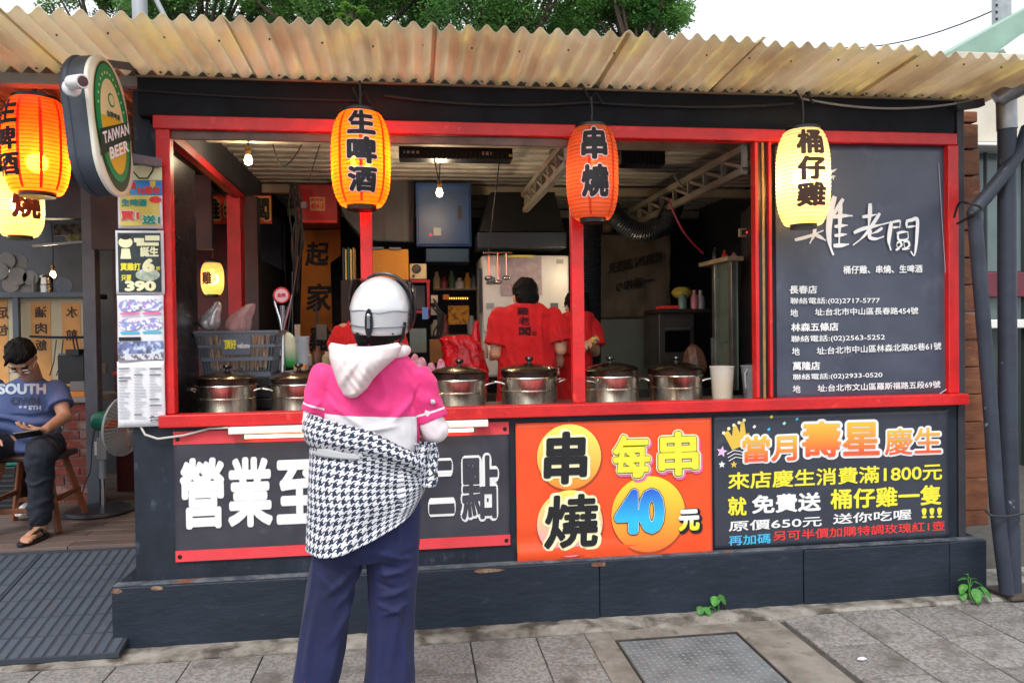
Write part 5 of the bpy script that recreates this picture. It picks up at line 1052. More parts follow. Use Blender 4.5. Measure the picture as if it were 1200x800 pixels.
# hair below the helmet
g = MB(); g.ell(q(444, 390, -1.1), .09, .095, .04); 
for k in range(9): p0 = q(420 + k * 5, 394, -1.16); g.capsule(p0, .016, p0 + Vector((random.uniform(-.01, .01), .0, -.035)), .007, 8)
blob('hair', g, hair_m, cu, .006, 2)
# helmet
shellm = M('helmet_silver', 'dededf', 'cdcdd0', 2.5, .22, .15, coat=.8, detail=2); Hc = q(446, 363, -1.09); Hr = eul(.10, .06, -.25)
g = MB(); rings = []
n = 40
for i in range(1, 23):
    t_ = math.pi * .5 * i / 15.; ring = []
    for j in range(n):
        a = 2 * math.pi * j / n; ca, sa = math.cos(a), math.sin(a); r = math.sin(min(t_, math.pi * .5)) if t_ < math.pi / 2 else 1 - .10 * (t_ - math.pi / 2) ** 1.3
        z = math.cos(t_) if t_ < math.pi / 2 else -(t_ - math.pi / 2) * .92
        rx, ry, rz = .105, .125, .119
        if .17 > z > -.03: r *= 1 + .016 * math.sin((z + .03) / .2 * math.pi)
        p = Vector((rx * r * ca, ry * r * sa, rz * z)); front = max(0, sa)
        if z < -.15 and front > .35: p.z = max(p.z, -.15 * rz)
        ring.append(Hc + Hr @ p)
    rings.append(ring)
top_ = Hc + Hr @ Vector((0, 0, .119)); base = g.add([top_], []); 
g.loft(rings, cap=False); f0 = base + 1
for j in range(n): g.f.append((base, f0 + j, f0 + (j + 1) % n)); g.mi.append(0)
he = g.build('helmet', shellm, cu, smooth=True); s = he.modifiers.new('s', 'SOLIDIFY'); s.thickness = .006; s.offset = -1
def hs_(az, z, off=0.):      # point on helmet surface; az 0 = back (toward camera), + to the right
    zz = z; r = math.sqrt(max(0, 1 - zz * zz)) if zz > 0 else 1 - .03 * abs(zz); return Hc + Hr @ Vector((.105 * r * math.sin(az), -.125 * r * math.cos(az), .119 * zz)) + (Hr @ Vector((math.sin(az), -math.cos(az), 0))) * off
MB().tube([hs_(-1.6 + 3.4 * k / 20, .02 + .03 * math.sin(k), .001) for k in range(21)], .0022, 6).build('ridge', M('ridge', '8f9298', rough=.3, metal=.5), he, smooth=True)
MB().tube([hs_(-1.5 + 3.0 * k / 20, -.42, .001) for k in range(21)], .003, 6).build('ridge', M('ridge', 'a'), he, smooth=True)
az0 = -.02
slot = MB(); pts_ = []
for k in range(24):
    a = 2 * math.pi * k / 24; pts_.append(hs_(az0 + .13 * math.cos(a) * (1 if abs(math.sin(a)) < .9 else .8), -.30 + .42 * math.sin(a), .0035))
slot.poly(pts_); o = slot.build('rear_vent', M('vent_black', '1e1e22', rough=.3), he); s = o.modifiers.new('s', 'SOLIDIFY'); s.thickness = .006
MB().tube([hs_(az0, -.1, .008), hs_(az0, -.45, .008)], .006, 8).build('vent_clip', M('ridge', 'a'), he, smooth=True); MB().ell(hs_(az0, -.09, .006), .008, .006, .008, n=10).build('rivet', sil, he, smooth=True); MB().ell(hs_(.75, -.62, .002), .004, .004, .004, n=8).build('rivet', blackpl, he)
# visor: smoky shield over the front with a dark strap edge
def vis(u, v):
    a = -1.75 + 3.5 * u; el = .95 - 1.75 * v; rr_ = math.cos(el * .8)
    return Hc + Hr @ Vector((.115 * math.sin(a) * (rr_ * .35 + .65), .147 * math.cos(a) * (rr_ * .6 + .4) + .012, .115 * math.sin(el) + .012))
shell('visor', vis, 30, 12, GLASS('smoke_visor', '1c1a1c', .06, .6), cu, .002)
MB().tube([Hc + Hr @ Vector((.116 * math.cos(a), .035, .128 * math.sin(a))) for a in [-.55 + (math.pi * .85) * k / 22 for k in range(23)]], .0065, 8).build('visor_edge', M('visor_edge', '3a2c2e', '1a1416', 20, .25), cu, smooth=True)
MB().box((Hc.x + .095, Hc.y - .03, Hc.z - .02), (Hc.x + .113, Hc.y - .005, Hc.z - .0)).build('strap_clip', blackpl, he, bevel=.002)
MB().tube([hs_(1.25, -.3, .002), hs_(1.2, -.75, .0), Hc + Vector((.05, -.03, -.135))], .006, 6).build('chin_strap', blackpl, cu, smooth=True)
# trousers
def legrings(lst): return lst
g = MB()
def lr(y0, lst):
    out = []
    for xl, xr, py, dep in lst:
        a = q(xl, py, y0); b = q(xr, py, y0); out.append(((a.x + b.x) / 2, y0, a.z, (b.x - a.x) / 2, (b.x - a.x) / 2 * dep))
    return out
g.rings(lr(YC, [(372, 492, 555, .66), (369, 493, 585, .66), (367, 492, 620, .66), (366, 491, 642, .66), (378, 480, 654, .7)]), n=32)
g.rings(lr(YC + .0, [(367, 436, 630, 1.1), (364, 426, 657, 1.1), (359, 418, 685, 1.05), (354, 412, 725, 1.0), (349, 405, 765, 1.0), (344, 396, 800, 1.05), (336, 392, 845, 1.1), (330, 392, 885, 1.1)]), n=28)
g.rings(lr(YC + .015, [(426, 491, 630, 1.1), (430, 490, 657, 1.1), (432, 488, 690, 1.05), (432, 487, 725, 1.0), (430, 486, 765, 1.0), (427, 485, 800, 1.05), (423, 486, 845, 1.1), (420, 488, 885, 1.1)]), n=28)
kz = q(450, 690).z
def zx(px, py): v = q(px, py, YC - .06); return (v.x, v.z)
CR = [(zx(*a), zx(*b), w, m) for a, b, w, m in (((436, 640), (486, 655), .010, .012), ((436, 655), (478, 668), .007, -.008), ((438, 672), (484, 664), .010, .014), ((436, 680), (470, 690), .008, -.008), ((440, 700), (484, 686), .009, .013), ((436, 706), (470, 716), .008, .010), ((444, 722), (480, 706), .008, .011), ((470, 700), (456, 790), .012, .009), ((478, 720), (474, 840), .012, .010), ((445, 735), (438, 840), .014, .008),
      ((424, 652), (378, 700), .010, .013), ((426, 664), (392, 712), .008, .010), ((370, 665), (392, 690), .009, .010), ((420, 690), (384, 760), .012, .011), ((404, 720), (372, 850), .013, .010), ((372, 690), (356, 800), .012, .009), ((412, 700), (398, 800), .009, -.008))]
def tro(c):
    s = sum(crease(c, *k) for k in CR) if c.y < YC + .02 else 0
    return s + .008 * noise.noise(Vector((c.x * 9, c.y * 9, c.z * 2.6))) + .007 * max(0, 1 - abs(noise.noise(Vector((c.x * 10, c.y * 10, c.z * 2.6 + c.x * 5)))) * 5) - .002
blob('trousers', g, navy, cu, .0065, 4, disp=tro)
for k, (px, y0) in enumerate(((360, -1.1), (455, -1.06))):
    c = q(px, 892, y0); c.z = 0
    g = MB(); g.rings([(c.x, c.y + .05, .001, .045, .125), (c.x, c.y + .05, .03, .047, .128), (c.x, c.y + .04, .055, .042, .10), (c.x, c.y + .0, .085, .036, .05)], n=24); g.build('shoe', M('shoe_grey', '2a2a2e', '3a3a40', 10, .6), cu, smooth=True)
# checked jacket tied round the waist
def houndstooth():
    m = bpy.data.materials.new('checked_cloth'); m.use_nodes = True; t = m.node_tree; b = t.nodes['Principled BSDF']; b.inputs['Roughness'].default_value = .85
    uv = t.nodes.new('ShaderNodeUVMap'); uv.uv_map = 'uv'; sp = t.nodes.new('ShaderNodeSeparateXYZ'); t.links.new(uv.outputs[0], sp.inputs[0])
    def ma(op, a, b_=None):
        n = t.nodes.new('ShaderNodeMath'); n.operation = op
        for i, v in enumerate((a, b_)):
            if v is None: continue
            if isinstance(v, (int, float)): n.inputs[i].default_value = v
            else: t.links.new(v, n.inputs[i])
        return n.outputs[0]
    X = ma('FLOOR', ma('MULTIPLY', sp.outputs[0], 8)); Yv = ma('FLOOR', ma('MULTIPLY', sp.outputs[1], 8))
    wx = ma('LESS_THAN', ma('FLOORED_MODULO', X, 8), 4); wyy = ma('LESS_THAN', ma('FLOORED_MODULO', Yv, 8), 4)
    tw = ma('LESS_THAN', ma('FLOORED_MODULO', ma('ADD', X, Yv), 4), 2)
    v = ma('ADD', ma('MULTIPLY', tw, wx), ma('MULTIPLY', ma('SUBTRACT', 1, tw), wyy))
    mx = t.nodes.new('ShaderNodeMix'); mx.data_type = 'RGBA'; t.links.new(v, mx.inputs[0]); mx.inputs[6].default_value = S('d6d6dc'); mx.inputs[7].default_value = S('222b42'); t.links.new(mx.outputs[2], b.inputs['Base Color']); return m
hound = houndstooth(); rep = .0255
CX = q(431, 560).x; RX = .194; RY = .146
def itp(x, lst):
    if x <= lst[0][0]: return lst[0][1]
    for (a, b), (c, d) in zip(lst, lst[1:]):
        if x <= c: return b + (d - b) * (x - a) / (c - a)
    return lst[-1][1]
def zat(px, py): return q(px, py, -1.24).z
pxof = lambda x: 431 + (x - CX) / .00298
def skirt(u, v):
    a = math.pi * (1.06 - 1.12 * u) ; xx = CX + RX * math.cos(a)       # u 0 = left ... 1 = right, over the back
    px = 431 + 66 * math.cos(a)
    top_p = itp(px, [(366, 512), (420, 520), (470, 545), (500, 560)]); bot_p = itp(px, [(366, 655), (385, 655), (410, 648), (440, 634), (470, 618), (490, 604), (497, 596)])
    py = top_p + (bot_p - top_p) * v; z = zat(px, py)
    fl = 1 + .02 * v ; wav = .012 * v * math.sin(u * 17 + 1.5 * v) + .012 * fb(u * 5, v * 3, 1.) + .010 * (1 - abs(fb(u * 4 + v * 2.2, v * 2.5, 4.)) * 2.5) + .012 * math.exp(-((v - .15 + .25 * u) / .06) ** 2)
    ox = -.02 * v + .018 * math.sin(v * math.pi) * (px > 470)
    return (CX + ox + RX * fl * math.cos(a), YC - (RY + .012 + wav) * math.sin(a) * (1 + .05 * v), z)
jk = shell('jacket', skirt, 90, 60, hound, cu, .004, (.55 / rep * 1.05, .36 / rep), warp=.55)
def bandf(u, v):
    a = 2 * math.pi * u - math.pi * .5 + math.pi; ca, sa = math.cos(a), math.sin(a); px = 431 + 66 * ca
    top_p = itp(px, [(366, 487), (400, 494), (440, 505), (480, 528), (500, 545)]); bot_p = itp(px, [(366, 527), (400, 530), (440, 537), (475, 552), (500, 572)])
    th = math.sin(v * math.pi); z = zat(px, top_p + (bot_p - top_p) * v)
    return (CX + (RX + .006 + .022 * th) * ca, YC + (RY + .016 + .030 * th + .008 * fb(u * 14, v * 3)) * sa, z + .006 * fb(u * 9, 2.))
shell('tied_sleeve', bandf, 110, 12, hound, jk, .004, (1.1 / rep, .115 / rep), warp=.35)
# knot bundle at the right hip, grey lining at the left
kn = q(503, 542, -1.12)
def knot(u, v):
    a = 2 * math.pi * u; t_ = v; r = .034 + .012 * math.sin(a * 3 + 4 * v) + .008 * fb(u * 6, v * 5)
    return (kn.x - .02 + r * math.cos(a) + .004, kn.y + (r + .01) * math.sin(a) - .02, kn.z + .075 - .15 * t_)
shell('knot', knot, 40, 16, hound, jk, .003, (.3 / rep, .15 / rep), warp=.6)
def lining(u, v): px = 365 + 62 * u; a = math.acos(max(-1, min(1, (px - 431) / 66.))); return (CX + (RX + .004) * math.cos(a), YC - (RY + .03) * math.sin(a), zat(px, 522 + 9 * u + (14 - 9 * u) * v))
shell('lining', lining, 20, 4, M('lining_grey', 'b4b6b8', rough=.8), jk, .002)
MB().tube([q(505, 548, -1.2), q(511, 558, -1.22)], .004, 6).build('zip_end', blackpl, jk)

# --- staff at work, seen from behind
redshirt = M('red_tshirt', 'd80f14', 'c60c12', 5, .8, bump=.25, bs=18, sheen=.05); darkc = M('dark_trousers', '17181e', '101116', 5, .8)
def worker(label, px, py_head, y, yaw, elbows, hands, shoulders, tilt=-.35, skinm=skin2, seed=0, width=1.):
    k = (y - CAM.y) / FPX; a = P(px, py_head, y); t = T('person', label, 'person', (a.x, y, .16)); Hc = P(px, py_head + 22, y - .0); Rm = eul(tilt, 0, yaw)
    g = MB(); hp(g, Hc, Rm, .98); nk = Hc + Vector((0, -.04, -.13)); limb(g, [(Hc + Vector((0, -.01, -.06)), .052), (nk, .058)])
    w = .175 * width; sz = P(px, shoulders, y).z; cx_ = nk.x; hz = .95
    g.rings([(cx_, y - .04, sz, .1, .07), (cx_, y - .02, sz - .12, w * .95, .1), (cx_, y, sz - .35, w * .85, .095), (cx_, y, .95, w * .92, .11), (cx_, y, .88, .12, .1)])
    arms = []
    for s_, e_, h_ in zip((-1, 1), elbows, hands):
        sp_ = Vector((cx_ + s_ * w * .92, y - .02, sz - .05)); ep = P(*e_); hpt = P(*h_); limb(g, [(sp_, .05), (ep, .038), (hpt, .028)]); arms.append((sp_, ep)); d = (hpt - ep).normalized(); hand(g, hpt, d, (0, 0, -1) if abs(d.z) < .8 else (-s_, 0, 0), s_ * -1, .6)
    for s_ in (-1, 1): limb(g, [((cx_ + s_ * .09, y, .9), .08), ((cx_ + s_ * .1, y, .55), .055), ((cx_ + s_ * .1, y, .26), .04)])
    blob('body', g, skinm, t, .008, 3)
    g = MB(); g.rings([(cx_, y - .045, sz + .035, .068, .062), (cx_, y - .04, sz + .015, .11, .08), (cx_, y - .03, sz - .03, w * 1.0, .10), (cx_, y - .02, sz - .12, w * 1.1, .12), (cx_, y, sz - .3, w * 1.06, .13), (cx_, y, sz - .5, w * 1.12, .135), (cx_, y, sz - .62, w * 1.18, .14)], n=32)
    for (sp_, ep), s_ in zip(arms, (-1, 1)):
        d = (ep - sp_).normalized(); u = d.cross(Vector((0, 1, 0))).normalized(); ww = d.cross(u); e2 = sp_.lerp(ep, .78)
        g.loft([[sp_.lerp(e2, f) + (u * math.cos(2 * math.pi * j / 20) + ww * math.sin(2 * math.pi * j / 20)) * r for j in range(20)] for f, r in ((-.25, .04), (-.1, .065), (.15, .075), (.6, .082), (1, .086))])
    shirt = blob('tshirt', g, redshirt, t, .007, 5, disp=lambda c, f0=folds(1.2, (8, 8, 4), .009, seed): f0(c) + .011 * (max(0, 1 - abs(noise.noise(Vector((c.x * 7 + seed, c.y * 7, c.z * 2.8 + c.x * 4)))) * 4.5)) - .003)
    g = MB(); g.rings([(cx_, y, 1.0, w * .98, .12), (cx_, y, .85, w * 1.02, .13), (cx_, y, .78, w * .9, .12)])
    for s_ in (-1, 1): limb(g, [((cx_ + s_ * .09, y, .85), .095), ((cx_ + s_ * .1, y, .55), .075), ((cx_ + s_ * .1, y, .26), .06)])
    blob('trousers', g, darkc, t, .012, 3)
    for s_ in (-1, 1): MB().rings([(cx_ + s_ * .1, y + .05, .162, .045, .12), (cx_ + s_ * .1, y + .05, .20, .045, .12), (cx_ + s_ * .1, y + .02, .24, .036, .06)], n=20).build('shoe', blackpl, t, smooth=True)
    g = MB(); f = lambda x, yy, z: Hc + Rm @ Vector((x, yy, z)); g.ell(f(0, -.022, .045), .084, .092, .088, Rm, 24); g.ell(f(0, -.045, -.01), .078, .068, .075, Rm, 20)
    g.ell(f(0, -.055, -.045), .055, .045, .05, Rm, 18)
    blob('hair', g, hair_m, t, .005, 4, disp=lambda c: .007 * noise.noise(c * 38) + .004 * noise.noise(c * 90)); face_parts(Hc, Rm, t); return t, shirt
ch, cs = worker('man in red t-shirt with dark characters on the back, before the white fridge', 616, 328, .95, .05, [(581, 414, .92), (657, 410, .9)], [(596, 424, 1.22), (661, 384, 1.2)], 361, tilt=-.55, width=1.0, seed=2)
pf = proj(cs)
for s_, a in (('雞', (606, 360, 620, 369)), ('老', (607, 371, 621, 381)), ('闆', (608, 383, 622, 393))):
    TX(s_, 'brush_character', M('shirt_ink', '3a0a10', rough=.8), ch, (lambda a: lambda u, v, d: pf(a[0] + (a[2] - a[0]) * u, a[3] + (a[1] - a[3]) * v, .003 + d))(a), .035, cuts=4)
TX('O', 'stamp', MATS['shirt_ink'], ch, lambda u, v, d: pf(624 + 5 * u, 393 - 5 * v, .003 + d), .06)
w2, _ = worker('worker in red t-shirt mostly hidden behind the red post, holding a packet', 675, 340, 1.25, .3, [(655, 425, 1.2), (697, 412, 1.2)], [(652, 420, 1.5), (690, 404, 1.0)], 372, tilt=-.2, width=.6, seed=6)
pp = P(690, 403, .98); tag(MB().bar(pp + Vector((-.05, 0, -.04)), pp + Vector((.06, -.01, .045)), .045, .05).build('snack_packet', M('packet', 'd8a02c', '3c3a6a', 22, .3, lo=.5, hi=.56), bevel=.012), 'small yellow and dark packet in the hand of the worker behind the post', 'packet')
w3, _ = worker('worker in red t-shirt hidden behind the customer with one shoulder showing', 432, 345, 1.0, -.3, [(398, 420, 1.0), (470, 425, 1.0)], [(410, 440, 1.3), (455, 440, 1.3)], 378, tilt=-.3, width=.95, seed=9)

# --- man sitting on the stool with his phone
DZ = .29
st = T('wooden_stool', 'brown wooden stool with splayed legs under the seated man', 'stool', (P(45, 528, 1.3).x, 1.3, DZ))
sc = Vector((P(40, 528, 1.3).x, 1.3, DZ + .455)); MB().box((sc.x - .19, sc.y - .16, sc.z - .018), (sc.x + .2, sc.y + .16, sc.z + .018)).build('seat', M('dark_wood', '3a2218', '2a1810', 5, .4), st, bevel=.012)
feet = {}
for sx in (-1, 1):
    for sy in (-1, 1):
        a = Vector((sc.x + sx * .13, sc.y + sy * .11, sc.z - .018)); b = Vector((sc.x + sx * .225, sc.y + sy * .2, DZ + .002)); feet[sx, sy] = (a, b); MB().bar(a, b, .034, .034).build('leg', wood, st, bevel=.006)
def at_(k, f): return feet[k][0].lerp(feet[k][1], f)
for a, b, f in (((-1, -1), (1, -1), .68), ((-1, 1), (1, 1), .68), ((-1, -1), (-1, 1), .55), ((1, -1), (1, 1), .55)): MB().bar(at_(a, f), at_(b, f), .02, .032).build('stretcher', wood, st, bevel=.004)
man = T('person', 'seated man in blue SOUTH t-shirt and dark jeans looking down at his phone', 'person', (P(35, 620, 1.2).x, 1.2, DZ))
Hc = P(25, 420, 1.14); Rm = eul(-.98, .08, math.pi + .30)
g = MB(); hp(g, Hc, Rm, .95); nk = P(38, 446, 1.33); limb(g, [(Hc + Vector((.02, .04, -.05)), .055), (nk, .06)])
SL, SR = P(66, 456, 1.32), P(-8, 454, 1.30); EL, ER = P(76, 488, 1.22), P(-22, 492, 1.2); HL, HR = P(54, 503, 1.0), P(-12, 512, .98)
tc_ = [(33, 447, .1, .075, 1.32), (30, 458, .17, .1, 1.31), (29, 480, .175, .115, 1.32), (31, 505, .17, .125, 1.35), (34, 525, .18, .14, 1.38)]
g.rings([(P(a, b, y).x, y, P(a, b, y).z, r1, r2) for a, b, r1, r2, y in tc_])
limb(g, [(SL, .052), (EL, .041), (HL, .028)]); limb(g, [(SR, .052), (ER, .041), (HR, .028)])
hand(g, HL, (-.75, -.5, .05), (.0, .1, 1), 1, .42, 1.05); hand(g, HR, (.3, -.8, -.3), (0, 0, -1), 1, .4)
legs = [((P(56, 520, 1.4), .1), (P(48, 530, .93), .05), (P(47, 603, 1.0), .04)), ((P(18, 520, 1.4), .1), (P(-28, 532, 1.0), .05), (P(-24, 606, 1.08), .045))]
for L_ in legs:
    limb(g, L_); ank = L_[2][0]; d = Vector((-.12, -1, 0)).normalized(); s_ = d.cross(Vector((0, 0, 1)))
    ft = Vector((ank.x, ank.y, DZ + .045)); g.capsule(ank, .042, ft, .036); g.capsule(ft, .036, ft + d * .10 + Vector((0, 0, -.008)), .03); g.ell(ft + d * .11 + Vector((0, 0, -.012)), .043, .05, .02)
    for i in range(5): b = ft + d * (.145 - .004 * i * i * .6) + s_ * (-.034 + .017 * i) * (1) + Vector((0, 0, -.02)); g.capsule(b, .0115 - .001 * i, b + d * .03, .010 - .0008 * i, 8)
blob('body', g, skin, man, .0065, 2)
face_parts(Hc, Rm, man, 1.02)
g = MB(); f = lambda x, yy, z: Hc + Rm @ Vector((x, yy, z)); g.ell(f(0, -.028, .045), .083, .088, .076, Rm, 24); g.ell(f(0, .018, .07), .066, .06, .056, Rm, 20); g.ell(f(0, -.05, .0), .078, .066, .08, Rm, 20)
for i in range(17):
    xx = -.062 + .0078 * i; p0 = f(xx, .035, .102 - abs(xx) * .3); g.capsule(p0, .013, f(xx + random.uniform(-.008, .012), .078 - abs(xx) * .45, .066 + random.uniform(-.012, .01)), .006, 7)
for i in range(24):
    a_ = random.uniform(-2.6, 2.6); r_ = random.uniform(.2, .9); p0 = f(.078 * r_ * math.sin(a_), -.03 - .08 * r_ * math.cos(a_), .045 + .074 * math.sqrt(1 - r_ * r_)); g.capsule(p0, .012, p0 + Rm @ Vector((.02 * random.uniform(-1, 1), .035, -.004)), .006, 7)
rs = random.Random(4)
for i in range(8):
    p0 = f(rs.uniform(-.06, .06), rs.uniform(.0, .07), .095); g.capsule(p0, .017, p0 + Rm @ Vector((rs.uniform(-.02, .03), .035, rs.uniform(-.02, .0))), .009, 6)
blob('hair', g, hair_m, man, .005, 3, disp=lambda c: .003 * noise.noise(Vector((c.x * 70, c.y * 70, c.z * 18))) + .002 * noise.noise(c * 110))
gl = M('glasses_wire', 'c8c4bc', rough=.2, metal=1)
for k in (-1, 1):
    c = f(k * .034, .098, .004); MB().tube([c + Rm @ Vector((.024 * math.cos(a), 0, .016 * math.sin(a))) for a in [2 * math.pi * i / 16 for i in range(17)]], .0022, 6).build('glasses_rim', gl, man, smooth=True)
    MB().tube([f(k * .058, .096, .008), f(k * .08, .04, .012), f(k * .082, -.01, .008)], .002, 6).build('glasses_arm', gl, man, smooth=True)
MB().tube([f(-.01, .1, .006), f(.01, .1, .006)], .002, 6).build('glasses_bridge', gl, man)
blue = M('blue_tshirt', '4f5f8e', '445482', 5, .85, bump=.3, bs=16)
g = MB(); g.rings([(P(a, b, y).x, y, P(a, b, y).z, r1 + (.018 if i else -.03), r2 + (.016 if i else -.012)) for i, (a, b, r1, r2, y) in enumerate([(35, 442, .1, .075, 1.33)] + tc_)], n=32)
for a, b in ((SL, EL), (SR, ER)):
    e2 = a.lerp(b, .62); d = (b - a).normalized(); u = d.cross(Vector((0, 1, 0))).normalized(); w = d.cross(u)
    g.loft([[a.lerp(e2, f_) + (u * math.cos(2 * math.pi * j / 20) + w * math.sin(2 * math.pi * j / 20)) * r for j in range(20)] for f_, r in ((-.4, .045), (-.2, .062), (.2, .068), (.6, .072), (1, .078))])
ts = blob('tshirt', g, blue, man, .007, 5, disp=lambda c: .012 * noise.noise(Vector((c.x * 7, c.y * 7, c.z * 8))) + (.010 * math.sin(c.z * 75 + c.x * 9 + 3 * noise.noise(c * 6)) if c.z < P(0, 485, 1.2).z else 0))
pf2 = proj(ts); lt = M('shirt_print_pale', 'c4ccd8', 'aab4c6', 30, .8); dk = M('shirt_print_dark', '38425e', rough=.8)
def shirt_tx(s, px0, py0, px1, py1, m, b, sh=0.): TX(s, 'shirt_text', m, man, lambda u, v, d: pf2(px0 + (px1 - px0) * u, py1 + (py0 - py1) * v, .004 + d), b, cuts=6)
shirt_tx('SOUTH', -2, 449, 54, 462, lt, .05); shirt_tx('OWN', 12, 465, 47, 474, dk, .07); shirt_tx('* * ETH', 22, 475, 48, 480, lt, .04)
jeans = M('dark_jeans', '1c2130', '141824', 6, .85, bump=.3, bs=20)
g = MB(); g.rings([(P(36, 512, 1.38).x, 1.38, P(36, 512, 1.38).z, .19, .145), (P(36, 522, 1.38).x, 1.38, P(36, 522, 1.38).z, .2, .16), (P(36, 538, 1.38).x, 1.38, P(36, 535, 1.38).z, .18, .15)])
for L_ in legs: limb(g, [(L_[0][0], .104), (L_[1][0], .078), (L_[2][0].lerp(L_[1][0], .5), .066), (L_[2][0] + Vector((0, 0, -.01)), .064)], 20)
blob('jeans', g, jeans, man, .0075, 4, disp=lambda c, f0=folds(1.2, (9, 9, 9), .009, 5): f0(c) + .010 * max(0, 1 - abs(noise.noise(Vector((c.x * 7, c.y * 7, c.z * 9)))) * 5))
for L_ in legs:
    ank = L_[2][0]; d = Vector((-.12, -1, 0)).normalized(); s_ = d.cross(Vector((0, 0, 1))); ft = Vector((ank.x, ank.y, DZ))
    g = MB(); out = []
    for i in range(24):
        a = 2 * math.pi * i / 24; out.append(ft + d * (.065 + .135 * math.cos(a)) + s_ * (.05 * math.sin(a)) + Vector((0, 0, .002)))
    g.prism(out, (0, 0, .018)); so = g.build('sandal', blackpl, man, bevel=.003)
    for k in (-1, 1): MB().tube([ft + d * .0 + s_ * .045 * k + Vector((0, 0, .02)), ft + d * .05 + s_ * .03 * k + Vector((0, 0, .068)), ft + d * .13 + s_ * -.012 + Vector((0, 0, .042))], [.012, .010, .007], 8).build('strap', M('sandal_strap', '23201e', 'c8b890', 26, .5, lo=.55, hi=.6), so, smooth=True)
ph = P(36, 509, .93); tag(MB().bar(ph + Vector((-.08, -.02, -.004)), ph + Vector((.055, .01, .012)), .068, .010, up=(0, .55, .8)).build('phone', blackpl, bevel=.003), 'black smartphone held in the hand of the seated man', 'phone')
# ------------------------------------------------------------------ deck and ramp at the left
deck = tag(MB().box((-5.5, .82, .0), (-1.36, 3.6, .262)).build('deck', M('deck_base', '2c2624', rough=.8)), 'raised deck of weathered brown boards left of the stall', 'deck')
bm1 = M('deck_board_wood', '6a5a55', '4c3f3c', 9, .6, bump=.4, bs=40, stretch=(.12, 1, 1), rnd=True, rv=.12, c3='857872', ns3=8, lo3=.6, hi3=.75)
for k in range(20):
    y = .785 + k * .118; dz = random.uniform(-.0015, .0015)
    for xa, xb in (((-5.5, -3.1), (-3.096, -1.362)) if k % 2 else ((-5.5, -2.0), (-1.996, -1.362))): MB().box((xa, y, .262), (xb, y + .113, .29 + dz)).build('board', bm1, deck, bevel=.003)
MB().box((-5.5, .765, .06), (-1.362, .783, .272)).build('fascia', M('fascia', '3c3c44', '2c2c33', 5, .6), deck)
def rz(y): return .040 + (y + .17) / .93 * (.262 - .040)
ramp_m = M('ramp_rubber', '444c58', '383f4b', 3, .6, bump=.3, bs=30, c3='535b66', ns3=6, lo3=.6, hi3=.8); groove = M('ramp_groove', '262c36', '2d333e', 6, .7)
ramp = tag(MB().box((-5.4, -.15, .0), (-1.46, .76, .04)).build('ramp', groove), 'sloping dark ramp of grooved plates up to the deck', 'ramp')
for xa, xb in ((-5.35, -3.9), (-3.895, -2.76), (-2.755, -2.12), (-2.115, -1.37)):
    g = MB(); g.prism([(xa, -.17, .015), (xa, .762, .2), (xa, .762, rz(.762)), (xa, -.17, rz(-.17))], (xb - xa, 0, 0)); p_ = g.build('ramp_plate', groove, ramp, bevel=.002)
    g = MB(); n = max(1, int((xb - xa) / .053))
    for i in range(n):
        x0 = xa + .006 + i * (xb - xa - .01) / n; x1 = x0 + (xb - xa - .01) / n * .68
        for j in range(6):
            y0 = -.165 + j * .155; y1 = min(y0 + .145, .758); 
            g.add([(x0, y0, rz(y0) + .0025), (x1, y0, rz(y0) + .0025), (x1, y1, rz(y1) + .0025), (x0, y1, rz(y1) + .0025), (x0, y0, rz(y0)), (x1, y0, rz(y0)), (x1, y1, rz(y1)), (x0, y1, rz(y1))], [(0, 1, 2, 3), (4, 5, 1, 0), (5, 6, 2, 1), (6, 7, 3, 2), (7, 4, 0, 3)])
    g.build('tread', ramp_m, p_)['kind'] = 'stuff'
# brick pier and counter
pw_ = T('brick_wall', 'low red brick wall under the kitchen counter behind the seated man', 'wall', (-2.9, 1.95, .29))
MB().box((-4.2, 1.972, .29), (-2.31, 2.1, 1.02)).build('mortar', M('mortar', '8c8680', '6e6862', 14, .9, bump=.5, bs=60), pw_)
brick_m = M('brick_red', '8c463e', '6c302c', 10, .85, bump=.5, bs=50, c3='a8988e', ns3=5, lo3=.5, hi3=.66, rnd=True, rv=.22)
bme = None
for r_ in range(11):
    for c_ in range(9):
        x = -2.31 - c_ * .215 - (.107 if r_ % 2 else 0); x0 = x - .205
        if r_ % 2 and c_ == 0:
            MB().box((-2.412, 1.962, .296 + r_ * .066), (-2.31, 2.03, .296 + r_ * .066 + .056)).build('brick', brick_m, pw_, bevel=.004)
        MB().box((x0, 1.96 + random.uniform(0, .006), .296 + r_ * .066), (x, 2.03, .296 + r_ * .066 + .056)).build('brick', brick_m, pw_, bevel=.004)
kc = T('kitchen_counter', 'pale stone counter top on the brick wall', 'counter', (-3, 2, 1.02)); MB().box((-4.2, 1.93, 1.021), (-2.29, 2.5, 1.06)).build('slab', M('slab', 'a09890', '8a827a', 7, .5), kc, bevel=.004)
onp2('orange_tray', 'orange plastic tray on the counter edge behind the man', 'tray', (78, 459, 99, 469), 2.05, M('otray', 'e88a1a', rough=.4), .3)
onp2('clear_box', 'grey translucent box on top of the orange tray', 'box', (82, 447, 99, 458), 2.08, M('cbox', '7c7a7c', rough=.3), .25)
t, *_ = boxthing('griddle', 'black griddle with a stepped top on the kitchen counter', 'griddle', 67, 416, 99, 449, 2.1, .3, blackpl); onp('rail', grey_metal, 69, 414, 99, 416, 2.1, t, .01); onp('lid', blackpl, 84, 409, 99, 415.5, 2.12, t, .1)
for k in range(2): cable('steel skewer stand wire %s on the griddle' % ('left' if k else 'right'), [P(88 + k * 4, 410, 2.08), P(85 + k * 4, 396, 2.08)], .006)
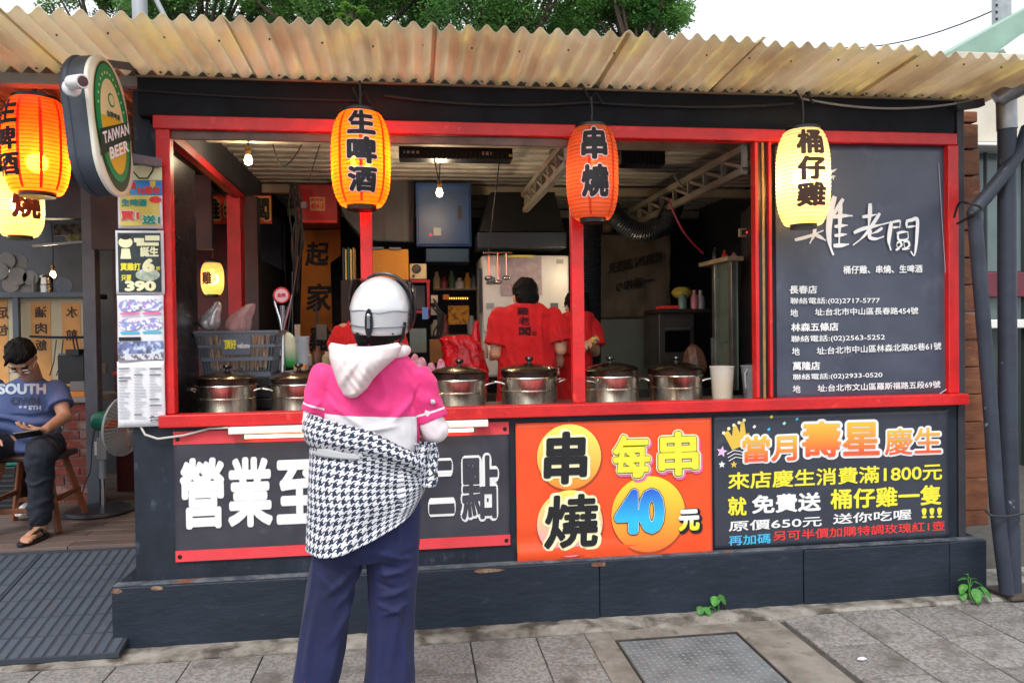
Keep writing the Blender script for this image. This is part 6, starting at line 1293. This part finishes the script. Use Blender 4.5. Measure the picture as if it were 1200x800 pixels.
post = tag(MB().box((P(98, 400, 1.9).x, 1.9, .291), (P(113, 400, 1.9).x, 1.99, 2.75)).build('metal_post', grey_metal, bevel=.004), 'square blue grey metal post between the kitchen and the fan', 'post')
# kitchen window: shelf with bowls, menu boards
ks = T('kitchen_shelf', 'dark metal shelf above the menu boards with bowls on it', 'shelf', P(50, 347, 2.3))
a0, a1, b0, b1 = rectP(-60, 343, 98, 348, 2.3); MB().box((a0, 2.3, b0), (a1, 2.75, b1)).build('board', grey_metal, ks, bevel=.003); shz = b1
for pz in ((-40, 347, -34, 460), (14, 347, 22, 400)): a0, a1, b0, b1 = rectP(*pz, 2.31); MB().box((a0, 2.31, b0), (a1, 2.35, b1)).build('upright', grey_metal, ks)
a0, a1, b0, b1 = rectP(38, 284, 100, 287, 2.2); MB().bar(P(38, 288, 2.2), P(100, 283, 2.2), .02, .015).build('rod', M('rod', '9a9894', rough=.4), ks)
bowlm = M('bowl_grey', '8a8680', '6e6a66', 8, .5)
for k, (px, py, r_, lab) in enumerate(((2, 318, 9, 'leftmost grey bowl of the middle row on the shelf'), (10, 306, 9, 'grey bowl at the top left of the pile'), (24, 307, 9, 'grey bowl at the top right of the pile'), (23, 324, 9.5, 'grey bowl in the centre of the pile'), (15, 333, 9, 'grey bowl low at the left of the pile'), (32, 336, 8, 'small grey bowl at the lower right of the pile'), (38, 326, 8, 'grey bowl at the right end of the pile'), (77, 335, 9, 'dark grey plate standing apart on the shelf'))):
    c = P(px, py, 2.42 + .02 * (k % 3)); rr_ = r_ * .0071; g = MB(); g.lathe([(rr_, -.03), (rr_ * 1.02, -.026), (rr_ * .9, -.005), (rr_ * .6, .02), (rr_ * .45, .03), (0, .03)], c, 28, 'y'); g.lathe([(rr_ * .96, -.028), (rr_ * .8, -.004), (rr_ * .5, .008), (0, .010)], c, 28, 'y')
    o = g.build('bowl', bowlm if k < 7 else grey_metal, smooth=True); tag(o, lab, 'bowl', 'bowls piled on the kitchen shelf')
q_ = P(54, 344, 2.45); tag(MB().lathe([(0, 0), (.05, 0), (.052, .06), (.045, .065), (.05, .07), (.05, .12), (.03, .14), (0, .145)], (q_.x, 2.45, shz + .001), 24).build('steel_canister', steel, smooth=True), 'round steel canister between the bowls and the plate', 'canister')
q_ = P(44, 344, 2.45); tag(MB().rings([(q_.x, 2.45, shz, .02, .07), (q_.x, 2.45, shz + .13, .022, .07)], n=16).build('stacked_lids', bowlm), 'pale lids stacked on edge beside the canister', 'lids')
mb_ = T('menu_board', 'pale back lit menu board with orange strips read from behind', 'menu board', P(50, 455, 2.33)); a0, a1, b0, b1 = rectP(-30, 347, 99, 452, 2.4); MB().box((a0, 2.4, b0), (a1, 2.42, b1)).build('sheet', M('menu_sheet', 'c8bea0', 'b4aa8c', 3, .7), mb_)
ost = M('menu_strip', 'd09a5c', 'bc884c', 4, .7)
for pz in ((-6, 350, 11, 452), (36, 354, 61, 452), (72, 355, 96, 452)): onp('strip', ost, *pz, 2.399, mb_, .003)
for s_, px, ys in (('足', 3, (360, )), ('包', 3, (380,)), ('滷', 48, (359,)), ('肉', 48, (378,)), ('飯', 48, (398,)), ('水', 84, (359,)), ('煎', 84, (386,)), ('包', 84, (412,))):
    for yy in ys: TX(s_, 'character', M('menu_ink', '3a302c', rough=.8), mb_, PL(px - 7, yy, px + 7, yy + 13, 2.393), .02, 6, mirror=True)
cable('black cable strung across the menu board behind the seated man', sag(P(35, 394, 2.25), P(99, 395, 2.25), .005), .01)
for k, x in enumerate((66, 74)): cable('thin brown wire hanging on the menu board, %s one' % ('left', 'right')[k], [P(x, 398, 2.24), P(x - 3, 425, 2.24), P(x - 8, 440, 2.24)], .004)
# dark back of the kitchen, maroon wall
bk_ = T('kitchen_building', 'dark kitchen room with maroon side wall behind the seated man', 'building', (-3.5, 3.6, 0))
MB().box((-5.6, 3.65, 0), (-1.255, 3.75, 2.8)).build('back_wall', dark, bk_); MB().box((-5.6, 1.95, 2.35), (-2.33, 2.05, 2.8)).build('lintel', dark2, bk_)
MB().box((-2.31, 2.35, .291), (-1.36, 2.45, 2.62)).build('side_panel', M('maroon', '4a1420', '2a1018', 2, .5, bump=.1, bs=6), bk_)
MB().box((-2.31, 2.30, 1.2), (-1.9, 2.349, 1.225)).build('red_ledge', red, bk_); MB().box((-2.0, 2.2, .3), (-1.45, 2.345, .95)).build('pale_box', M('cream_fridge', 'b8b4a6', 'a4a092', 2, .5), bk_, bevel=.01)
MB().box((-2.2, 1.7, 2.1), (-1.40, 1.75, 2.62)).build('awning_side', dark, bk_)
onp2('tape_note', 'cluttered dim papers hung under the lintel left of the post', 'papers', (62, 262, 98, 276), 2.4, M('clut', '6a665e', '3a3834', 20, .8, lo=.48, hi=.55), .03)
q_ = P(86, 279, 2.3); tag(MB().ell(q_, .06, .02, .035, n=10).build('plush', M('greenish', '8a8a5a', '4a4a34', 30, .8)), 'small greenish tag hanging under the papers', 'tag')
onp2('sauce_jar', 'small pale jar on the red ledge behind the fan', 'jar', (117, 426, 124, 438), 2.28, M('palejar', '8a8478', rough=.5), .04)
# crates and bag by the stool
t, x0, x1, z0, z1 = B('plastic_crate', 'black plastic crate with teal bin behind the stool', 'crate', -20, 548, 20, 598, 1.75, .3, blackpl)
MB().box((x0, 1.75, .291), (x1, 2.05, z1)).build('crate_body', blackpl, t, bevel=.006); MB().box((x0 - .02, 1.76, z1 + .001), (x1 + .04, 1.95, z1 + .2)).build('teal_bin', M('teal', '1f8a80', '176e66', 4, .5), t, bevel=.02)
for k in range(8): MB().box((x0 + .01, 1.742, .30 + k * .034), (x1 - .01, 1.749, .312 + k * .034)).build('slat', dark2, t)
bag('white_bag', 'white plastic bag on the deck between the stool legs', [(27, 10, 605), (28, 9, 598), (31, 5, 591), (33, 2, 588)], 1.5, .08, M('white_bag', 'd8dadc', 'c0c4c8', 9, .5, bump=.4, bs=20), nz=.01)
# standing fan
fx = P(121, 575, 1.62).x; ft_ = T('standing_fan', 'standing fan with green motor and clear grille beside the price list', 'fan', (fx, 1.62, .29)); gun = M('fan_grey', '8c9094', '787c80', 4, .4)
MB().lathe([(0, .0), (.20, 0), (.215, .012), (.20, .03), (.05, .045), (0, .05)], (fx - .03, 1.62, .291), 40).build('base', M('fan_base', '2c2e36', rough=.4), ft_, smooth=True)
z = lambda py: P(121, py, 1.62).z
MB().tube([(fx, 1.62, .33), (fx, 1.62, z(545))], .014, 12).build('pole', sil, ft_, smooth=True); MB().tube([(fx, 1.62, z(560)), (fx, 1.62, z(536))], .024, 14).build('collar', gun, ft_, smooth=True)
MB().box((fx - .028, 1.585, z(538)), (fx + .038, 1.65, z(512))).build('control_box', gun, ft_, bevel=.01); MB().box((fx - .035, 1.578, z(532)), (fx - .018, 1.584, z(516))).build('dial', white, ft_, bevel=.002)
hc = Vector((P(118, 493, 1.62).x, 1.62, z(493))); MB().tube([(fx, 1.62, z(513)), (fx, 1.62, z(500))], .02, 10).build('neck', gun, ft_)
grn_ = M('fan_green', '14705a', '0f5a48', 4, .4); MB().lathe([(0, -.055), (.045, -.05), (.062, -.03), (.068, .04), (.062, .085), (.03, .095), (0, .096)], hc, 28, 'x').build('motor', grn_, ft_, smooth=True)
gc = hc + Vector((.155, -.01, -.035)); yr = R(18); fa = Vector((math.cos(yr), -math.sin(yr), -.08)).normalized(); fu = fa.cross(Vector((0, 0, 1))).normalized(); fv = fu.cross(fa)
gw = GLASS('grille_clear', 'b4b8ba', .3, .8); RG = .205
def gp(a, r, d): return gc + fu * r * math.cos(a) + fv * r * math.sin(a) + fa * d
g = MB()
for k in range(48):
    a = 2 * math.pi * k / 48; g.tube([gp(a, .03, -.055), gp(a, RG * .6, -.05), gp(a, RG * .95, -.02), gp(a, RG, 0), gp(a, RG * .95, .022), gp(a, RG * .6, .05), gp(a, .03, .055)], .0017, 4)
for r_, d in ((RG, 0), (RG * .62, .05), (RG * .62, -.05), (RG * .98, -.012)): g.tube([gp(2 * math.pi * k / 40, r_, d) for k in range(41)], .0035 if r_ == RG else .002, 6)
g.build('grille', gw, ft_, smooth=True)['kind'] = 'stuff'
MB().loft([[gp(2 * math.pi * k / 40, r_, d) for k in range(40)] for r_, d in ((RG + .004, -.008), (RG + .004, .008), (RG - .003, .008), (RG - .003, -.008))]).build('rim', gw, ft_, smooth=True)
for b_ in range(3):
    g = MB(); rows = []
    for i in range(7):
        r_ = .03 + .15 * i / 6; w_ = .25 + .5 * math.sin(math.pi * (.15 + .75 * i / 6)); rows.append([gp(2 * math.pi * b_ / 3 + w_ * (j / 5 - .3), r_, -.02 + .035 * j / 5) for j in range(6)])
    g.loft(rows, cap=False, closed=False); o = g.build('blade', M('fan_orange', 'd8602c', rough=.35), ft_, smooth=True); s = o.modifiers.new('s', 'SOLIDIFY'); s.thickness = .002
MB().lathe([(0, -.02), (.03, -.015), (.03, .02), (0, .03)], gc, 20, 'x').build('hub', M('fan_orange', 'a'), ft_, smooth=True)
cable('thin black fan cord looping down from the motor to the deck', arc([P(112, 500, 1.6), P(108, 520, 1.62), P(106, 550, 1.6), P(100, 565, 1.62), P(96, 580, 1.6)]), .004)

# ------------------------------------------------------------------ right end: timber edge, pipes, building beyond
tw = T('timber_wall', 'brown timber block wall between the stall and the black pipes', 'wall', P(1135, 400, .15)); tim = M('timber', '8a5638', '6a3c26', 5, .7, bump=.4, bs=26, stretch=(1, 1, 3), rnd=True, rv=.14, c3='a87a54', ns3=9, lo3=.6, hi3=.75)
n = 15; ye = [129, 144, 175, 206, 238, 270, 302, 334, 366, 398, 430, 462, 494, 526, 560, 598, 616]
for k in range(len(ye) - 1):
    xr = 1147 + (ye[k] - 129) * .024; xl = 1116 + (ye[k] - 129) * .03; y_ = .12 + random.uniform(-.006, .006); a = P(xl, ye[k] + .8, y_); b = P(xr + random.uniform(-1.2, 1.2), ye[k + 1] - .9, y_)
    MB().box((a.x, y_, b.z), (b.x, 1.2, a.z)).build('timber_block', tim, tw, bevel=.006)
tag(MB().box((3.012, .0, .31), (3.055, .10, 2.70)).build('corner_post', dark2, bevel=.004), 'black upright post at the right edge of the stall beside the timber blocks', 'post')
MB().bar(P(1118, 126, .0), P(1150, 121, .0), .05, .04).build('roof_batten', dark2, stall)
pipe_m = M('pipe_paint', '363c49', '292e39', 4, .5, spec=.3, bump=.25, bs=22, c3='8c9098', ns3=16, lo3=.66, hi3=.72); zinc = M('zinc', '9a9a9c', '7a7a7e', 6, .4, .8, bump=.1, bs=18)
def pipe(name, label, pts, r, m, **k): o = MB().tube(arc([Vector(p) for p in pts], 5), r, 18).build(name, m, smooth=True); return tag(o, label, 'pipe')
pt = T('drain_pipe', 'thick straight black drain pipe with a silver top at the right edge', 'pipe', G(1184, 695)); yb = -.10
MB().tube([P(1180, 150, yb), P(1180, 300, yb), P(1181, 500, yb), P(1186, 697, yb)], .046, 20).build('tube', pipe_m, pt, smooth=True); MB().tube([P(1179, 104, yb), P(1180, 152, yb)], .050, 20).build('sleeve', zinc, pt, smooth=True)
pipe('drain_pipe', 'leaning black drain pipe bent towards the timber wall', [P(1205, 150, -.12), P(1192, 182, -.13), P(1160, 225, -.15), P(1143, 246, -.16), P(1143, 262, -.16), P(1150, 350, -.16), P(1160, 470, -.16), P(1166, 560, -.17), P(1170, 610, -.17), P(1180, 694, -.17)], .036, pipe_m)
pipe('brace_pipe', 'short zinc pipe running up to the right from the silver sleeve', [P(1168, 118, -.1), P(1190, 104, -.15), P(1215, 88, -.25)], .05, zinc)
tag(MB().bar(P(1172, 106, .05), P(1215, 82, -.3), .03, .05).build('gutter_batten', M('rusty', '8a5030', '5a3424', 8, .7)), 'rusty batten under the awning corner at the top right', 'batten')
c = G(1188, 698); tag(MB().box((c.x - .10, c.y - .10, .013), (c.x + .16, c.y + .1, .03)).build('base_plate', M('rustplate', '4c4038', '382e28', 8, .8), bevel=.003), 'rusty square plate under the foot of the pipes', 'plate')
def tie(label, pts): tag(MB().tube(arc([Vector(p) for p in pts], 4), .007, 6).build('wire_tie', rubber, smooth=True), label, 'wire')
tie('thick wire tied round both pipes near the ground', [P(1155, 598, -.2), P(1163, 604, -.24), P(1178, 605, -.23), P(1192, 603, -.2), P(1203, 600, -.15)]); tie('loop of wire round the leaning pipe at its bend', [P(1118, 255, -.05), P(1124, 238, -.1), P(1136, 238, -.22), P(1150, 244, -.22), P(1140, 252, -.2), P(1122, 262, -.05)])
# building to the right, beyond
bd = T('shop_building', 'cream walled shop building with glass front beyond the pipes', 'building', (6, 3.2, 0)); y = 3.2
cw = M('cream_wall', 'cfc8b8', 'bcb5a6', 2, .7, bump=.1, bs=8); gls = M('shop_glass', '5a6c6c', '4a5858', 1.2, .12)
def face(nm, m, px0, py0, px1, py1, yy, dep=.1): a0, a1, b0, b1 = rectP(px0, py0, px1, py1, yy); return MB().box((a0, yy, b0), (a1, yy + dep, b1)).build(nm, m, bd, bevel=.01)
face('wall', cw, 1120, 60, 1420, 172, y, .4); face('ledge', M('ledge_white', 'dcdcd8', rough=.6), 1120, 166, 1420, 176, y - .12, .5)
gf = face('window', gls, 1120, 177, 1420, 318, y + .2); face('sign_band', M('maroon_band', '6a2836', '581f2c', 3, .5), 1120, 319, 1420, 346, y + .1); face('window', gls, 1120, 347, 1420, 374, y + .2); face('frame', M('ledge_white', 'a'), 1120, 375, 1420, 381, y + .05)
face('window', M('shop_glass_dark', '3e4a46', '2c3632', 1.5, .15), 1120, 382, 1420, 560, y + .2); face('wall', M('plinth_grey', '6a6c6e', '585a5c', 4, .7), 1120, 561, 1420, 700, y, .4)
for px in (1156, 1200, 1250, 1310): face('frame', M('frame_dark', '3a3e40', rough=.5), px, 178, px + 3, 560, y + .12, .05)
for px, py in ((1195, 500), (1197, 480), (1198, 520)): c = P(px, py, 2.6); 
gb_ = T('green_roof_building', 'pale mint green gable rising behind the right end of the awning', 'building', (7, 5, 0)); y = 5
MB().prism([P(*a, y) for a in ((1090, 74), (1128, 52), (1203, 10), (1330, -60), (1330, 120), (1090, 120))], (0, 2, 0)).build('gable', M('mint', '8aa89a', '7a988a', 2, .6, bump=.15, bs=6), gb_)
MB().bar(P(1180, 70, 4.9), P(1205, 52, 4.9), .08, .3).build('eave_trim', M('ledge_white', 'a'), gb_); MB().box((P(1090, 120, y).x, y, 0), (P(1330, 120, y).x, 7, P(1330, 121, y).z)).build('wall', cw, gb_)
ut = T('utility_pole', 'grey perforated steel pole above the mint green gable', 'pole', (P(1178, 0, 7).x, 7, 0)); a0, a1, _, _ = rectP(1167, 0, 1186, 10, 7); zt_ = P(1178, -60, 7).z
MB().box((a0, 7, 0), (a1, 7.1, zt_)).build('mast', M('galv', 'a8acb0', '8c9094', 3, .5, .4), ut, bevel=.01)
g = MB()
for k in range(10): zz = P(1170, 24 - k * 8, 7).z; g.box((a0 - .012, 6.985, zz), (a0 + .025, 6.999, zz + .035))
g.build('slot', blackpl, ut)
cable('power line crossing the white sky at the upper right', sag(P(960, 54, 12), P(1170, 10, 7), .25), .012)
for k, (a, b, lab) in enumerate((((163, -12), (165, 40), 'grey steel pole rising above the awning at the upper left'), ((178, -10), (194, 22), 'thin grey strut leaning beside the steel pole'))): tag(MB().tube([P(*a, 1.2), P(*b, 1.2)], .045 if k == 0 else .016, 14).build('steel_pole', M('galv', 'a'), smooth=True), lab, 'pole')

# ------------------------------------------------------------------ trees behind
def leafmat(name, a, b): return M(name, a, b, 1.2, .55, rnd=False, lo=.35, hi=.65, trans=.42)
lf1 = leafmat('leaf_dark', '8cbc66', '4a7c40'); lf2 = leafmat('leaf_light', '7aa048', '4c7c34'); bark = M('bark', '5a4c40', '40362e', 6, .9, bump=.6, bs=20)
def tree(label, px, pyc, y, rx, rz, ncl, seed, m, name='broadleaf_tree', leaf=.065, dens=420):
    rs = random.Random(seed); c = P(px, pyc, y); t = T(name, label, 'tree', (c.x, y, 0), 'trees behind the stall roof')
    g = MB(); g.tube([(c.x, y, 0), (c.x + .1, y, c.z * .3), (c.x - .1, y + .1, c.z * .6), (c.x, y, c.z)], [.22, .17, .13, .05], 12); cl_ = []
    for i in range(ncl):
        while True:
            v = Vector((rs.uniform(-1, 1), rs.uniform(-1, 1), rs.uniform(-1, 1)))
            if .35 < v.length < 1: break
        cl_.append((Vector((c.x + v.x * rx, y + v.y * rx * .7, c.z + v.z * rz)), rs.uniform(.35, .8) * rx * .28))
    for p, r_ in cl_[::3]: g.tube([Vector((c.x, y, c.z * .62)), Vector((c.x, y, c.z * .8)).lerp(p, .4), p], [.07, .04, .015], 6)
    g.build('trunk', bark, t, smooth=True)
    g = MB(); V = []; Fc = []
    for p, r_ in cl_:
        for k in range(dens):
            d = Vector((rs.gauss(0, 1), rs.gauss(0, 1), rs.gauss(0, .8))); d = d.normalized() * r_ * rs.uniform(.3, 1.15); o = p + d; s_ = leaf * rs.uniform(.6, 1.2)
            a = Vector((rs.uniform(-1, 1), rs.uniform(-1, 1), rs.uniform(-.6, .3))).normalized(); b = a.cross(Vector((rs.uniform(-.4, .4), rs.uniform(-.4, .4), 1))).normalized()
            n0 = len(V); V += [o, o + a * s_ * .5 + b * s_ * .3, o + a * s_, o + a * s_ * .5 - b * s_ * .3]; Fc.append((n0, n0 + 1, n0 + 2, n0 + 3))
    g.v = [tuple(v) for v in V]; g.f = Fc; g.mi = [0] * len(Fc); g.build('crown', m, t, fix=False); return t
tree('dark leafy tree filling the sky above the awning between the two front lanterns', 600, -10, 9, 2.0, 1.1, 150, 1, lf1)
tree('dark green tree rising above the awning left of centre', 400, -14, 9.5, 1.9, 1.1, 150, 2, lf1)
tree('rounded tree whose right edge meets the white sky above the awning', 745, -2, 8.5, 1.0, .75, 90, 3, lf1)
tree('dark tree at the upper left above the beer sign', 235, -16, 10, 1.5, 1.0, 110, 4, lf1)
tree('pale green sparse tree furthest left, white sky showing through', 120, -6, 11, 1.2, .6, 34, 5, lf2)
tree('light green shrub top peeking over the awning edge near its first seam', 412, 24, 5, .25, .22, 22, 6, lf2, 'shrub', .035, 200)
# weeds by the plinth
lw = M('weed_leaf', '4f9440', '356f2c', 30, .6, trans=.2, rnd=True, rv=.25, c3='8a9a4a', ns3=40, lo3=.6, hi3=.7)
def weed(label, base, leaves):
    b = Vector(base); t = T('weed', label, 'plant', b)
    for (dx, dy, dz, L_, w_, az, dr) in leaves:
        tip = b + Vector((dx, dy, dz)); MB().tube([b, b + Vector((dx * .3, dy * .3, dz * .7)), tip], [.003, .0025, .002], 6).build('stem', lw, t, smooth=True)
        d = Vector((math.cos(az), math.sin(az), -dr)).normalized(); s_ = d.cross(Vector((0, 0, 1))).normalized(); g = MB(); rows = []
        for i in range(7):
            f_ = i / 6; ww = w_ * math.sin(math.pi * (f_ * .88 + .06)) ** .8; p0 = tip + d * L_ * f_ + Vector((0, 0, -.25 * L_ * f_ * f_)); up_ = Vector((0, 0, ww * .35)); rows.append([p0 - s_ * ww + up_, p0 - s_ * ww * .5 + up_ * .3, p0, p0 + s_ * ww * .5 + up_ * .3, p0 + s_ * ww + up_])
        g.loft(rows, cap=False, closed=False); o = g.build('leaf', lw, t, smooth=True, fix=False); m = o.modifiers.new('s', 'SOLIDIFY'); m.thickness = .001
gpx = G(1136, 702, .01); weed('leafy green weed at the right end of the plinth', (gpx.x, gpx.y, .012), [(.05, .01, .05, .045, .018, 5.6, .6), (-.05, -.01, .045, .045, .018, 4.2, .7), (.0, .01, .13, .03, .010, 1.5, .0), (-.02, -.03, .05, .05, .02, 4.8, .9), (-.03, -.01, .085, .06, .022, 3.6, .5), (.0, -.04, .07, .065, .027, 4.4, 1.1), (.04, -.03, .075, .07, .027, 5.3, .8), (.01, 0, .11, .05, .02, .6, .1), (-.01, .0, .11, .05, .018, 2.6, .1), (.03, .01, .09, .06, .022, 6.1, .3)])
gpx = G(842, 716, .01); weed('small weed growing from the crack left of the plinth seam', (gpx.x, gpx.y, .01), [(.0, -.0, .085, .05, .028, 5.5, .8), (-.01, -.0, .08, .05, .028, 4.0, .7), (.01, 0, .06, .04, .02, .5, .4)])
gpx = G(826, 720, .01); weed('pair of tiny weed shoots beside the small weed', (gpx.x, gpx.y, .01), [(.0, 0, .04, .045, .022, 5.2, .8), (-.02, .0, .045, .04, .022, 4.1, .9), (.03, 0, .04, .04, .018, .2, .5)])
for k, (px, py, w_, lab) in enumerate(((1010, 773, .022, 'small white scrap of paper lying on the pavers'), (1118, 706, .012, 'tiny white crumb on the paving near the pipes'))):
    c = G(px, py); tag(MB().prism([(c.x - w_, c.y, .004), (c.x - w_ * .3, c.y - w_ * .6, .005), (c.x + w_, c.y - w_ * .2, .004), (c.x + w_ * .6, c.y + w_ * .5, .006), (c.x - w_ * .4, c.y + w_ * .6, .004)], (0, 0, .004)).build('litter', paper), lab, 'litter')
# rust and chipped wood along the ledge
chip = M('chipped_wood', '6a4030', '94826e', 22, .9, bump=.6, bs=40)
for k, (px, py, w_) in enumerate(((139, 693, .03), (572, 664, .085), (185, 676, .03), (700, 667, .05))):
    c = P(px, py, -.045); g = MB(); n = 9; g.prism([(c.x + w_ * math.cos(2 * math.pi * i / n) * random.uniform(.7, 1.1), -.0645 + (.03 if k in (1,) else 0) * 0, (.289 if k != 2 else .293) + .012 * math.sin(2 * math.pi * i / n) * random.uniform(.7, 1.1)) for i in range(n)], (0, .02, 0)); g.build('chipped_patch', chip, stall)
